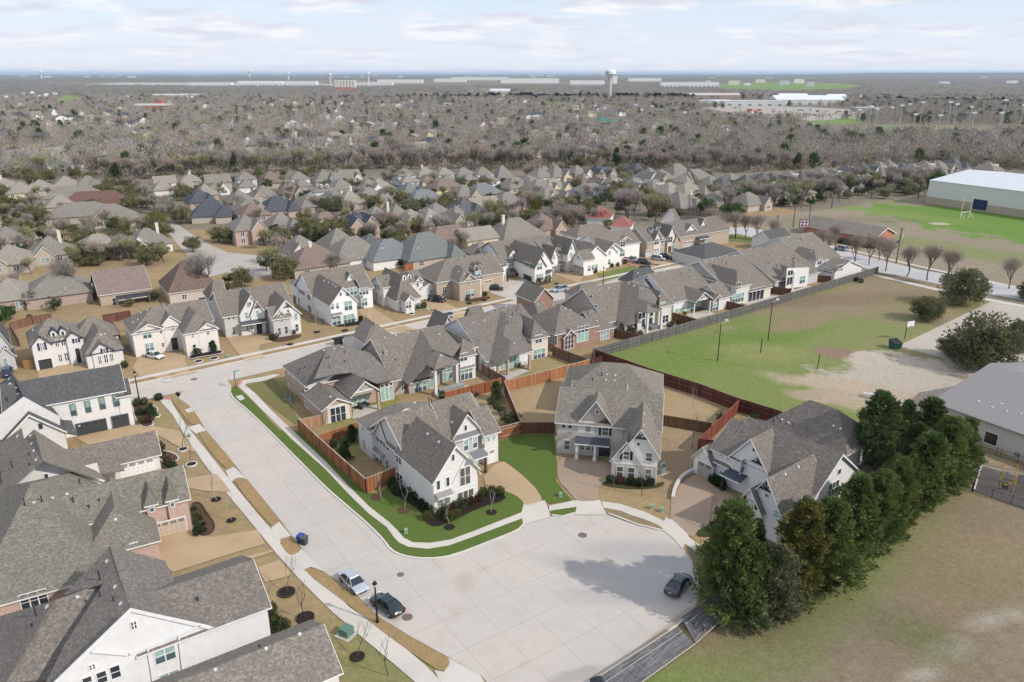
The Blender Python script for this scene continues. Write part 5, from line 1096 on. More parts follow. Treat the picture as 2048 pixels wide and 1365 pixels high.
row('the row behind new houses',[(1165,600,'b','p','',dict(ze=5.,zr=8.8,w=13,d=11,typ='x10')),(1430,590,'t','y','',dict(ze=5,zr=8,w=12,d=11,typ='x00')),(1750,580,'g','k','c',dict(w=19,d=16,zr=9)),(1975,510,'b','p','G',dict(w=12,zr=8)),(1480,710,'g','m','',dict(w=9,d=9,zr=6)),(1020,720,'c','m','h',dict(w=19,d=16,zr=9.4)),(720,730,'l','w','G',dict(w=17,d=15,zr=7.6)),(570,670,'d','w','',dict(zr=7)),(430,730,'g','w','G',dict(w=17,d=15,zr=8.4)),(110,790,'b','m','c',dict(w=17,d=14,zr=7.6)),(310,660,'g','m','h',dict(zr=8.6)),(0,690,'g','w','g')])
V(1050,320,4.096)
row('the upper right cluster',[(150,90,'g','m',''),(245,105,'g','y','G',dict(zr=8.6)),(420,95,'g','w','G',dict(zr=8)),(600,85,'n','m','gG',dict(w=14)),(905,80,'n','u','h',dict(zr=8)),(1020,110,'g','w','gG'),(1110,120,'g','m','g'),(1240,95,'g','y','h',dict(w=16,zr=8.8)),(1420,120,'g','y','l',dict(ze=4.6,zr=9,w=12,typ='x01')),(1320,150,'t','y','')])
row('the long dormered row',[(60,190,'g','m','h',dict(w=14)),(215,200,'t','y','G',dict(w=14)),(480,155,'b','m','D',dict(w=12)),(600,165,'b','m','gD',dict(w=13)),(720,180,'g','k','DG',dict(w=14)),(900,200,'g','k','Dg',dict(w=14)),(1060,210,'g','k','D',dict(w=14)),(1180,235,'t','k','G',dict(w=13)),(1330,240,'t','y','h',dict(w=16)),(520,245,'l','m','h',dict(w=20)),(680,250,'l','w','G',dict(w=9,d=9)),(190,280,'g','k','G',dict(w=15))])
row('the green bush cluster',[(1510,180,'g','m',''),(1610,190,'d','k','G',dict(zr=7.4)),(1680,150,'g','y',''),(1800,180,'d','m','G',dict(zr=8)),(1940,160,'d','k','h',dict(zr=8)),(1570,310,'g','m','',dict(w=14)),(1700,280,'g','m','h'),(1820,320,'g','m','G',dict(w=14)),(1900,270,'d','k',''),(1350,340,'g','k','c',dict(w=12)),(1250,340,'g','k','h',dict(zr=9,d=16)),(2020,260,'g','k','c')])
V(1500,300,3.737)
row('the far right row',[(60,210,'g','m','G'),(160,215,'d','y','G',dict(zr=7.6)),(290,195,'g','m','D'),(375,195,'d','m','G'),(430,190,'g','y','g'),(525,175,'g','m','G'),(615,175,'g','y','D'),(720,150,'d','y','g'),(830,140,'d','w','G',dict(zr=8.4)),(960,140,'g','y','D',dict(zr=8.6)),(1030,130,'g','y','D',dict(zr=8.6)),(1130,130,'d','y','G'),(1210,140,'g','y','g'),(1310,120,'g','m','D'),(1400,115,'g','m','G'),(1510,110,'d','y','h',dict(zr=9)),(1780,125,'g','m','D')])
row('the near right row',[(250,300,'l','m',''),(120,330,'g','k','h',dict(w=15)),(1340,190,'g','k','h',dict(w=15)),(1450,205,'g','m',''),(1620,170,'g','k','G'),(700,235,'g','w','G'),(870,220,'g','k',''),(360,290,'t','k',''),(560,250,'g','k','h'),(1100,220,'g','k','h',dict(w=14))])
V(1130,400,6.606)
hr=House('house','house with a bright red metal roof among bare trees','house',-15,(300,300),mat('paint',(.78,.78,.76)),mat('seam',(.38,.13,.10),'x'),trim=(.7,.7,.7))
hr.blk('x11',3.,6.4,[(290,230,3.),(620,200,3.)],d=12);hr.blk('x11',3.,6.,[(620,330,3),(860,360,3)],d=11);hr.done();hp.done();hb.done()
V(0,0,1.)
CED=(.33,.135,.055);CEDB=(.17,.10,.06);RED=(.12,.038,.028);GRYW=(.13,.125,.12);BRN=(.20,.13,.085)
def fence(pts,h,c,label,group='wooden yard fences',cap=None,gap=2.4):
 P=[G(p[0],p[1],0)for p in pts];o0=P[0];root=empty('wooden_fence',o0,0,label,'fence',group);b=MB();r=MB();po=[]
 for a,e in zip(P,P[1:]):
  a=a-o0;e=e-o0;d=(e-a);L_=d.length;d.normalize();s=Vector((-d.y,d.x,0))
  b.prism([tuple(a-s*.02),tuple(e-s*.02),tuple(e-s*.02+Vector((0,0,h))),tuple(a-s*.02+Vector((0,0,h)))],tuple(s*.04))
  r.prism([tuple(a-s*.08+Vector((0,0,h))),tuple(e-s*.08+Vector((0,0,h))),tuple(e-s*.08+Vector((0,0,h+.06))),tuple(a-s*.08+Vector((0,0,h+.06)))],tuple(s*.16))
  for z in(.4,h-.5):r.prism([tuple(a+s*.025+Vector((0,0,z))),tuple(e+s*.025+Vector((0,0,z))),tuple(e+s*.025+Vector((0,0,z+.1))),tuple(a+s*.025+Vector((0,0,z+.1)))],tuple(s*.05))
  if c in(RED,GRYW):
   for z in(.35,1.2,h-.35):r.prism([tuple(a-s*.03+Vector((0,0,z))),tuple(e-s*.03+Vector((0,0,z))),tuple(e-s*.03+Vector((0,0,z+.1))),tuple(a-s*.03+Vector((0,0,z+.1)))],tuple(-s*.05))
  n=max(1,int(L_/gap))
  for i in range(n+1):po.append((a+(e-a)*i/n,s))
 b.build('board_panel',mat('wood',c),root);r.build('top_rail',mat('wood',cap or mul(c,1.25)),root)
 for p,s in po[:90]:
  q=MB();q.box(p.x-.06,p.y-.06,0,p.x+.06,p.y+.06,h+.05);q.build('post',mat('wood',mul(c,.8)),root,fix=False)
 return root
fence([(598,862),(640,902),(700,957),(733,987),(791,963)],2.35,CED,'orange cedar fence wrapping the corner house side yard along the sidewalk',cap=(.50,.40,.32))
fence([(598,862),(646,850)],1.9,(.42,.25,.15),'short pale cedar fence ending at the porch truss house',cap=(.5,.42,.34));fence([(634,897),(722,866)],2.1,CED,'cedar fence between the porch truss house and the corner house')
fence([(1009,785),(1100,762),(1205,733)],2.3,(.40,.18,.085),'bright orange cedar fence across the middle, behind the bare yard',cap=(.55,.42,.32));fence([(1009,785),(1042,868),(998,880)],2.2,(.28,.11,.05),'dark cedar fence between the cedars and the bare yard',cap=(.5,.42,.34))
fence([(1042,868),(1109,867)],2.0,(.15,.075,.045),'brown stained fence joining the grey gabled house to its left neighbour');fence([(890,808),(970,787),(1003,778)],2.2,(.30,.11,.05),'cedar fence behind the stone outdoor kitchen')
fence([(963,748),(1010,776)],2.2,(.24,.16,.11),'weathered side fence beside the patio with brick pillars');fence([(1105,712),(1172,738)],2.2,(.20,.125,.085),'weathered side fence in front of the red brick house')
fence([(792,765),(815,788)],2.1,(.22,.14,.09),'short side fence between the truss porch and the tall porch house');fence([(1325,852),(1420,868)],2.,(.16,.095,.05),'brown fence running right from the grey gabled house')
fence([(1190,722),(1300,762),(1400,794),(1472,822),(1560,850)],2.5,RED,'dark red fence separating the bare yard from the green field',cap=(.20,.10,.08));fence([(1477,824),(1396,905),(1424,908)],2.4,(.20,.055,.04),'red fence running down towards the white garage')
fence([(1187,717),(1380,662),(1560,608),(1755,548)],2.2,GRYW,'long grey weathered fence along the green field',cap=(.24,.23,.21));fence([(1187,717),(1180,740),(1205,733)],2.3,(.09,.035,.028),'dark corner fence where the orange and red fences meet')
for p,l in((((1228,674),(1278,688)),'side fence right of the red brick house'),(((1344,641),(1392,655)),'side fence right of the swimming pool'),(((1444,616),(1486,626)),'side fence right of the white sunburst porch'),(((1536,586),(1580,593)),'side fence right of the dark sliding door'),(((1615,563),(1660,567)),'side fence right of the twin white columns')):
 fence(p,2.0,(.17,.085,.05),l)
V(0,600,4.995)
fence([(1040,235),(1310,190)],2.1,(.17,.07,.055),'dark red fence behind the house with navy trim');fence([(110,310),(330,245),(520,215)],2.,(.22,.12,.08),'brown fence behind the navy trimmed house');fence([(245,690),(340,690)],1.8,(.50,.27,.12),'new orange fence panel left of the black garage door');fence([(120,320),(200,470)],1.9,(.20,.12,.09),'thin brown fence between the two leftmost houses');fence([(1120,270),(1200,400)],2.,(.16,.10,.075),'brown side fence between the navy trimmed and arched door houses')
V(0,0,1.)
fence([(588,605),(608,617)],2.,(.30,.14,.07),'cedar gate fence beside the tall gabled white house');fence([(810,545),(865,530)],2.2,(.34,.12,.06),'red cedar fence behind the two dormer house');fence([(400,612),(430,608)],2.,(.14,.07,.05),'dark fence behind the pale brick house');fence([(195,575),(215,610)],2.,(.2,.13,.1),'side fence left of the purple roofed house')
def fallen(q,lab):
 P=[G(*p)for p in q];P[2].z=.1;P[3].z=.1;P[0].z=.75;P[1].z=.75;o=(P[0]+P[2])/2;o.z=0;P=[p-o for p in P]
 root=empty('fallen_fence',o,0,lab,'fence','blown down fence panels');u=(P[1]-P[0]);n=max(6,int(u.length/.24));m=MB()
 for i in range(n):
  a=P[0]+u*(i+.04)/n;b_=P[0]+u*(i+.9)/n;c=P[3]+(P[2]-P[3])*(i+.9)/n;d=P[3]+(P[2]-P[3])*(i+.04)/n;dz=Vector((0,0,random.Random(i).uniform(0,.05)));m.slab([tuple(a+dz),tuple(b_+dz),tuple(c+dz),tuple(d+dz)],.04)
 m.build('board_panel',mat('woodgrey'),root)
 for k,f in enumerate((0.,.28,.985)):
  a=P[0]+(P[3]-P[0])*f+Vector((0,0,.09));b_=P[1]+(P[2]-P[1])*f+Vector((0,0,.09));r=MB();r.bar(a,b_,.06);r.build('rail',mat('plain',(.40,.34,.26)if f!=.28 else(.28,.27,.29)),root)
def greywood():
 t=NT('weathered_wood');t.set(.95,0,.1);v=t.mapping((1,1,1),(0,0,math.radians(-40)));n=t.noise(1.,5,.7,vec=t.mapping((.5,7,1),vec=v));n2=t.noise(.7,4)
 a=t.ramp(n,[(.3,(.05,.05,.055)),(.5,(.13,.13,.135)),(.72,(.27,.27,.28))]);t.col(t.mix(t.mr(n2,.4,.7,0,.5),a,(.20,.19,.18)));return t.m
MATS[('woodgrey',(.5,.5,.5),None)]=greywood()
fallen([(1361,1246),(1436,1196),(1458,1230),(1392,1290)],'grey weathered fence panel lying flat beneath the first cedar');fallen([(1185,1375),(1352,1266),(1391,1291),(1240,1400)],'long grey fence panel lying along the kerb at the bottom')
def iron(pts,lab,h=1.4):
 P=[G(*p)for p in pts];root=empty('iron_fence',P[0],0,lab,'fence','black iron fences');m=MB();k=mat('plain',(.015,.015,.017));o0=P[0]
 for a,e in zip(P,P[1:]):
  a=a-o0;e=e-o0;d=e-a;n=int(d.length/.28)
  for z in(.15,h-.12):m.bar(a+Vector((0,0,z)),e+Vector((0,0,z)),.025)
  for i in range(n):m.bar(a+d*i/n,a+d*i/n+Vector((0,0,h)),.012)
  for i in range(int(d.length/2.4)+1):q=MB();pp_=a+d*min(1,i*2.4/d.length);q.bar(pp_,pp_+Vector((0,0,h+.1)),.045);q.build('post',k,root)
 m.build('rails',k,root)
iron([(1915,968),(1945,985),(2060,1022),(2200,1070)],'black iron fence in front of the playground');iron([(1960,900),(2000,915),(2060,935),(2200,975)],'black iron fence along the church wall')
def loft(secs,mtl,name,root,cap=True):
 b=MB();n=len(secs[0]);vs=[p for s_ in secs for p in s_];fs=[]
 for i in range(len(secs)-1):
  for j in range(n):fs.append((i*n+j,i*n+(j+1)%n,(i+1)*n+(j+1)%n,(i+1)*n+j))
 fs+=[tuple(range(n)),tuple(range((len(secs)-1)*n,len(secs)*n))];b.add(vs,fs);o=b.build(name,mtl,root)
 for p in o.data.polygons:p.use_smooth=True
 md=o.modifiers.new('edge','EDGE_SPLIT');md.split_angle=math.radians(38);return o
def car(x,y,ang,kind,c,label,z=.03):
 p=G(x,y,0);root=empty(kind if kind!='sedan' else 'parked_car',(p.x,p.y,z),math.radians(ang),label,{'sedan':'car','suv':'suv','pickup':'pickup truck'}[kind],'vehicles parked on the streets and drives')
 L_,Wd,H_={'sedan':(4.7,1.84,1.45),'suv':(4.75,1.9,1.72),'pickup':(5.8,2.,1.9)}[kind];hw=Wd/2;hood={'sedan':.88,'suv':1.02,'pickup':1.15}[kind]
 def sec(x_,w_,z0,z1,zs):return[(x_,-w_*.9,z0),(x_,-w_,zs),(x_,-w_*.97,z1-.08),(x_,-w_*.8,z1),(x_,w_*.8,z1),(x_,w_*.97,z1-.08),(x_,w_,zs),(x_,w_*.9,z0)]
 h2=L_/2;cm=mat('car',c)
 S=[sec(-h2,hw*.82,.35,hood-.12,.6),sec(-h2+.12,hw*.93,.26,hood+.0,.55),sec(-h2+.6,hw,.22,hood+.02,.55),sec(-.2,hw,.2,hood,.55),sec(.9,hw,.2,hood-.02,.55),sec(h2-.6,hw*.97,.22,hood-.12,.52),sec(h2-.15,hw*.88,.25,hood-.25,.5),sec(h2,hw*.74,.32,hood-.38,.48)]
 loft(S,cm,'body',root)
 cb={'sedan':[(-h2+.75,.02),(-h2+1.45,H_-hood-.03),(-.05,H_-hood),(.45,H_-hood-.06),(1.2,.02)],'suv':[(-h2+.1,.02),(-h2+.5,H_-hood-.06),(-.1,H_-hood),(.5,H_-hood-.05),(1.15,.02)],'pickup':[(-.75,.02),(-.6,H_-hood-.04),(.1,H_-hood),(.7,H_-hood-.05),(1.35,.02)]}[kind]
 def cs(x_,dz,k=0.):w0=hw*.93;w1=hw*(.93-.28*dz/(H_-hood));return[(x_,-w0,hood-.06),(x_,-w1,hood+dz-.04+k),(x_,-w1*.85,hood+dz+k),(x_,w1*.85,hood+dz+k),(x_,w1,hood+dz-.04+k),(x_,w0,hood-.06)]
 loft([cs(*q)for q in cb],mat('glass',(.02,.03,.035)),'windows',root)
 a_,b_=cb[1][0]-.05,cb[3][0]+.1
 r=MB();w1=hw*.665;zt=H_
 r.slab([(a_,-w1,zt-.02),(b_,-w1,zt-.045),(b_,w1,zt-.045),(a_,w1,zt-.02)],.03);r.slab([(a_+.1,-w1*.9,zt+.018),(b_-.1,-w1*.9,zt+.01),(b_-.1,w1*.9,zt+.01),(a_+.1,w1*.9,zt+.018)],.04)
 for s_ in(-1,1):
  for q in(0,2,3,4):
   A_=cb[q];B_={0:cb[1],2:(cb[2][0]-.02,0.02),3:cb[4],4:cb[4]}[q]
   if q==4:continue
   za=hood+A_[1];zb=hood+B_[1];fa=.93-.28*A_[1]/(H_-hood);fb=.93-.28*B_[1]/(H_-hood)
   r.bar((A_[0],s_*hw*fa*1.0,za),(B_[0],s_*hw*fb*1.0,zb),.05)
 r.build('roof_panel',cm,root)
 for wx in(-h2+.95,h2-.93):
  for s_ in(-1,1):
   b=MB();cx=(wx,s_*(hw-.11),.33);R_=.34 if kind=='sedan' else.38;b.bar((wx,s_*(hw-.22),R_),(wx,s_*(hw+.01),R_),R_,R_,16);wl_=b.build('wheel',mat('plain',(.012,.012,.013)),root)
   b=MB();b.bar((wx,s_*(hw-.02),R_),(wx,s_*(hw+.025),R_),R_*.62,R_*.6,12);b.build('rim',mat('metal',(.35,.36,.38)),wl_)
 for s_ in(-1,1):
  b=MB();b.box(h2-.28,s_*hw*.72-.2,hood-.42,h2-.02,s_*hw*.72+.14,hood-.27);b.build('headlight',mat('plain',(.7,.72,.74)),root,fix=False)
  b=MB();b.box(-h2-.015,s_*hw*.66-.24,hood-.3,-h2+.2,s_*hw*.66+.12,hood-.14);b.build('tail_light',mat('plain',(.25,.01,.012)),root,fix=False)
  b=MB();b.box(.85,s_*(hw+.02)-(.16 if s_>0 else.02)+.0,hood-.02,1.03,s_*(hw+.02)+(.02 if s_<0 else.16)*1.,hood+.12)if 0 else b.box(.85,min(s_*hw,s_*(hw+.18)),hood-.02,1.02,max(s_*hw,s_*(hw+.18)),hood+.11);b.build('mirror',cm,root,fix=False)
 b=MB();b.box(-h2-.02,-.2,.62,-h2+.05,.2,.74);b.build('number_plate',mat('plain',(.6,.6,.58)),root,fix=False)
 b=MB();b.box(h2-.12,-.5,.3,h2+.015,.5,.48);b.build('grille',mat('plain',(.02,.02,.025)),root,fix=False)
 if kind=='pickup':b=MB();b.box(-h2+.1,-hw*.82,hood-.05,-.8,hw*.82,hood+.03);b.build('truck_bed',mat('plain',(.02,.02,.02)),root,fix=False)
 return root
SLV,BLKC,WHT,BLU=(.52,.55,.60),(.012,.016,.02),(.8,.8,.8),(.02,.035,.10)
V(0,0,1.)
car(707,1171,-50,'sedan',(.46,.49,.54),'silver sedan parked at the kerb in front of the dark sedan');car(774,1217,138,'sedan',(.012,.028,.032),'dark green black sedan beside the street lamp')
car(1357,1176,52,'sedan',(.03,.045,.06),'dark blue grey sedan parked alone on the far side of the turning circle');car(309,716,-25,'sedan',(.8,.8,.8),'white sedan with black roof glass on a brick drive')
car(874,604,-20,'suv',(.012,.014,.03),'dark navy suv on the drive of the two dormer house');car(888,638,215,'suv',(.5,.53,.58),'silver suv parked on the street by white planter rings');car(990,581,-5,'suv',(.012,.012,.014),'black suv outside the tan brick garage tower')
car(1119,583,212,'suv',(.42,.48,.58),'pale blue suv on the street beside the dark porch house');car(1264,524,-25,'pickup',(.6,.6,.62),'white pickup on the red brick drive');car(1288,529,-20,'suv',(.012,.012,.014),'black suv next to the white pickup');car(1286,543,205,'suv',(.01,.012,.012),'black suv on the street above the grey roofs')
car(1316,521,-25,'suv',(.48,.50,.53),'silver hatchback outside the twin garages');car(1332,518,-25,'suv',(.03,.045,.05),'dark teal suv beside the silver hatchback');car(1394,499,-20,'pickup',(.012,.012,.013),'black pickup at the end of the street')
car(16,750,120,'suv',(.02,.04,.15),'blue suv cut off by the left edge of the picture');car(26,458,-10,'suv',(.02,.03,.08),'dark blue suv on the old street at left');car(1682,501,120,'suv',(.3,.33,.38),'grey blue suv by the bare trees outside the school');car(1022,381,10,'sedan',(.35,.02,.02),'small red car among the distant houses')
def lamp(x,y,label,h=4.6):
 p=G(x,y);r=empty('street_lamp',(p.x,p.y,0),0,label,'street lamp','black street lamps');k=mat('plain',(.012,.01,.013))
 b=MB();b.lathe([(.2,0),(.2,.35),(.13,.45),(.11,.6),(.09,h),(.14,h+.05),(.14,h+.12)],10);b.build('pole',k,r)
 b=MB();b.lathe([(.12,h+.1),(.24,h+.5),(.22,h+.55)],8);b.build('lantern',mat('lamp',(.55,.53,.48)),r);b=MB();b.lathe([(.29,h+.52),(.2,h+.7),(.08,h+.85),(.03,h+1.)],8);b.build('cap',k,r)
lamp(755,1246,'black street lamp beside the dark sedan');lamp(278,798,'black street lamp by the charcoal roofed house');lamp(1206,570,'black street lamp on the verge by three pointed gables',4.4);lamp(1075,600,'street lamp in front of the pale blue suv',4.4);lamp(1471,478,'street lamp by the crossing of the side road',6.)
p=G(472,776);r=empty('street_sign',(p.x,p.y,0),math.radians(-60),'pole with red no entry sign and green street name blades','sign');b=MB();b.bar((0,0,0),(0,0,3.6),.05,.05,8);b.build('pole',mat('plain',(.02,.02,.02)),r)
b=MB();b.bar((0,-.06,2.3),(0,-.1,2.3),.42,.42,8,math.pi/8);s_=b.build('stop_sign',mat('plain',(.50,.03,.04)),r);b=MB();b.box(-.29,-.115,2.22,.29,-.102,2.38);b.build('white_bar',mat('plain',(.8,.8,.8)),s_,fix=False)
for a_ in(0.,1.57):b=MB();c_,q_=math.cos(a_),math.sin(a_);b.bar((0,0,3.25+a_*.12),(c_*1.,q_*1.,3.25+a_*.12),.12,.12,4);b.build('name_blade',mat('plain',(.03,.36,.24)),r)
p=G(360,812);r=empty('road_sign',(p.x,p.y,0),math.radians(-20),'diamond road sign seen from its dark back','sign');b=MB();b.bar((0,0,0),(0,0,2.3),.04,.04,6);b.build('pole',mat('metal',(.3,.3,.3)),r);b=MB();b.prism([(-.65,-.05,2.3),(0,-.05,1.75),(.65,-.05,2.3),(0,-.05,2.85)],(0,-.04,0));b.build('plate',mat('plain',(.02,.022,.03)),r)
p=G(1193,1395);r=empty('mailbox_cluster',(p.x,p.y,0),math.radians(20),'black cluster mailbox on a post at the bottom edge','mailbox');b=MB();b.box(-.11,-.11,0,.11,.11,1.2);b.build('post',mat('plain',(.015,.015,.018)),r);b=MB();b.box(-.55,-.45,1.2,.55,.45,1.95);b.prism([(-.6,-.5,1.95),(.6,-.5,1.95),(.6,-.5,2.0),(0,-.5,2.12),(-.6,-.5,2.0)],(0,1.,0));b.build('box',mat('plain',(.02,.026,.03)),r)
for i in(-.25,.25):b=MB();b.box(i-.18,-.47,1.35,i+.18,-.45,1.8);b.build('letter_door',mat('plain',(.07,.075,.08)),r,fix=False)
for(x,y,c_,l_)in((602,1085,(.02,.05,.20),'blue wheelie bin behind the grey one'),(609,1089,(.05,.055,.065),'grey wheelie bin at the kerb')):
 p=G(x,y);r=empty('wheelie_bin',(p.x,p.y,0),math.radians(-20),l_,'bin','wheelie bins');b=MB();b.add([(-.3,-.35,0),(.3,-.35,0),(.3,.3,0),(-.3,.3,0),(-.38,-.42,1.05),(.38,-.42,1.05),(.38,.42,1.05),(-.38,.42,1.05)],[(0,3,2,1),(4,5,6,7),(0,1,5,4),(1,2,6,5),(2,3,7,6),(3,0,4,7)]);b.build('body',mat('plain',c_),r)
 b=MB();b.slab([(-.4,-.46,1.1),(.4,-.46,1.1),(.4,.46,1.16),(-.4,.46,1.16)],.08);b.build('lid',mat('plain',mul(c_,1.5)),r)
def ubox(x,y,w_,d_,h_,c_,lab,rz=0.,pad=True):
 p=G(x,y);r=empty('utility_box',(p.x,p.y,0),math.radians(rz),lab,'utility box','green utility boxes');b=MB();b.box(-w_/2,-d_/2,.08,w_/2,d_/2,h_*.8);b.prism([(-w_/2-.03,-d_/2-.03,h_*.8),(w_/2+.03,-d_/2-.03,h_*.8),(w_/2,-d_/2,h_),(-w_/2,-d_/2,h_)],(0,d_+.06,0));b.build('cabinet',mat('plain',c_),r)
 b=MB();k=.35 if pad else.04;b.box(-w_/2-k,-d_/2-k,0,w_/2+k,d_/2+k,.1);b.build('pad',mat('concrete',(.45,.42,.38)),r,fix=False)
ubox(693,1270,1.2,1.1,.95,(.10,.19,.15),'large green transformer box on a concrete pad between saplings',-30)
for x,y,l_ in((1121,994,'small green utility pedestal on the sod beside the driveway'),(1303,1018,'green utility pedestal by the sidewalk left of the brown drive'),(1324,1024,'low green utility box right of the pedestal'),(456,716,'pale green utility box beside the white edged bed'),(379,875,'green utility box next to the sidewalk by the white garage'),(812,1067,'blue green hydrant box at the bend of the sidewalk')):ubox(x,y,.4,.4,.65,(.22,.36,.27),l_,0,False)
for x,y,l_,e in((1240,955,'pair of condenser fans by the grey gabled house',0),):pass
ai=[(74,640),(100,680)]
def acs(lst):
 for x,y,l_ in lst:
  p=G(x,y);c_=empty('air_conditioner',(p.x,p.y,0),math.radians(34),l_,'air conditioner','air conditioning units');yield_ac(c_)
acs([(576,798,'rear air conditioner by the truss porch house side wall'),(584,803,'front air conditioner by the truss porch house side wall'),(1322,935,'rear air conditioner right of the grey gabled house'),(1323,947,'front air conditioner right of the grey gabled house'),(624,640,'air conditioner beside the tall gabled white house'),(256,700,'air conditioner between the navy trimmed and arched door houses'),(644,646,'small air conditioner nearer the tall gabled house front')])
def pole(x,y,h,label,cat='light pole',head=True,r_=.11,c_=(.012,.012,.014),g_='poles in the green field'):
 p=G(x,y);o=empty('light_pole' if head else 'short_pole',(p.x,p.y,0),0,label,cat,g_);b=MB();b.bar((0,0,0),(0,0,h),r_,r_*.8,8);b.build('pole',mat('plain',c_),o)
 if head:b=MB();b.bar((0,0,h-.2),(1.,.2,h+.5),.06);b.box(.8,0,h+.3,1.5,.5,h+.7);b.build('floodlight',mat('plain',(.5,.52,.55)),o)
 return o
pole(1435,722,8.3,'tall black floodlight pole nearest the grey fence bend');pole(1536,681,9.,'tall black floodlight pole further along the grey fence');pole(1521,706,3.4,'short black post between the two floodlight poles','post',False);pole(1635,738,3.2,'short black post in front of the dirt circle','post',False)
p=G(1809,679);r=empty('basketball_hoop',(p.x,p.y,0),math.radians(20),'basketball hoop with white backboard at the lot edge','basketball hoop');b=MB();b.bar((0,0,0),(0,0,3.4),.09);b.bar((0,0,3.3),(.5,-.3,3.6),.06);b.build('post',mat('plain',(.03,.03,.03)),r);b=MB();b.box(-.5,-.55,3.1,1.5,-.45,4.4);b.build('backboard',mat('plain',(.7,.72,.75)),r,fix=False);b=MB();b.lathe([(.25,3.25),(.25,3.3)],10,(.5,-.8,0));b.build('rim',mat('plain',(.5,.1,.03)),r)
p=G(1789,697);r=empty('dumpster',(p.x,p.y,0),math.radians(15),'dark green dumpster with black lid at the lot corner','dumpster');b=MB();b.add([(-1.,-.8,.15),(1.,-.8,.15),(1.,.7,.15),(-1.,.7,.15),(-1.05,-1.,1.3),(1.05,-1.,1.3),(1.05,.9,1.9),(-1.05,.9,1.9)],[(0,3,2,1),(4,5,6,7),(0,1,5,4),(1,2,6,5),(2,3,7,6),(3,0,4,7)]);b.build('body',mat('plain',(.01,.07,.05)),r);b=MB();b.slab([(-1.1,-1.05,1.4),(1.1,-1.05,1.4),(1.1,.95,2.),(-1.1,.95,2.)],.07);b.build('lid',mat('plain',(.02,.02,.02)),r)
p=G(1738,795);r=empty('picnic_table',(p.x,p.y,0),math.radians(-25),'pale picnic table on the bare ground behind the cedars','table');b=MB();b.box(-1.,-.4,.72,1.,.4,.77);b.build('tabletop',mat('plain',(.5,.5,.5)),r,fix=False)
for s_ in(-.75,.75):b=MB();b.box(-1.,s_-.13,.42,1.,s_+.13,.46);b.build('bench_seat',mat('plain',(.5,.5,.5)),r,fix=False)
b=MB()
for xx in(-.7,.7):b=MB();b.bar((xx,-.75,.4),(xx,.75,.4),.03);b.bar((xx,-.5,0),(xx,.2,.72),.03);b.bar((xx,.5,0),(xx,-.2,.72),.03);b.build('leg_frame',mat('plain',(.2,.2,.2)),r)
def upole(x,y,h,lab,tr=False):
 p=G(x,y);o=empty('utility_pole',(p.x,p.y,0),0,lab,'utility pole','wooden utility poles');b=MB();b.bar((0,0,0),(0,0,h),.2,.14,8);b.build('pole',mat('plain',(.07,.055,.045)),o);b=MB();b.bar((-.9,0,h-.6),(.9,0,h-.6),.07);b.build('crossarm',mat('plain',(.09,.07,.055)),o)
 if tr:b=MB();b.lathe([(.28,h-3.4),(.28,h-2.3),(.1,h-2.2)],10,(.45,0,0));b.build('transformer',mat('plain',(.5,.52,.55)),o)
upole(1792,527,11.5,'tall utility pole with transformer beside the side road',True);upole(1586,455,8.8,'utility pole left of the purple sign');upole(1616,458,8.6,'utility pole just behind the purple sign');upole(1553,461,6.,'short utility pole on the brown schoolyard');upole(1602,417,11.,'leftmost utility pole at the thicket edge');upole(1663,417,11.5,'middle utility pole at the thicket edge');upole(1836,398,11.5,'utility pole at the thicket edge nearest the big metal building');upole(1446,438,11.,'pole among the bright green bushes');upole(1412,415,6,'antenna mast left of the green bushes')
p=G(1929,437);r=empty('goal_posts',(p.x,p.y,0),math.radians(25),'yellow and white football goal on the green schoolyard','goal');b=MB()
for xx in(-2.8,2.8):b.bar((xx,0,0),(xx,0,2.6),.12)
b.bar((-2.8,0,2.6),(2.8,0,2.6),.12);b.bar((-2.8,-2,0),(-2.8,0,2.6),.08);b.bar((2.8,-2,0),(2.8,0,2.6),.08);b.build('frame',mat('plain',(.75,.75,.72)),r)
for xx in(-2.8,2.8):b=MB();b.bar((xx,0,2.6),(xx,0,9.),.13);b.build('upright',mat('plain',(.60,.52,.36)),r)
p=G(1606,468);r=empty('square_sign',(p.x,p.y,0),math.radians(-15),'white square sign with maroon squares and border on a pole','sign');b=MB();b.bar((0,0,0),(0,0,3.6),.12);b.build('post',mat('plain',(.3,.3,.3)),r);b=MB();b.box(-1.75,-.15,2.2,1.75,.15,5.4);pl=b.build('panel',mat('plain',(.14,.03,.08)),r,fix=False)
b=MB();b.box(-1.45,-.17,2.5,1.45,-.155,5.1);b.build('face',mat('plain',(.72,.66,.72)),pl,fix=False)
for q in((-1.05,4.),(.25,4.),(-1.05,2.75),(.25,2.75)):b=MB();b.box(q[0],-.19,q[1],q[0]+.8,-.175,q[1]+.8);b.build('emblem_square',mat('plain',(.30,.02,.07)),pl,fix=False)
p=G(1198,556);r=empty('yellow_sign',G(1201,562),0,'small yellow sign poking above the dark garage roofs','sign');b=MB();b.bar((0,0,0),(0,0,2.4),.04);b.build('post',mat('plain',(.3,.3,.3)),r);b=MB();b.prism([(-.6,0,2.2),(.6,0,2.2),(0,0,3.3)],(0,.05,0));b.build('plate',mat('plain',(.65,.42,.03)),r)
p=G(677,690);r=empty('mailbox_cluster',(p.x,p.y,0),math.radians(34),'black roofed mailbox kiosk beside the street','mailbox');b=MB();b.box(-.9,-.3,0,.9,.3,1.5);b.build('box',mat('plain',(.03,.03,.035)),r,fix=False);b=MB();b.box(-1.2,-.6,1.5,1.2,.6,1.7);b.build('roof',mat('plain',(.015,.015,.018)),r,fix=False)
V(1080,730,4.995)
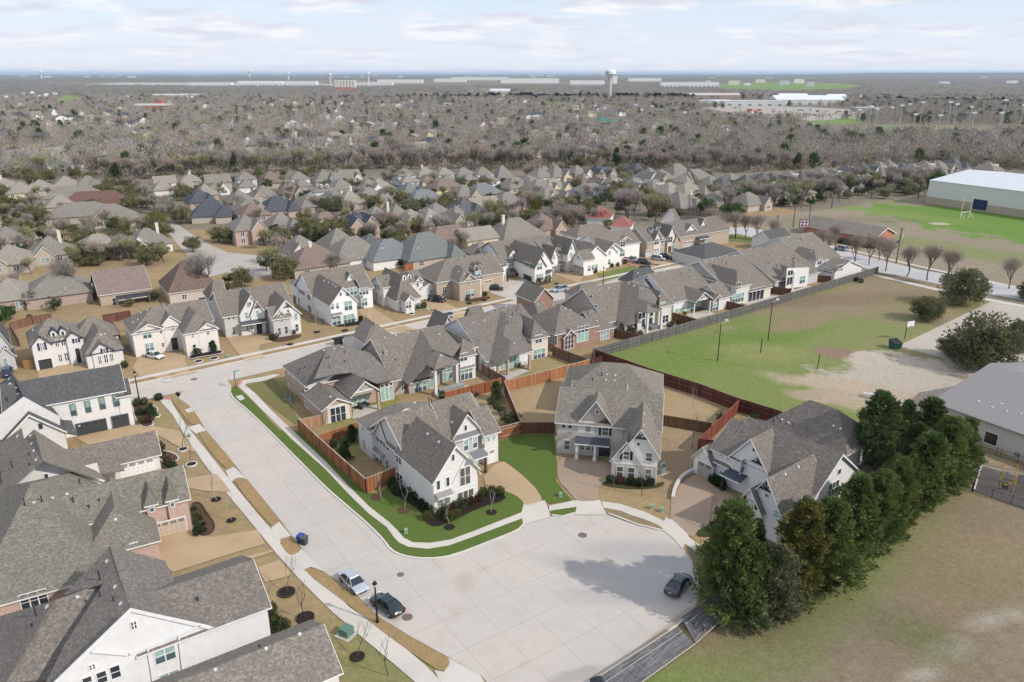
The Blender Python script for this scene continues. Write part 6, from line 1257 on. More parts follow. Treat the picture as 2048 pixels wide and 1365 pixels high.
b=MB();P=[G(*q)for q in smooth([(1575,1055),(1480,1090),(1400,1150),(1345,1250),(1325,1350)],1,False)]
for a_,c_ in zip(P,P[1:]):
 d=(c_-a_).normalized();s_=Vector((-d.y,d.x,0))*.22;b.prism([tuple(a_-s_),tuple(a_+s_),tuple(c_+s_),tuple(c_-s_)],(0,0,.55))
tag(b.build('retaining_wall',mat('stone',(.62,.60,.57),(.5,.48,.45))),'low pale stone wall curving along the brown drive','wall')
V(0,0,1.)
def patio(pts,lab=None,m=None):sheet('patio',pts,.09,m or mat('concrete',(.50,.46,.40)))
patio([(706,820),(760,808),(752,830),(705,838)]);patio([(870,790),(935,770),(955,785),(900,805)]);patio([(998,748),(1045,738),(1060,742),(1015,760)]);patio([(1250,660),(1330,645),(1370,655),(1290,680)]);patio([(1372,630),(1415,620),(1430,628),(1385,640)]);patio([(1570,580),(1620,572),(1640,580),(1590,588)]);patio([(1480,606),(1520,592),(1560,592),(1500,612)])
sheet('swimming_pool',[(1322,660),(1352,650),(1358,656),(1330,664)],.1,mat('glass',(.10,.30,.32)));sheet('swimming_pool',[(945,802),(960,812),(975,820),(950,822)],.1,mat('glass',(.05,.17,.22)))
def thingbox(name,x,y,dims,c_,lab,cat,rz=34,z=0.):
 p=G(x,y);r=empty(name,(p.x,p.y,z),math.radians(rz),lab,cat);a_,d_,h_=dims;b=MB();b.box(-a_/2,-d_/2,0,a_/2,d_/2,h_*.86);b.build('body',mat('stone',c_,mul(c_,.7))if 'kitchen' in name else mat('plain',c_),r,fix=False);b=MB();b.box(-a_/2-.06,-d_/2-.06,h_*.86,a_/2+.06,d_/2+.06,h_);b.build('top',mat('plain',mul(c_,1.3)),r,fix=False)
thingbox('outdoor_kitchen',902,783,(5.2,1.,1.1),(.25,.25,.24),'grey stone outdoor kitchen counter behind the tall porch','counter');thingbox('hot_tub',1304,658,(2.4,2.2,.95),(.16,.17,.18),'grey hot tub between the white porch columns','hot tub')
def sofa(x,y,rz,lab,c_=(.05,.055,.06),cc=(.45,.32,.36)):
 p=G(x,y,0);r=empty('patio_sofa',(p.x,p.y,.09),math.radians(rz),lab,'sofa');b=MB();b.box(-.9,-.4,.1,.9,.4,.4);b.build('seat',mat('plain',cc),r,fix=False);b=MB();b.box(-.9,.3,.4,.9,.45,.85);b.build('backrest',mat('plain',c_),r,fix=False)
 for s_ in(-.98,.98):b=MB();b.box(s_-.1,-.45,.05,s_+.1,.45,.6);b.build('arm',mat('plain',c_),r,fix=False)
sofa(716,812,150,'dark wicker patio sofa with pink cushions under the truss porch');sofa(728,816,60,'dark wicker patio chair beside the sofa',cc=(.12,.12,.13));sofa(1046,733,80,'grey hanging patio seat beside the brick pillar',(.4,.38,.36),(.5,.47,.44));sofa(1586,578,20,'dark patio sofa between the far white columns',cc=(.05,.05,.06));sofa(1395,622,20,'black patio sofa under the sunburst porch',cc=(.03,.03,.035));sofa(1670,560,10,'dark patio chairs behind the last house',cc=(.1,.1,.1))
V(0,0,1.)
MR=mat('seam',(.30,.27,.255),'x')
ch=House('church_hall','long cream brick hall with a ribbed metal roof beyond the cedars','building',-58,(1885,880),mat('pbrick',(.60,.56,.49)),mat('seam',(.31,.28,.265),'x'),trim=(.28,.28,.27),oh=.5)
ch.blk('x00',4.3,7.6,[(1873,804),(2048,868)],rid=(1960,722),w=46)
ch.win(1972,862,1992,893,g=(.03,.025,.02),rows=1);ch.vents((1957,803),(1984,815),(2002,808),(2012,822),(2042,828));ch.done()
sc=House('school','long low red brick school with grey gable roof along the brown field','building',-53,(1748,490),mat('brick',(.50,.16,.08),(.42,.13,.07)),R3,trim=(.72,.72,.70),oh=.6)
sc.blk('x00',3.,5.6,[(1748,492,0),(1622,463,0)],d=13)
for i in range(6):sc.win(1640+i*18,470+i*4.4,1646+i*18,476+i*4.4,2,g=(.15,.16,.17),rows=1)
sc.done()
gy=House('gymnasium','large windowless metal gymnasium with pale roof at the right edge','building',-60,(1892,402),mat('lap',(.66,.65,.62)),mat('seam',(.74,.75,.76),'x'),trim=(.6,.6,.59),oh=.2)
gy.blk('x00',10.5,13.5,[(1888,402,0),(2048,436,0)],w=75,d=60);r4=gy.rects[0];b=MB();gy.pb(b,'F',r4[1],r4[0]+.05,r4[2]-.05,0,3.2,0,.08);b.build('brick_base',TAN,gy.root,fix=False);gy.patch(1948,398,1972,422,mat('plain',(.012,.03,.10)),.12);gy.done()
gr=House('house','low building with a green roof beside the distant road','building',-20,(1230,250),mat('paint',(.62,.56,.44)),mat('shingle',(.05,.22,.17)),oh=.8)
gr.blk('x11',3.4,7.,[(1187,252,0),(1262,250,0)],d=16);gr.blk('y11',3.4,7.,[(1190,246,0),(1210,246,0)],d=16);gr.done()
p=G(1985,975);sheet('playground_mulch',[(1962,935),(2100,975),(2200,1080),(2050,1020),(1945,982)],.03,mat('mulch',(.10,.09,.085)));curb([(1948,982),(1963,933),(2060,962)],.2,.25)
r=empty('climbing_frame',G(2025,975),math.radians(-30),'yellow climbing frame with steps in the mulched playground','playground');YL=mat('plain',(.52,.36,.02))
for q in((-1.6,-1.2),(-1.6,1.2),(1.4,-1.3),(1.4,1.2),(.0,-1.6),(.2,1.9)):b=MB();b.bar((*q,0),(*q,2.9),.06,.06,6);b.build('post',YL,r)
for i in range(5):b=MB();b.lathe([(.26,.3+i*.28),(.26,.36+i*.28)],8,(-.9+i*.45,-.3+i*.12,0));b.build('step',YL,r)
b=MB();b.bar((-1.6,-1.2,1.6),(1.4,-1.3,1.6),.05);b.bar((-1.6,1.2,1.6),(1.4,1.2,1.6),.05);b.box(.4,-1.2,1.5,1.4,1.1,1.58);b.build('platform',mat('plain',(.06,.06,.065)),r)
r=empty('toy_house',G(1957,918),0,'small red and orange toy house half hidden by a cedar','toy');b=MB();b.box(-.7,-.5,.0,.1,.5,.9);b.build('walls',mat('plain',(.60,.20,.03)),r,fix=False);b=MB();b.prism([(-.8,-.6,.9),(.2,-.6,.9),(-.3,-.6,1.4)],(0,1.2,0));b.build('roof',mat('plain',(.45,.04,.12)),r);b=MB();b.bar((.2,0,.8),(1.2,.2,.1),.18);b.build('slide',mat('plain',(.1,.4,.32)),r)
r=empty('propane_tank',G(1939,890),0,'white upright tank by the church hall door','tank');b=MB();b.lathe([(.3,0),(.33,.2),(.33,1.7),(.18,1.95)],12);b.build('tank',mat('plain',(.6,.62,.66)),r);b=MB();b.lathe([(.14,1.95),(.14,2.15),(.05,2.2)],8);b.build('valve_cap',mat('plain',(.05,.07,.09)),r)
acs([(2035,915,'dark condenser unit against the church hall wall')])
V(0,0,1.)
NR=np.random.default_rng(5)
TW=mat('twig',(.30,.27,.24),(.40,.365,.325));TW2=mat('twig',(.33,.27,.23),(.41,.35,.30));TWG=mat('twig',(.27,.27,.15),(.36,.35,.20));BARK=mat('twig',(.10,.085,.072));PALEB=mat('twig',(.30,.27,.24))
CEDL=mat('leaf',(.105,.16,.042),(.20,.25,.075));CEDD=mat('leaf',(.08,.13,.042),(.15,.20,.062));CEDO=mat('leaf',(.11,.14,.035),(.25,.18,.05));CEDP=mat('leaf',(.14,.165,.08),(.26,.27,.15))
OAK=mat('leaf',(.13,.135,.06),(.22,.22,.11));OLV=mat('leaf',(.20,.20,.095),(.31,.30,.15));YEL=mat('leaf',(.17,.17,.03),(.25,.24,.06));BRG=mat('leaf',(.05,.12,.02),(.09,.19,.035));SHR=mat('leaf',(.07,.095,.035),(.12,.15,.055));RDT=mat('leaf',(.13,.075,.045),(.19,.12,.06))
def tri_mesh(name,V_,m,mi=None,mats=None):
 n=len(V_);me=bpy.data.meshes.new(name);me.vertices.add(n);me.vertices.foreach_set('co',np.asarray(V_,np.float32).ravel());k=n//3
 me.loops.add(n);me.loops.foreach_set('vertex_index',np.arange(n,dtype=np.int32));me.polygons.add(k);me.polygons.foreach_set('loop_start',np.arange(0,n,3,dtype=np.int32));me.polygons.foreach_set('loop_total',np.full(k,3,np.int32))
 for q in(mats or[m]):me.materials.append(q)
 if mi is not None:me.polygons.foreach_set('material_index',np.asarray(mi,np.int32))
 me.update();me.validate();return me
def leaves(P,size,out=None,el=1.6,g=NR):
 """one small triangle per point; out = preferred direction"""
 n=len(P);d=g.normal(size=(n,3));d/=np.linalg.norm(d,axis=1)[:,None]
 if out is not None:d=d*.75+out;d/=np.linalg.norm(d,axis=1)[:,None]
 s=np.cross(d,g.normal(size=(n,3)));s/=np.linalg.norm(s,axis=1)[:,None]+1e-9;z=size*g.uniform(.6,1.35,(n,1))
 return np.stack([P-s*z*.5,P+s*z*.5,P+d*z*el],1).reshape(-1,3)
def branches(seed,H,spread,lev=4,up=.5,r0=.16,sides=3,first=.3,k=3,fork=.78):
 rr=random.Random(seed);b=MB();tips=[]
 def go(p,d,L_,r,l):
  n=2 if l<lev else 1;q=p
  for i in range(n):
   dd=(d+Vector((rr.uniform(-.18,.18),rr.uniform(-.18,.18),rr.uniform(-.08,.12)))).normalized();e=q+dd*L_/n;b.bar(q,e,r*(1-.3*i/n),r*(1-.3*(i+1)/n),sides);q=e;d=dd
  tips.append((q,d,l))
  if l>=lev:return
  for i in range(k if l else k+1):
   a=rr.uniform(0,6.28);t=rr.uniform(.45,.95)*spread;v=Vector((math.cos(a)*t,math.sin(a)*t,up+rr.uniform(-.1,.35)));go(p+(q-p)*rr.uniform(.65,1.),(v+d*.45).normalized(),L_*rr.uniform(fork-.1,fork+.12),r*.58,l+1)
 go(Vector((0,0,0)),Vector((0,0,1)),H*first,r0,0);return b,tips
def mk(name,parts,label=None,cat='tree'):
 r=empty(name,(0,0,-500),0,label,cat)
 for n_,me in parts:
  o=bpy.data.objects.new(n_,me);COL.objects.link(o);o.parent=r
 return r
def bmesh_of(b,m):me=b.mesh('wood');me.materials.append(m);return me
def proto_bare(seed,H=9.,spread=.9,tw=TW,ntw=900,size=.5,bark=BARK,lev=4,r0=.2,wid=.11):
 b,tips=branches(seed,H,spread,lev,.55,r0,3,.26);g=np.random.default_rng(seed);T=[t for t in tips if t[2]>=lev-1]
 idx=g.integers(0,len(T),ntw);P=np.array([T[i][0]for i in idx])+g.normal(size=(ntw,3))*size*.7;D=np.array([T[i][1]for i in idx]);D=D*.9+g.normal(size=(ntw,3))*.55+np.array([0,0,.35]);D/=np.linalg.norm(D,axis=1)[:,None]
 S=np.cross(D,g.normal(size=(ntw,3)));S/=np.linalg.norm(S,axis=1)[:,None];z=size*g.uniform(.7,2.2,(ntw,1));Vv=np.stack([P-S*wid*.5,P+S*wid*.5,P+D*z],1).reshape(-1,3)
 return[('trunk',bmesh_of(b,bark)),('crown',tri_mesh('twigs',Vv,tw))]
def proto_cedar(seed,H=9.,R=2.7,m=CEDL,n=130,per=110,lo=.05,size=.17):
 g=np.random.default_rng(seed);b=MB();b.bar((0,0,0),(0,0,H*.9),.22,.05,6);Ps=[];Os=[]
 ph=g.uniform(0,6.28,4)
 for i in range(n):
  h=lo+(1-lo)*(i/n)**.85;a=i*2.4+g.uniform(-.4,.4);rad=R*min(1.,(1.03-h)**.55*1.08)*(1+.2*math.sin(2*a+ph[0]+3*h)+.24*math.sin(3*a+7*h+ph[1]))*(.65+.35*min(1,(h+.02)/.16));rad*=g.uniform(.6,1.22)
  o=np.array([math.cos(a),math.sin(a),.35+.5*h]);base=np.array([0,0,max(0,h*H-rad*.25)]);tip=np.array([math.cos(a)*rad,math.sin(a)*rad,h*H+rad*.18])
  if i%3==0:b.bar(tuple(base),tuple(base+(tip-base)*.85),.045,.015,3)
  t=g.uniform(.25,1.,(per,1))**.6;w_=(1.15-t)*.42*max(.5,rad/R*1.3)+.08;P=base+(tip-base)*t+g.normal(size=(per,3))*w_*np.array([1,1,.8]);Ps.append(P);Os.append(np.repeat(o[None]*.8,per,0))
 P=np.concatenate(Ps);O=np.concatenate(Os);return[('trunk',bmesh_of(b,BARK)),('crown',tri_mesh('foliage',leaves(P,size,O,2.,g),m))]
def proto_round(seed,H=6.,R=3.,m=OAK,n=46,per=90,size=.26,zc=.5,flat=.82,trunk=.2):
 g=np.random.default_rng(seed);b,tips=branches(seed,H*1.0,1.1,2,.35,trunk,4,.28,3);Ps=[];Os=[]
 for i in range(n):
  v=g.normal(size=3);v/=np.linalg.norm(v);v[2]=max(v[2],-.62);rr=g.uniform(.45,1.02);c=np.array([v[0]*R*rr*g.uniform(.8,1.15),v[1]*R*rr*g.uniform(.8,1.15),H*zc+v[2]*R*flat*rr]);cs=R*g.uniform(.2,.34)
  q=g.normal(size=(per,3));q/=np.linalg.norm(q,axis=1)[:,None];P=c+q*cs*g.uniform(.45,1.1,(per,1))*np.array([1,1,.75]);Ps.append(P);Os.append(q*.8+np.array([0,0,.3]))
 return[('trunk',bmesh_of(b,BARK)),('crown',tri_mesh('foliage',leaves(np.concatenate(Ps),size,np.concatenate(Os),1.3,g),m))]
def proto_bush(seed,R=.6,m=SHR,n=500,size=.12,H=None):
 g=np.random.default_rng(seed);H=H or R;q=g.normal(size=(n,3));q/=np.linalg.norm(q,axis=1)[:,None];P=q*g.uniform(.5,1.08,(n,1))*np.array([R,R,H])+np.array([0,0,H*.75]);P[:,2]=np.abs(P[:,2])
 return tri_mesh('foliage',leaves(P,size,q*.7+np.array([0,0,.4]),1.6,g),m)
PR={}
def P_(k):
 if k in PR:return PR[k]
 kind,v=k[:-1],int(k[-1])
 f={'cedar':lambda:proto_cedar(10+v),'cedard':lambda:proto_cedar(20+v,m=CEDD),'cedaro':lambda:proto_cedar(30+v,m=CEDO),'cedarp':lambda:proto_cedar(40+v,m=CEDP),'oak':lambda:proto_round(50+v,6.6,4.2,OAK,90,110,.25),'olive':lambda:proto_round(60+v,6.4,3.2,OLV,60,60,.29),'yellow':lambda:proto_round(70+v,5.5,3.2,YEL,40,70,.22),'bright':lambda:proto_round(80+v,6.,3.,BRG,40,70,.25,.52),'dark':lambda:proto_round(90+v,6.,2.7,SHR,34,70,.22),'bare':lambda:proto_bare(100+v),'bareb':lambda:proto_bare(110+v,9.,1.,TW2,900),'bareg':lambda:proto_bare(120+v,8.,1.,TWG,1300,.45),'big':lambda:proto_bare(130+v,12.,1.05,TW,3600,.55,BARK,5,.34,.05),'vase':lambda:proto_bare(140+v,8.,.8,TW2,1900,.6,BARK,4,.16,.045),'sap':lambda:[('trunk',bmesh_of(branches(150+v,3.6,.5,3,.7,.05,3,.42,2)[0],PALEB if v%2 else BARK))],'pear':lambda:proto_bare(160+v,7.,.9,mat('twig',(.42,.38,.33)),900),'red':lambda:proto_round(170+v,6,2.6,RDT,30,50,.2)}[kind]
 PR[k]=f();return PR[k]
TREES=[];NAMES={'cedar':('cedar_tree','green cedar'),'cedard':('cedar_tree','dark green cedar'),'cedaro':('cedar_tree','orange tinged cedar'),'cedarp':('cedar_tree','pale dusty green cedar'),'oak':('oak_tree','olive green oak'),'olive':('leafy_tree','olive green tree'),'yellow':('leafy_tree','yellow green tree'),'bright':('leafy_tree','bright green tree'),'dark':('leafy_tree','dark green tree'),'bare':('bare_tree','bare grey tree'),'bareb':('bare_tree','bare brown tree'),'bareg':('budding_tree','half bare greenish tree'),'big':('bare_tree','large spreading bare tree'),'vase':('bare_tree','bare vase shaped street tree'),'sap':('sapling','thin bare sapling'),'pear':('blossom_tree','pale blossoming tree'),'red':('leafy_tree','reddish leaved tree')}
def tree(k,x,y,s=1.,label=None,group=None,wld=None,sz=None):
 p=wld or G(x,y);kind=k[:-1];nm,ds=NAMES[kind];r=empty(nm,(p[0],p[1],0),NR.uniform(0,6.28),label,'sapling' if kind=='sap' else 'tree',group or(ds+'s'));r.scale=(s,s,s*(sz or NR.uniform(.92,1.1)))
 for n_,me in P_(k):o=bpy.data.objects.new(n_,me);COL.objects.link(o);o.parent=r
 TREES.append((r,ds,label is not None));return r
def hpx(x,y,yt):
 g_=G(x,y);lo,hi=0.,60.
 for _ in range(30):
  m_=(lo+hi)/2
  if proj(Vector((g_.x,g_.y,m_)))[1]>yt:lo=m_
  else:hi=m_
 return lo
for i,(k,x,y,yt,wf,lab)in enumerate([('cedar1',1448,1222,1010,.9,'first tall cedar beside the blown down fence, nearest the turning circle'),('cedar2',1490,1245,1090,.85,'dark shaggy cedar overhanging the wooden panel'),('cedarp1',1540,1240,1095,1.0,'pale dusty green cedar standing forward in the row'),('cedar3',1500,1170,1045,.8,'small cedar between the white house corner and the pale cedar'),('cedaro1',1590,1200,1010,.95,'orange tinged cedar in front of the white painted house'),('cedar1',1645,1175,1005,.95,'cedar just right of the orange tinged one'),('cedar2',1695,1120,955,.95,'cedar below the cream gable window'),('cedar4',1745,1095,945,.9,'broad cedar right of the cream gable window'),('cedar3',1775,1070,920,.85,'cedar in the middle of the right half of the row'),('cedaro2',1800,1055,925,.6,'slightly bronze cedar on the field side'),('cedar1',1835,1020,870,1.,'large cedar facing the mown field'),('cedar2',1880,985,840,1.,'cedar nearest the playground fence'),('cedar4',1915,960,840,.85,'last cedar of the row, touching the toy house'),('cedard1',1742,930,788,1.,'dark cedar with a visible trunk behind the white painted house'),('cedard2',1800,905,805,.9,'dark cedar beside the picnic table ground'),('cedard3',1850,905,800,1.,'tall dark cedar against the church hall corner'),('cedard1',1820,960,850,.8,'dark cedar filling the gap before the church hall')]):
 h_=hpx(x,y,yt);t_=tree(k,x,y,h_/9.,lab,'cedars in a row beside the mown field',sz=1.);t_.scale=(h_/9.*wf*1.05,h_/9.*wf*1.05,h_/9.)
for k,x,y,s_,lab in[('oak1',1960,738,1.55,'broad olive oak standing behind the church hall roof'),('oak2',1905,715,.7,'small olive oak branch mass left of the broad oak'),('oak3',1920,610,1.25,'tall thin crowned oak by the side road'),('oak2',1854,641,.85,'round olive oak on the brown field left of the tall oak'),('oak1',2062,600,.8,'oak cut by the right edge above the parking lot'),('oak3',2030,700,.9,'oak at the right edge behind the ribbed roof')]:tree(k,x,y,s_,lab,'olive oaks on the church ground')
for i,(k,x,y,s_)in enumerate([('dark1',665,905,.45),('cedard2',690,920,.42),('cedard3',705,885,.36),('dark2',735,872,.36),('dark1',985,815,.42),('dark3',1000,830,.48),('dark2',1015,850,.45),('dark1',1028,862,.4),('cedard1',993,800,.4),('dark2',1030,845,.38),('dark3',947,800,.3),('dark1',1520,832,.4),('dark3',1508,842,.3),('dark2',1440,842,.3),('dark2',1368,632,.22),('dark1',1345,652,.22),('dark2',396,712,.36),('cedard1',428,704,.3),('dark1',310,600,.45),('dark3',60,618,.8),('dark2',110,622,.7),('bright1',0,655,1.),('dark1',20,640,.8),('dark2',800,535,.5),('dark1',858,530,.5),('dark3',450,590,.6)]):tree(k,x,y,s_)
for k,x,y,s_ in[('sap1',982,1026,1.),('sap3',899,1050,1.15),('sap1',809,1021,1.3),('sap3',762,997,1.15),('sap2',1230,984,1.2),('sap4',1284,993,1.3),('sap1',1388,815,1.),('sap2',1384,897,1.5),('sap2',1417,1060,1.4),('sap2',364,899,1.5),('sap4',380,929,1.4),('sap3',433,1001,1.4),('sap1',463,1041,1.3),('sap2',573,1185,1.2),('sap4',611,1237,1.4),('sap2',715,1314,1.3),('sap4',777,1352,1.4),('sap2',580,690,1.),('sap3',635,665,1.2),('sap1',690,662,1.),('sap3',734,652,1.3),('sap2',823,628,1.),('sap3',862,620,1.3),('sap2',938,607,1.),('sap4',968,600,1.3),('sap3',1113,568,1.2),('sap2',1260,537,1.2),('sap1',1345,515,1.),('sap2',650,850,1.),('sap3',1058,750,1.),('sap1',1045,615,1.3),('sap2',1205,575,.9)]:tree(k,x,y,s_)
tree('cedard3',305,835,.3,'wispy young evergreen in the corner bed by the street lamp');tree('red1',340,934,.33,'small bronze tree beside the white garage')
for x,y,s_ in[(1671,503,1.),(1706,533,1.15),(1738,530,1.1),(1757,522,1.),(1771,543,1.15),(1814,554,1.15),(1854,561,1.15),(1893,572,1.1),(2017,578,1.),(1640,505,.9),(1655,512,.9),(1435,480,1.2),(1470,475,1.),(1490,476,1.),(1513,480,1.1),(1543,484,1.),(1420,470,1.1)]:tree(f'vase{1+int(x)%3}',x,y,s_*1.25)
tree('big1',415,590,1.15,'tall bare tree with forked trunk rising before the curving road');tree('big2',120,600,1.1,'wide bare tree over the grey hip roof at left');tree('big3',668,565,.8,'bare tree behind the white gabled house roofs');tree('big1',870,470,.75);tree('big2',1255,440,1.2);tree('bareg1',1310,445,1.7,'big greenish budding tree right of the red metal roof');tree('big3',1450,420,1.);tree('big1',1545,415,1.2);tree('big2',780,492,.7)
def vw(ox,oy,s_,L):
 V(ox,oy,s_)
 for it in L:tree(*it)
 V(0,0,1.)
vw(0,320,2.926,[('olive1',225,390,1.5),('olive2',120,300,1.2),('olive3',40,300,1.2),('dark1',50,385,.8),('yellow1',640,185,1.2),('olive2',700,190,1.3),('bareb1',760,300,.9),('bareb2',830,300,.9),('bareb3',900,300,1.),('bareb1',970,300,1.),('bareb2',1020,240,.9),('olive1',1065,240,1.),('olive3',1070,375,1.05),('yellow2',920,410,1.35),('olive1',880,430,.8),('bareg2',560,440,.9),('dark2',690,480,.95),('olive2',520,600,1.15),('olive1',610,590,1.05),('bareg1',760,600,1.1),('olive3',860,620,1.0),('bareg3',960,600,1.),('olive1',1130,540,.9),('olive3',1280,480,1.),('olive2',1350,490,.95),('olive1',1415,745,1.),('bareg1',1600,690,1.35),('dark3',1560,650,1.),('olive3',1670,700,1.2),('bareg2',1560,520,1.1),('olive1',1660,500,1.15),('olive2',1600,500,1.),('olive3',1840,480,1.1),('olive2',1960,470,1.1),('olive1',2030,490,1.),('bareg3',1650,160,.9),('bareg1',1300,200,.9),('pear1',1540,230,.8),('red2',260,470,.5),('pear2',200,500,.7),('bare1',90,500,.8),('bareb2',100,790,.8),('bareg1',180,670,.8),('olive1',1950,290,1.),('bare2',1800,300,.9),('bareb1',1880,310,.9),('olive3',1980,300,.9),('dark1',1340,730,.6),('dark3',910,830,.5),('olive3',760,860,.35),('olive1',1110,210,.8)])
vw(600,320,4.096,[('olive1',370,260,1.3),('olive2',470,270,1.3),('olive3',570,270,1.2),('olive1',510,390,1.2),('olive3',610,400,1.1),('bareg1',740,360,1.2),('olive2',840,390,1.2),('dark2',940,410,1.),('bare1',330,420,1.),('bareb2',120,430,1.),('olive3',310,420,1.),('olive1',60,640,1.3),('olive2',160,640,1.1),('olive3',330,650,1.3),('olive1',240,620,1.1),('olive2',540,650,1.),('bareb3',690,630,1.3),('bareb1',760,620,1.2),('olive3',960,590,1.),('dark1',1030,590,.8),('bareg2',1190,330,1.1),('olive2',1210,400,1.1),('yellow1',1480,320,1.1),('bareg3',1540,520,1.4),('olive1',1640,470,1.2),('bareg1',1600,500,1.2),('dark1',1655,200,.8),('olive1',1750,270,1.),('bareb2',1860,440,1.2),('olive2',1940,400,1.),('dark3',1800,540,.9),('olive3',1080,250,.8),('bare2',830,210,1.),('bareg1',1270,310,.8),('pear1',430,330,.7),('dark1',900,890,.7),('dark3',1060,870,.6),('bare3',1350,770,1.),('bareb1',1250,790,.9),('bare1',2020,600,1.1),('bare2',1950,640,1.),('olive2',1950,300,.8),('bareb2',520,100,.9),('dark2',500,170,.9)])
vw(1050,320,4.096,[('dark1',190,430,1.1),('olive2',270,440,1.3),('dark3',340,420,1.2),('dark2',420,410,1.1),('olive1',510,420,1.1),('dark1',590,390,1.1),('dark2',660,370,1.2),('olive3',720,340,1.2),('bareb1',500,350,1.1),('bare2',760,450,1.5),('bare3',830,470,1.6),('bareb2',900,480,1.5),('olive2',1100,460,1.6),('bareg2',1010,460,1.4),('bare1',240,590,1.2),('bareb3',310,600,1.3),('bare2',390,590,1.2),('bareb1',460,570,1.2),('bare3',560,530,1.),('red1',640,530,1.),('yellow2',680,560,.7),('bright1',1480,460,1.25),('bright2',1560,470,.9),('bright3',1640,500,1.2),('bright1',1710,500,1.3),('bright2',1590,400,1.),('bare2',1640,460,1.6),('olive1',420,240,.9),('olive2',690,110,1.1),('olive3',780,140,1.),('olive1',900,150,.9),('olive2',760,280,1.2),('bareg1',860,320,1.1),('bareg2',980,320,1.),('olive3',1440,250,1.),('dark1',1400,330,.9),('olive1',1520,290,.8),('dark2',1690,270,.8),('olive3',1770,260,.7),('bare1',1560,350,1.1),('bareg3',1150,310,.9),('olive2',1990,260,.9),('dark3',800,250,.9),('bareb2',30,440,1.2),('bareg2',80,380,1.1),('olive1',1280,480,.8)])
g7=random.Random(3)
V(1500,300,3.737)
for i in range(150):
 x=-190+i*11+g7.uniform(-12,12);yb=478-(x+180)*.09-(22 if 700<x<900 else 0);y=yb-g7.uniform(0,105)
 tree(g7.choice(['bare1','bare2','bareb1','bareg1','bareg2','olive1','olive2','dark1','bright3','dark2','bareb3','bareg3']),x,y,g7.uniform(.95,1.5)if y<yb-30 else g7.uniform(.6,.95),None,'trees of the thicket along the schoolyard')
V(0,0,1.)
def inside(p):
 for h in HOUSES:
  q=h.loc(Vector((p.x,p.y,0)))
  for(x0,y0,x1,y1,a,b)in h.rects:
   if x0-1.2<q.x<x1+1.2 and y0-1.2<q.y<y1+1.2:return True
 return False
cnt=0
for _ in range(2600):
 x=g7.uniform(0,2000);y=345+(g7.random()**.8)*190;p=G(x,y)
 lim=610-.085*x if x<500 else(575 if x<620 else 560-(x-620)*.17)
 if y>lim or inside(p)or(x>1440 and y>425-(x-1440)*.09)or(330<x<545 and 448<y<562):continue
 kk=g7.choice(['olive1','olive2','olive3','bareb1','bareb2','bare1','bare2','bareg1','bareg2','bareg3','dark1','olive1','olive2','yellow1' if g7.random()<.3 else 'olive3','dark2'])
 tree(kk,x,y,g7.uniform(.65,1.2));cnt+=1
 if cnt>330:break
print('yard trees',cnt)
BSH=[proto_bush(1),proto_bush(2,.5,mat('leaf',(.04,.07,.02),(.07,.11,.03))),proto_bush(3,.55,mat('leaf',(.13,.13,.04),(.20,.19,.07))),proto_bush(4,.6,mat('leaf',(.10,.05,.03),(.15,.09,.05)))]
def shrub(x,y,k=0,s_=1.,lab=None,cat='shrub'):
 p=G(x,y);o=bpy.data.objects.new('shrub',BSH[k]);COL.objects.link(o);o.location=(p.x,p.y,.1);o.rotation_euler=(0,0,x*.7);o.scale=(s_*g7.uniform(.85,1.2),s_*g7.uniform(.85,1.2),s_);tag(o,lab,cat,'shrubs in the planting beds');TREES.append((o,['low green shrub','small dark shrub','yellowish shrub','bronze shrub'][k],lab is not None))
for x,y,k in[(869,1030,0),(880,1026,2),(890,1028,0),(905,1024,3),(915,1018,0),(925,1015,0),(940,1010,3),(935,1000,0),(950,1000,0),(958,1002,3),(968,993,0),(985,990,0),(1000,992,0),(898,1042,2),(912,1036,2),(855,1040,2),(843,1015,1),(855,1022,1),(830,1000,1),(785,975,0),(795,985,0),(779,965,0),(820,990,1),(1220,966,1),(1240,968,3),(1262,970,1),(1280,972,1),(1300,972,1),(1430,968,1),(1442,974,1),(1425,964,1),(1425,1060,1),(1440,1058,1),(275,812,0),(290,810,0),(280,830,0),(300,845,3),(285,848,2),(318,800,1),(300,828,0),(320,915,0),(335,930,1),(345,938,1),(322,900,0),(536,1235,2),(545,1245,0),(552,1258,0),(540,1262,2),(565,1260,0),(545,1225,2),(553,676,0),(570,672,0),(588,668,1),(545,680,0),(672,648,1),(690,645,0),(710,643,0),(722,641,1),(805,622,0),(815,620,0),(826,618,0),(836,616,0),(848,614,0),(935,600,0),(950,594,0),(958,591,0),(970,592,1),(1065,572,1),(1078,566,0),(1090,563,0),(1098,561,0),(1180,548,3),(1190,546,3),(1196,543,1),(1224,535,2),(1236,533,2),(1250,528,3),(1268,668,2),(1280,672,2),(1262,664,2),(1340,655,0),(1358,650,0),(250,735,0),(885,797,0),(905,802,0),(1370,505,1),(1352,508,0),(1695,562,1),(1712,563,1),(1722,566,0),(395,1070,1),(60,640,0),(1755,488,1),(1795,487,1)]:
 shrub(x,y,k,(1.25 if k<2 and y>700 else 1.15))
for x,y,k in[(389,1022,0),(393,1034,2),(402,1040,0),(408,1052,1),(399,1056,0),(410,1064,0),(392,1048,0)]:shrub(x,y,k,.6)
b=MB();V(1500,300,3.737)
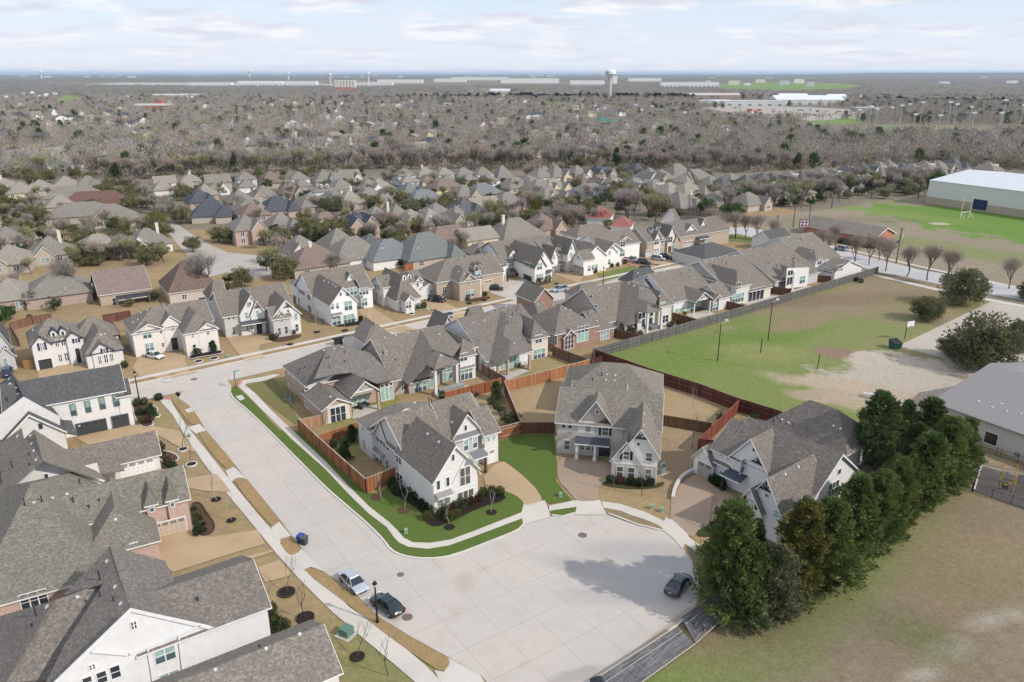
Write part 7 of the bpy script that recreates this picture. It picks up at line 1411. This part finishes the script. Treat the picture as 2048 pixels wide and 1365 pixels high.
h0,h1=G(660,695),G(925,738);dh=(h1-h0);g_=np.random.default_rng(9);n_=5000;P=np.array(h0)[None]+g_.uniform(0,1,(n_,1))*np.array(dh)[None]+g_.normal(size=(n_,3))*np.array([.5,.5,0]);P[:,2]=g_.uniform(.1,1.6,n_);o=bpy.data.objects.new('hedge',tri_mesh('foliage',leaves(P,.3),SHR));COL.objects.link(o);tag(o,'clipped dark green hedge in front of the red brick school','hedge');V(0,0,1.)
V(0,0,1.)
EDGE=[(-900,375),(0,362),(200,358),(300,366),(420,352),(520,348),(760,344),(900,344),(1000,345),(1200,341),(1300,343),(1450,350),(1560,346),(1700,336),(1850,330),(1960,340),(2100,350),(3200,450)]
def edge(x):
 for(a,ya),(b_,yb)in zip(EDGE,EDGE[1:]):
  if a<=x<=b_:return ya+(yb-ya)*(x-a)/(b_-a)
 return 350
CLEAR=[(1850,262,290,13),(1670,250,75,9),(1560,228,190,14),(1095,211,38,6),(1328,244,20,7),(1225,248,55,10),(1575,174,150,10),(208,318,18,16),(50,300,70,10),(140,200,35,9),(305,222,40,5),(660,168,600,6),(1500,205,70,7),(985,190,50,6),(1700,205,30,4)]
FAR=[]
rf_=random.Random(21)
def fh(x,y,lab=None,rf='g',wl='w',w=11.,d=9.,st=1.3,rot=None,z1=5.5,zr=8.4,typ=None):
 p=G(x,y);D=p.y;h=House('house',lab,'house',rf_.choice((34,-20,10,60))if rot is None else rot,(x,y),mat(*WC_[wl]),mat('shingle',RC_[rf]),oh=.5,group='small houses among the bare trees',trim=(.7,.7,.7))
 h.blk(typ or rf_.choice(('x00','x11','y00')),z1,zr,[],rect=(-w/2,-d/2,w/2,d/2),trim=False)
 if rf_.random()<.6:h.blk('y00',z1-.6,z1+1.8,[],rect=(-w/2+.6,-d/2-1.6,-w/2+5,0),trim=False)
 h.winr(('F',-d/2,w*.1,w*.25,z1-2,z1-.6),1,DARK,1);h.winr(('F',-d/2,w*.1,w*.25,1.,2.3),1,DARK,1)
 h.done();h.desc=f"distant {WN[wl]} house with {RN[rf]} roof";FAR.append(h);CLEAR.append((x,y+4,12 if y>230 else 7,9 if y>230 else 5));return h
for x,y,l_,k in[(240,300,'white two storey house beside the pale road among bare trees',dict(w=14,d=10)),(275,305,'white side wing house right of the pale road',dict(w=12,rf='d')),(650,300,'white many gabled house standing alone in the woods',dict(w=15,d=11,z1=6,zr=10)),(40,238,'white gabled house with navy roof near the left edge',dict(w=20,rf='n')),(75,240,'pale steep gabled house near the left edge',dict(w=12,zr=11)),(105,232,'grey house with tall dormers near the left edge',dict(w=10,zr=10)),(120,245,'white house behind the steep gables at left',dict(w=14)),(92,193,'white hip roofed house on the green rise at left',dict(w=16,z1=6)),(110,190,'white house with porch on the green rise at left',dict(w=12)),(65,188,'low white house on the ridge at left',dict()),(45,190,'pale house at the left end of the ridge',dict(wl='u')),(15,196,'white building at the far left edge',dict(w=20)),(220,252,'white cottage behind the grey trees',dict()),(155,252,'white bungalow beside the dark fir',dict(w=12,rf='d')),(15,275,'pale house with navy roof at the left edge',dict(rf='n',wl='m')),(90,285,'dark roofed long house left of the road',dict(rf='d',w=24,wl='m')),(300,308,'cream house with teal tank beside it',dict(wl='y')),(45,325,'white flat building at the left edge woods',dict(w=20)),(110,320,'tan roofed white house in the left woods',dict(wl='w',rf='t',w=14)),(130,345,'white building half hidden by bare trees',dict(w=22)),(1255,258,'teal roofed house right of the green roof',dict(rf='c')),(1310,262,'house with chimney near the long field',dict(w=13)),(1450,268,'white house before the sports field',dict(w=14)),(1490,272,'red brick house before the sports field',dict(wl='p',w=14)),(1525,268,'tan house before the sports field',dict(wl='m',w=13)),(1095,262,'white house with navy roof in the middle woods',dict(rf='n',w=14)),(1220,293,'cream hip roofed house in front of the woods',dict(wl='y',w=14)),(1285,290,'white cottage beside blossoming trees',dict()),(1010,195,'large pale building with orange gable',dict(wl='y',w=40,d=25,z1=7,zr=12)),(1155,190,'white gabled church like building by the tower',dict(w=26,d=14,zr=13)),(620,196,'pale house on the middle ridge',dict(w=20)),(550,200,'white house on the middle ridge',dict(w=16)),(565,202,'dark roofed white house on the middle ridge',dict(w=16,rf='d'))]:
 fh(x,y,l_,**k)
for i in range(210):
 y=195+rf_.random()**1.5*125;x=rf_.uniform(0,2040)if y<225 else rf_.uniform(0,1560)
 if x>1350 and y>200:x-=700
 if y>edge(x)-14 or any(((x-c[0])/(c[2]+6))**2+((y-c[1])/(c[3]+3))**2<1 for c in CLEAR):continue
 fh(x,y,None,rf_.choice('gggtbdn'),rf_.choice('wwwmykp'),rf_.uniform(10,16),rf_.uniform(8,11))
FAR.sort(key=lambda h:proj(h.root.location)[0])
def bigb(x,y,w_,d_,h_,c_,lab,rc=(.6,.6,.6),nm='warehouse',rot=0,roof='flat',band=None):
 p=G(x,y);r=empty(nm,(p.x,p.y,0),math.radians(rot),lab,'building','distant commercial buildings');b=MB();b.box(-w_/2,0,0,w_/2,d_,h_);b.build('wall',mat('paint',c_),r,fix=False)
 b=MB();b.box(-w_/2-.4,-.4,h_,w_/2+.4,d_+.4,h_+.6)if roof=='flat' else b.prism([(-w_/2-.5,-.5,h_),(-w_/2-.5,d_+.5,h_),(-w_/2-.5,d_/2,h_+d_*.16)],(w_+1,0,0));b.build('roof',mat('paint',rc),r,fix=roof!='flat')
 b=MB();n=max(2,int(w_/18))
 for i in range(n):x0=-w_/2+w_*(i+.3)/n;b.box(x0,-.12,.2,x0+w_/n*.35,0,min(h_*.4,5));q=b
 b.build('dock_doors',mat('plain',(.18,.2,.22)),r,fix=False);CLEAR.append((x,y+1,w_*F/2/p.y+4,3+d_*.0));return r
OW=(.72,.72,.70)
for a in[(800,164,330,60,13,OW,'long white warehouse left of centre on the horizon plain'),(900,162,260,80,14,OW,'white warehouse behind the long one in the centre'),(1060,164.5,420,90,17,OW,'largest white warehouse left of the water tower'),(1175,167,220,60,13,OW,'white warehouse just left of the water tower'),(1290,160,300,60,14,OW,'white warehouse right of the water tower'),(1380,170,330,60,11,OW,'long white warehouse between the tower and green hill'),(520,166,300,50,10,OW,'low pale warehouse left of the silos'),(600,168,200,50,12,(.62,.62,.62),'grey roofed plant beside the silos'),(740,169,260,60,10,(.66,.64,.6),'tan roofed plant right of the silos'),(960,158,600,60,16,OW,'farthest white warehouse strip'),(420,168,260,40,8,(.66,.66,.64),'pale terminal left on the plain')]:bigb(a[0],a[1]+3.5,a[2]*.8,a[3],a[4]*1.7,a[5],a[6])
for a in[(305,222,60,18,8,(.45,.17,.13),'red brick school building in the left woods',(.45,.44,.42),'school'),(318,220,12,12,15,(.48,.15,.12),'red brick tower of the left school',(.4,.2,.15),'tower'),(690,184,60,30,14,(.45,.2,.17),'red brick mill below the silos',(.5,.45,.4),'mill'),(1430,198,120,30,8,(.38,.26,.21),'brown brick school left of the lumber yard',(.5,.46,.42),'school'),(1500,212,130,30,8,(.55,.56,.55),'long grey shed of the lumber yard',(.62,.63,.62),'shed'),(1430,210,60,24,8,(.68,.68,.66),'white shed at the left of the lumber yard',(.7,.7,.7),'shed'),(1620,210,130,50,9,(.58,.58,.56),'wide pale roofed hall behind the lumber yard',(.66,.68,.7),'hall'),(1590,204,60,40,10,(.55,.55,.54),'stepped pale roofed hall behind the lumber yard',(.7,.72,.74),'hall'),(1675,202,40,30,9,(.55,.55,.54),'white pyramid roofed hall at the woods',(.7,.7,.7),'hall'),(1740,224,45,20,6,(.3,.3,.3),'dark open shed at the right of the lumber yard',(.55,.55,.54),'shed'),(1495,172,30,16,8,(.7,.7,.7),'small white building on the green hill',(.7,.7,.7),'barn'),(1890,168,60,20,7,(.6,.62,.62),'white building in the right-hand distance',(.65,.65,.65),'barn'),(1000,188,60,30,9,(.64,.62,.58),'pale school roof right of centre',(.66,.66,.66),'hall'),(350,196,110,20,6,(.62,.55,.5),'low pale strip building in the left woods',(.5,.5,.48),'hall')]:
 bigb(*a,roof='gable' if a[8]in('hall','school','barn')else 'flat')
CY_=[(.5,.5,.5),(.35,.22,.15),(.6,.58,.52),(.2,.3,.4),(.45,.15,.1),(.55,.45,.3)]
for i in range(44):
 x=rf_.uniform(1440,1740);y=219+(x-1440)*.03+rf_.uniform(-3,9);p=G(x,y);r_=empty('lumber_stack',(p.x,p.y,0),rf_.uniform(0,3),'stack of material in the distant lumber yard','lumber stack','stacks in the lumber yard');c_=rf_.choice(CY_);b=MB();a_,d_,h_=rf_.uniform(3,9),rf_.uniform(2,4),rf_.uniform(1.2,3.5)
 for j in range(3):b.box(-a_/2,-d_/2,h_*j/3+.1,a_/2,d_/2,h_*(j+1)/3)
 b.build('boards',mat('plain',c_),r_,fix=False)
for i in range(7):
 p=G(672+i*6.2,181);r_=empty('grain_silo',(p.x,p.y,0),0,f"{['first', 'second', 'third', 'fourth', 'fifth', 'sixth', 'seventh'][i]} pale concrete silo from the left on the horizon plain",'silo','grain silos');b=MB();b.lathe([(7.6,0),(7.6,31)],14);b.build('drum',mat('paint',(.58,.54,.48)),r_);b=MB();b.lathe([(7.9,31),(7.9,32),(2,33.5)],14);b.build('cap',mat('paint',(.6,.57,.52)),r_)
def wtower(x,D,top,rh,label,hh=16.,stem=5.2,mats_=((.50,.47,.41),(.78,.80,.78))):
 r=ray(x,160);p=Vector((r.x/r.y*D,D,0));o=empty('water_tower',p,0,label,'water tower','water towers');b=MB();b.lathe([(stem*1.1,0),(stem,top*.4),(stem,top-hh*1.3),(stem*1.15,top-hh*1.1)],20);b.build('column',mat('paint',mats_[0]),o)
 b=MB();b.lathe([(stem*1.15,top-hh*1.12),(rh*.82,top-hh*.8),(rh,top-hh*.62),(rh,top-hh*.25),(rh*.9,top-hh*.1),(rh*.5,top-1),(.5,top)],28);hd=b.build('tank',mat('paint',mats_[1]),o)
 b=MB();b.lathe([(rh+.35,top-hh*.64),(rh+.35,top-hh*.6)],28);b.build('walkway',mat('paint',(.7,.7,.68)),o);return o,p
o,p=wtower(1220,1900,66.,12.8,'white topped water tower rising above the horizon');b=MB()
for a_ in np.linspace(math.radians(-150),math.radians(-118),8):b.bar((12.95*math.cos(a_),12.95*math.sin(a_),58.4),(12.95*math.cos(a_+.09),12.95*math.sin(a_+.09),58.4),.9)
b.build('lettering_band',mat('plain',(.10,.14,.20)),o)
r_=empty('white_tower',G(1230,168),0,'plain white tower block just right of the water tower','tower');b=MB();b.box(-12,0,0,12,18,42);b.build('wall',mat('paint',(.76,.76,.75)),r_,fix=False)
for x,D,t_,l_ in((500,9000,95,'tiny pale water tower on the left horizon'),(577,7000,70,'tiny water tower right of the horizon spike'),(737,3600,62,'thin legged water tower by the silos'),(660,3400,58,'red white topped tower left of the silos'),(84,8000,85,'tiny pale tower on the far left horizon')):wtower(x,D,t_,D*.0021,l_,D*.0035,D*.0009,((.6,.6,.6),(.7,.7,.7)))
for i,(x,y,h_)in enumerate([(1798,253,22),(1838,255,26),(1892,262,28),(1937,252,20),(2000,262,30),(2038,258,24),(1815,243,20),(1738,250,20),(1750,252,18),(1780,248,18),(1905,262,26),(1716,250,16),(1584,255,26),(1875,268,17),(1270,245,20),(1283,247,15),(1302,250,20),(1368,252,14),(1941,270,20),(1995,270,20),(1665,262,14),(1825,268,18)]):
 p=G(x,y);r_=empty('light_mast',(p.x,p.y,0),0,None,'light mast','light masts over the sports ground');b=MB();b.bar((0,0,0),(0,0,h_),.38,.26,6);b.build('mast',mat('plain',(.42,.43,.43)),r_);b=MB();b.box(-2.2,-.4,h_,2.2,.4,h_+1.6);b.build('lamp_bank',mat('plain',(.62,.64,.66)),r_,fix=False);TREES.append((r_,'tall sports light mast',False))
pts=[]
for yy in np.arange(395,1750,1.):
 pass
def ok(px_x,py_y):
 if py_y>edge(px_x)-3:return False
 for c in CLEAR:
  if((px_x-c[0])/c[2])**2+((py_y-c[1])/c[3])**2<1:return False
 return True
D=380.
while D<1900:
 st=8.0+D*.0035;n_=int(2*D*.78/st)
 for i in range(n_):
  X=-D*.78+st*(i+NR.uniform(0,1));Y=D+NR.uniform(-st/2,st/2);q=proj(Vector((X,Y,0)))
  if-60<q[0]<2110 and ok(*q)and not(Y<620 and inside(Vector((X,Y,0)))):pts.append((X,Y,q[0],q[1]))
 D+=st
pts.sort(key=lambda p:p[1]-.0*p[2]);near=[p for p in pts if p[3]>262 or p[2]>9999]
sel=sorted(pts,key=lambda p:math.hypot(p[0],p[1]))[:170];ss=set(map(id,sel))
for X,Y,x,y in sel:
 k=NR.choice(['bare1','bare2','bare3','bareb1','bareb2','bareb3','bareg1','bareg2','cedard1','olive1','pear1'],p=[.17,.17,.16,.1,.1,.1,.06,.05,.05,.03,.01]);s_=NR.uniform(1.25,1.85)*(.7 if 'cedar' in k else 1)
 tree(k,x,y,s_,None,'bare trees at the near edge of the woods',wld=(X,Y,0))
rest=np.array([p[:2]for p in pts if id(p)not in ss]);print('woods',len(rest))
def soup(seed,n,wid,H=11.,R=4.3,up=.5):
 g=np.random.default_rng(seed);q=g.normal(size=(n,3));q/=np.linalg.norm(q,axis=1)[:,None];q[:,2]=q[:,2]*.9;rad=g.uniform(.25,.95,(n,1));P=q*rad*np.array([R,R,H*.46])+np.array([0,0,H*.52]);Dd=q*.7+g.normal(size=(n,3))*.45+np.array([0,0,up]);Dd/=np.linalg.norm(Dd,axis=1)[:,None]
 S=np.cross(Dd,g.normal(size=(n,3)));S/=np.linalg.norm(S,axis=1)[:,None];z=g.uniform(.9,2.3,(n,1));T=np.stack([P-S*wid*.5,P+S*wid*.5,P+Dd*z],1).reshape(-1,3)
 t=np.array([(-.28,0,0),(.28,0,0),(0,0,H*.7),(0,-.28,0),(0,.28,0),(0,0,H*.7)]);return np.concatenate([T,t]).astype(np.float32)
def forest(name,P,variants,label,scale=(1.,1.5)):
 out=[];mi=[];g=np.random.default_rng(77);vi=g.choice(len(variants),len(P),p=[v[2]for v in variants])
 for k,(T,m,pr,hs)in enumerate(variants):
  Q=P[vi==k]
  if not len(Q):continue
  a=g.uniform(0,6.28,len(Q));s_=g.uniform(*scale,len(Q))*hs;ca,sa=np.cos(a),np.sin(a);A=np.empty((len(Q),len(T),3),np.float32)
  A[:,:,0]=(T[None,:,0]*ca[:,None]-T[None,:,1]*sa[:,None])*s_[:,None]+Q[:,0:1];A[:,:,1]=(T[None,:,0]*sa[:,None]+T[None,:,1]*ca[:,None])*s_[:,None]+Q[:,1:2];A[:,:,2]=T[None,:,2]*s_[:,None]*g.uniform(.8,1.1,(len(Q),1));out.append(A.reshape(-1,3));mi.append(np.full(len(Q)*len(T)//3,k))
 me=tri_mesh(name,np.concatenate(out),None,np.concatenate(mi),[v[1]for v in variants]);o=bpy.data.objects.new(name,me);COL.objects.link(o);tag(o,label,'woods',None,'stuff');return o
dist=np.hypot(rest[:,0],rest[:,1]);a_=rest[dist<800];b__=rest[dist>=800];cT=proto_cedar(5,9.,3.,CEDD,34,9,.06,.9)[1][1];cv=np.zeros(len(cT.vertices)*3,np.float32);cT.vertices.foreach_get('co',cv);cv=cv.reshape(-1,3)
under=[(soup(11,60,.3,3.,3.2,.8),TW2,.5,1.),(soup(12,60,.3,3.2,3.,.8),mat('twig',(.16,.15,.09),(.22,.20,.12)),.5,1.)]
def vs_(n,wd):return[(soup(1,n,wd),TW,.36,1.),(soup(2,n,wd),TW2,.14,1.),(soup(3,n,wd),TW,.25,1.),(soup(4,n,wd),TWG,.11,.9),(cv,CEDD,.08,.9),(soup(6,n,wd*1.5),mat('twig',(.10,.085,.075),(.15,.13,.11)),.04,1.),(soup(7,n,wd),mat('twig',(.36,.32,.28),(.42,.38,.34)),.02,.9)]
au=np.repeat(np.array([p[:2]for p in pts if p[1]<760]),2,0);forest('undergrowth',au+NR.normal(size=au.shape)*3.2,under,'brown brush under the near edge of the woods',(.8,1.5));forest('woods',a_,vs_(230,.2),'grey brown winter woods filling the middle distance',(1.1,1.55));forest('woods',b__,vs_(110,.42),'grey brown winter woods stretching towards the plain',(.9,1.4))
def canopy():
 nr,na=300,560;rr=1820*(48000/1700)**(np.linspace(0,1,nr)**.92);aa=np.radians(np.linspace(50,130,na));g=np.random.default_rng(4);X=rr[:,None]*np.cos(aa);Y=rr[:,None]*np.sin(aa)
 Z=2+g.uniform(0,9,X.shape)*g.uniform(.3,1.,X.shape);Z+=10*np.clip((np.sin(X/830+np.sin(Y/1500))*np.sin(Y/1100+1.3*np.sin(X/900))),-1,1).clip(0)
 c_,s_=cP,sP;dep=Y*c_-(Z-CAMH)*s_;up=Y*s_+(0-CAMH)*c_;px=CX+F*X/dep;py=CY-F*up/(Y*c_+CAMH*s_)
 ridge=62*np.exp(-((Y-15000)/3500)**2)*1/(1+np.exp(-(px-1650)/130));Z+=ridge*1.05
 for c in CLEAR:Z=np.where(((px-c[0])/c[2])**2+((py-c[1])/c[3])**2<1.05,-3,Z)
 Vv=np.stack([X,Y,Z],2).reshape(-1,3).astype(np.float32);me=bpy.data.meshes.new('canopy');me.vertices.add(len(Vv));me.vertices.foreach_set('co',Vv.ravel());i,j=np.meshgrid(np.arange(nr-1),np.arange(na-1),indexing='ij');a=(i*na+j).ravel();Q=np.stack([a,a+na,a+na+1,a+1],1)[:,::-1].astype(np.int32);k=len(Q)
 me.loops.add(k*4);me.loops.foreach_set('vertex_index',Q.ravel());me.polygons.add(k);me.polygons.foreach_set('loop_start',np.arange(0,k*4,4,dtype=np.int32));me.polygons.foreach_set('loop_total',np.full(k,4,np.int32));me.update();me.validate()
 t=NT('far_canopy');t.set(1.,0,.05);n1=t.noise(.0016,6,.65);n2=t.noise(.03,5,.7);n3=t.noise(.0007,4,.6);a=t.ramp(n2,[(.3,(.10,.09,.078)),(.5,(.18,.16,.135)),(.72,(.25,.225,.19))]);a=t.mix(t.mr(n1,.52,.66,0,.65),a,(.10,.12,.06));a=t.mix(t.mr(n3,.55,.68,0,.6),a,(.19,.19,.13));t.col(a);me.materials.append(t.m)
 o=bpy.data.objects.new('far_woods',me);COL.objects.link(o);tag(o,'brown and olive woods of the plain reaching the horizon','woods',None,'stuff')
canopy()
for i in range(46):
 x=rf_.uniform(0,2048);y=rf_.uniform(152,176)if x>1250 else rf_.uniform(151.5,158);s_=(57*F/(y-147))/1000.
 p=G(x,y);h_=9+s_*1.5;r_=empty('farm_building',(p.x,p.y,0),0,'tiny pale building on the hazy plain','building','tiny buildings on the far plain');b=MB();w_=rf_.uniform(10,26)*(1+s_*.35);b.box(-w_/2,0,0,w_/2,12,12+h_*.6);b.build('wall',mat('paint',rf_.choice([(.7,.7,.7),(.62,.56,.48),(.5,.5,.5)])),r_,fix=False);b=MB();b.box(-w_/2-.5,-.5,12+h_*.6,w_/2+.5,12.5,13+h_*.6);b.build('roof',mat('paint',(.5,.5,.5)),r_,fix=False)
hz=MB();hz.box(-45000,-400,-40,45000,52000,108);o=hz.build('haze',mat('plain',(1.,1.,1.)),None);vm=bpy.data.materials.new('haze');vm.use_nodes=True;n_=vm.node_tree.nodes;n_.clear();oo=n_.new('ShaderNodeOutputMaterial');pv=n_.new('ShaderNodeVolumePrincipled');pv.inputs['Color'].default_value=(.62,.80,1.,1);pv.inputs['Density'].default_value=.00004;pv.inputs['Anisotropy'].default_value=.0
vm.node_tree.links.new(pv.outputs[0],oo.inputs['Volume']);o.data.materials[0]=vm;tag(o,'thin pale blue haze over the plain',None,None,'stuff')
def finish():
 import collections
 anchors=[]
 for h in HOUSES[:29]:anchors.append((h.root.location.copy(),h.root['label']))
 short={0:'the corner house',1:'the grey gabled house',2:'the timbered white house',3:'the truss porch house',4:'the tall porch house',5:'the brick pillar house',6:'the red brick house',7:'the pool house',8:'the sunburst porch house',9:'the dark sliding door house',10:'the twin column house',11:'the last house of the row',12:'the navy trimmed house',13:'the blue car house',14:'the arched door house',15:'the brown timbered house',16:'the sharp gabled white house',17:'the two dormer white house',18:'the tan brick house',19:'the dark eaved house',20:'the pointed gable house',21:'the three gable house',22:'the twin garage house',23:'the black pickup',24:'the charcoal roofed house',25:'the low garage house',26:'the pink brick house',27:'the lower left house',28:'the bottom edge house'}
 A_=[(HOUSES[i].root.location.copy(),s)for i,s in short.items()]
 A_+=[(G(1220,330),'the centre of the woods edge'),(G(1929,437),'the goal posts'),(G(1885,420),'the gymnasium'),(G(1690,490),'the red brick school'),(G(1606,468),'the maroon square sign'),(G(1190,440),'the red metal roof'),(G(860,495),'the teal hip roof'),(G(310,450),'the yellow green tree'),(G(225,410),'the dark red roof'),(G(420,440),'the navy roofs'),(G(450,540),'the curving road'),(G(1450,430),'the bright green bushes'),(G(100,600),'the wide bare tree'),(G(240,640),'the purple brown roof'),(G(370,620),'the steep brown roof'),(G(715,440),'the navy gabled roof'),(G(985,450),'the yellow sided house'),(G(1180,395),'the blue grey long roof'),(G(650,300),'the lone white woods house'),(G(208,318),'the pale woods road'),(G(1225,250),'the green roof'),(G(1700,350),'the long right row'),(G(880,350),'the narrow houses'),(G(1500,270),'the sports field houses'),(G(1840,265),'the sports ground'),(G(500,350),'the left woods row'),(G(305,222),'the red brick tower'),(G(1010,195),'the orange gable'),(G(1570,225),'the lumber yard'),(G(100,235),'the steep left gables'),(G(2000,940),'the playground'),(G(1960,738),'the broad oak')]
 occ=collections.defaultdict(list)
 todo=[(o,d)for o,d,had in TREES if not had]+[(h.root,h.desc)for h in FAR if not h.root.get('label')]
 for o,d in todo:
  p=o.location;q=proj(Vector((p.x,p.y,0)));best=min(A_,key=lambda a:(proj(a[0])[0]-q[0])**2+(2.2*(proj(a[0])[1]-q[1]))**2);c=proj(best[0]);dx,dy=q[0]-c[0],q[1]-c[1]
  rel=('right of' if dx>0 else 'left of')if abs(dx)>1.6*abs(dy)else('in front of' if dy>0 else 'behind');occ[(d,rel,best[1])].append((math.hypot(dx,dy),o))
 N_=['nearest','second nearest','third nearest','fourth nearest','fifth nearest','sixth nearest','seventh nearest','eighth nearest','ninth nearest','tenth nearest']+[f'{w} nearest' for w in('eleventh','twelfth','thirteenth','fourteenth','fifteenth','sixteenth','seventeenth','eighteenth','nineteenth','twentieth')]
 for(d,rel,a),L in occ.items():
  L.sort(key=lambda t:t[0])
  for i,(_,o)in enumerate(L):
   k=N_[i]if i<len(N_)else f'number {i+1}'
   o['label']=f"{d} {rel} {a}" if len(L)==1 else f"{d} {rel} {a}, {k}"
finish()
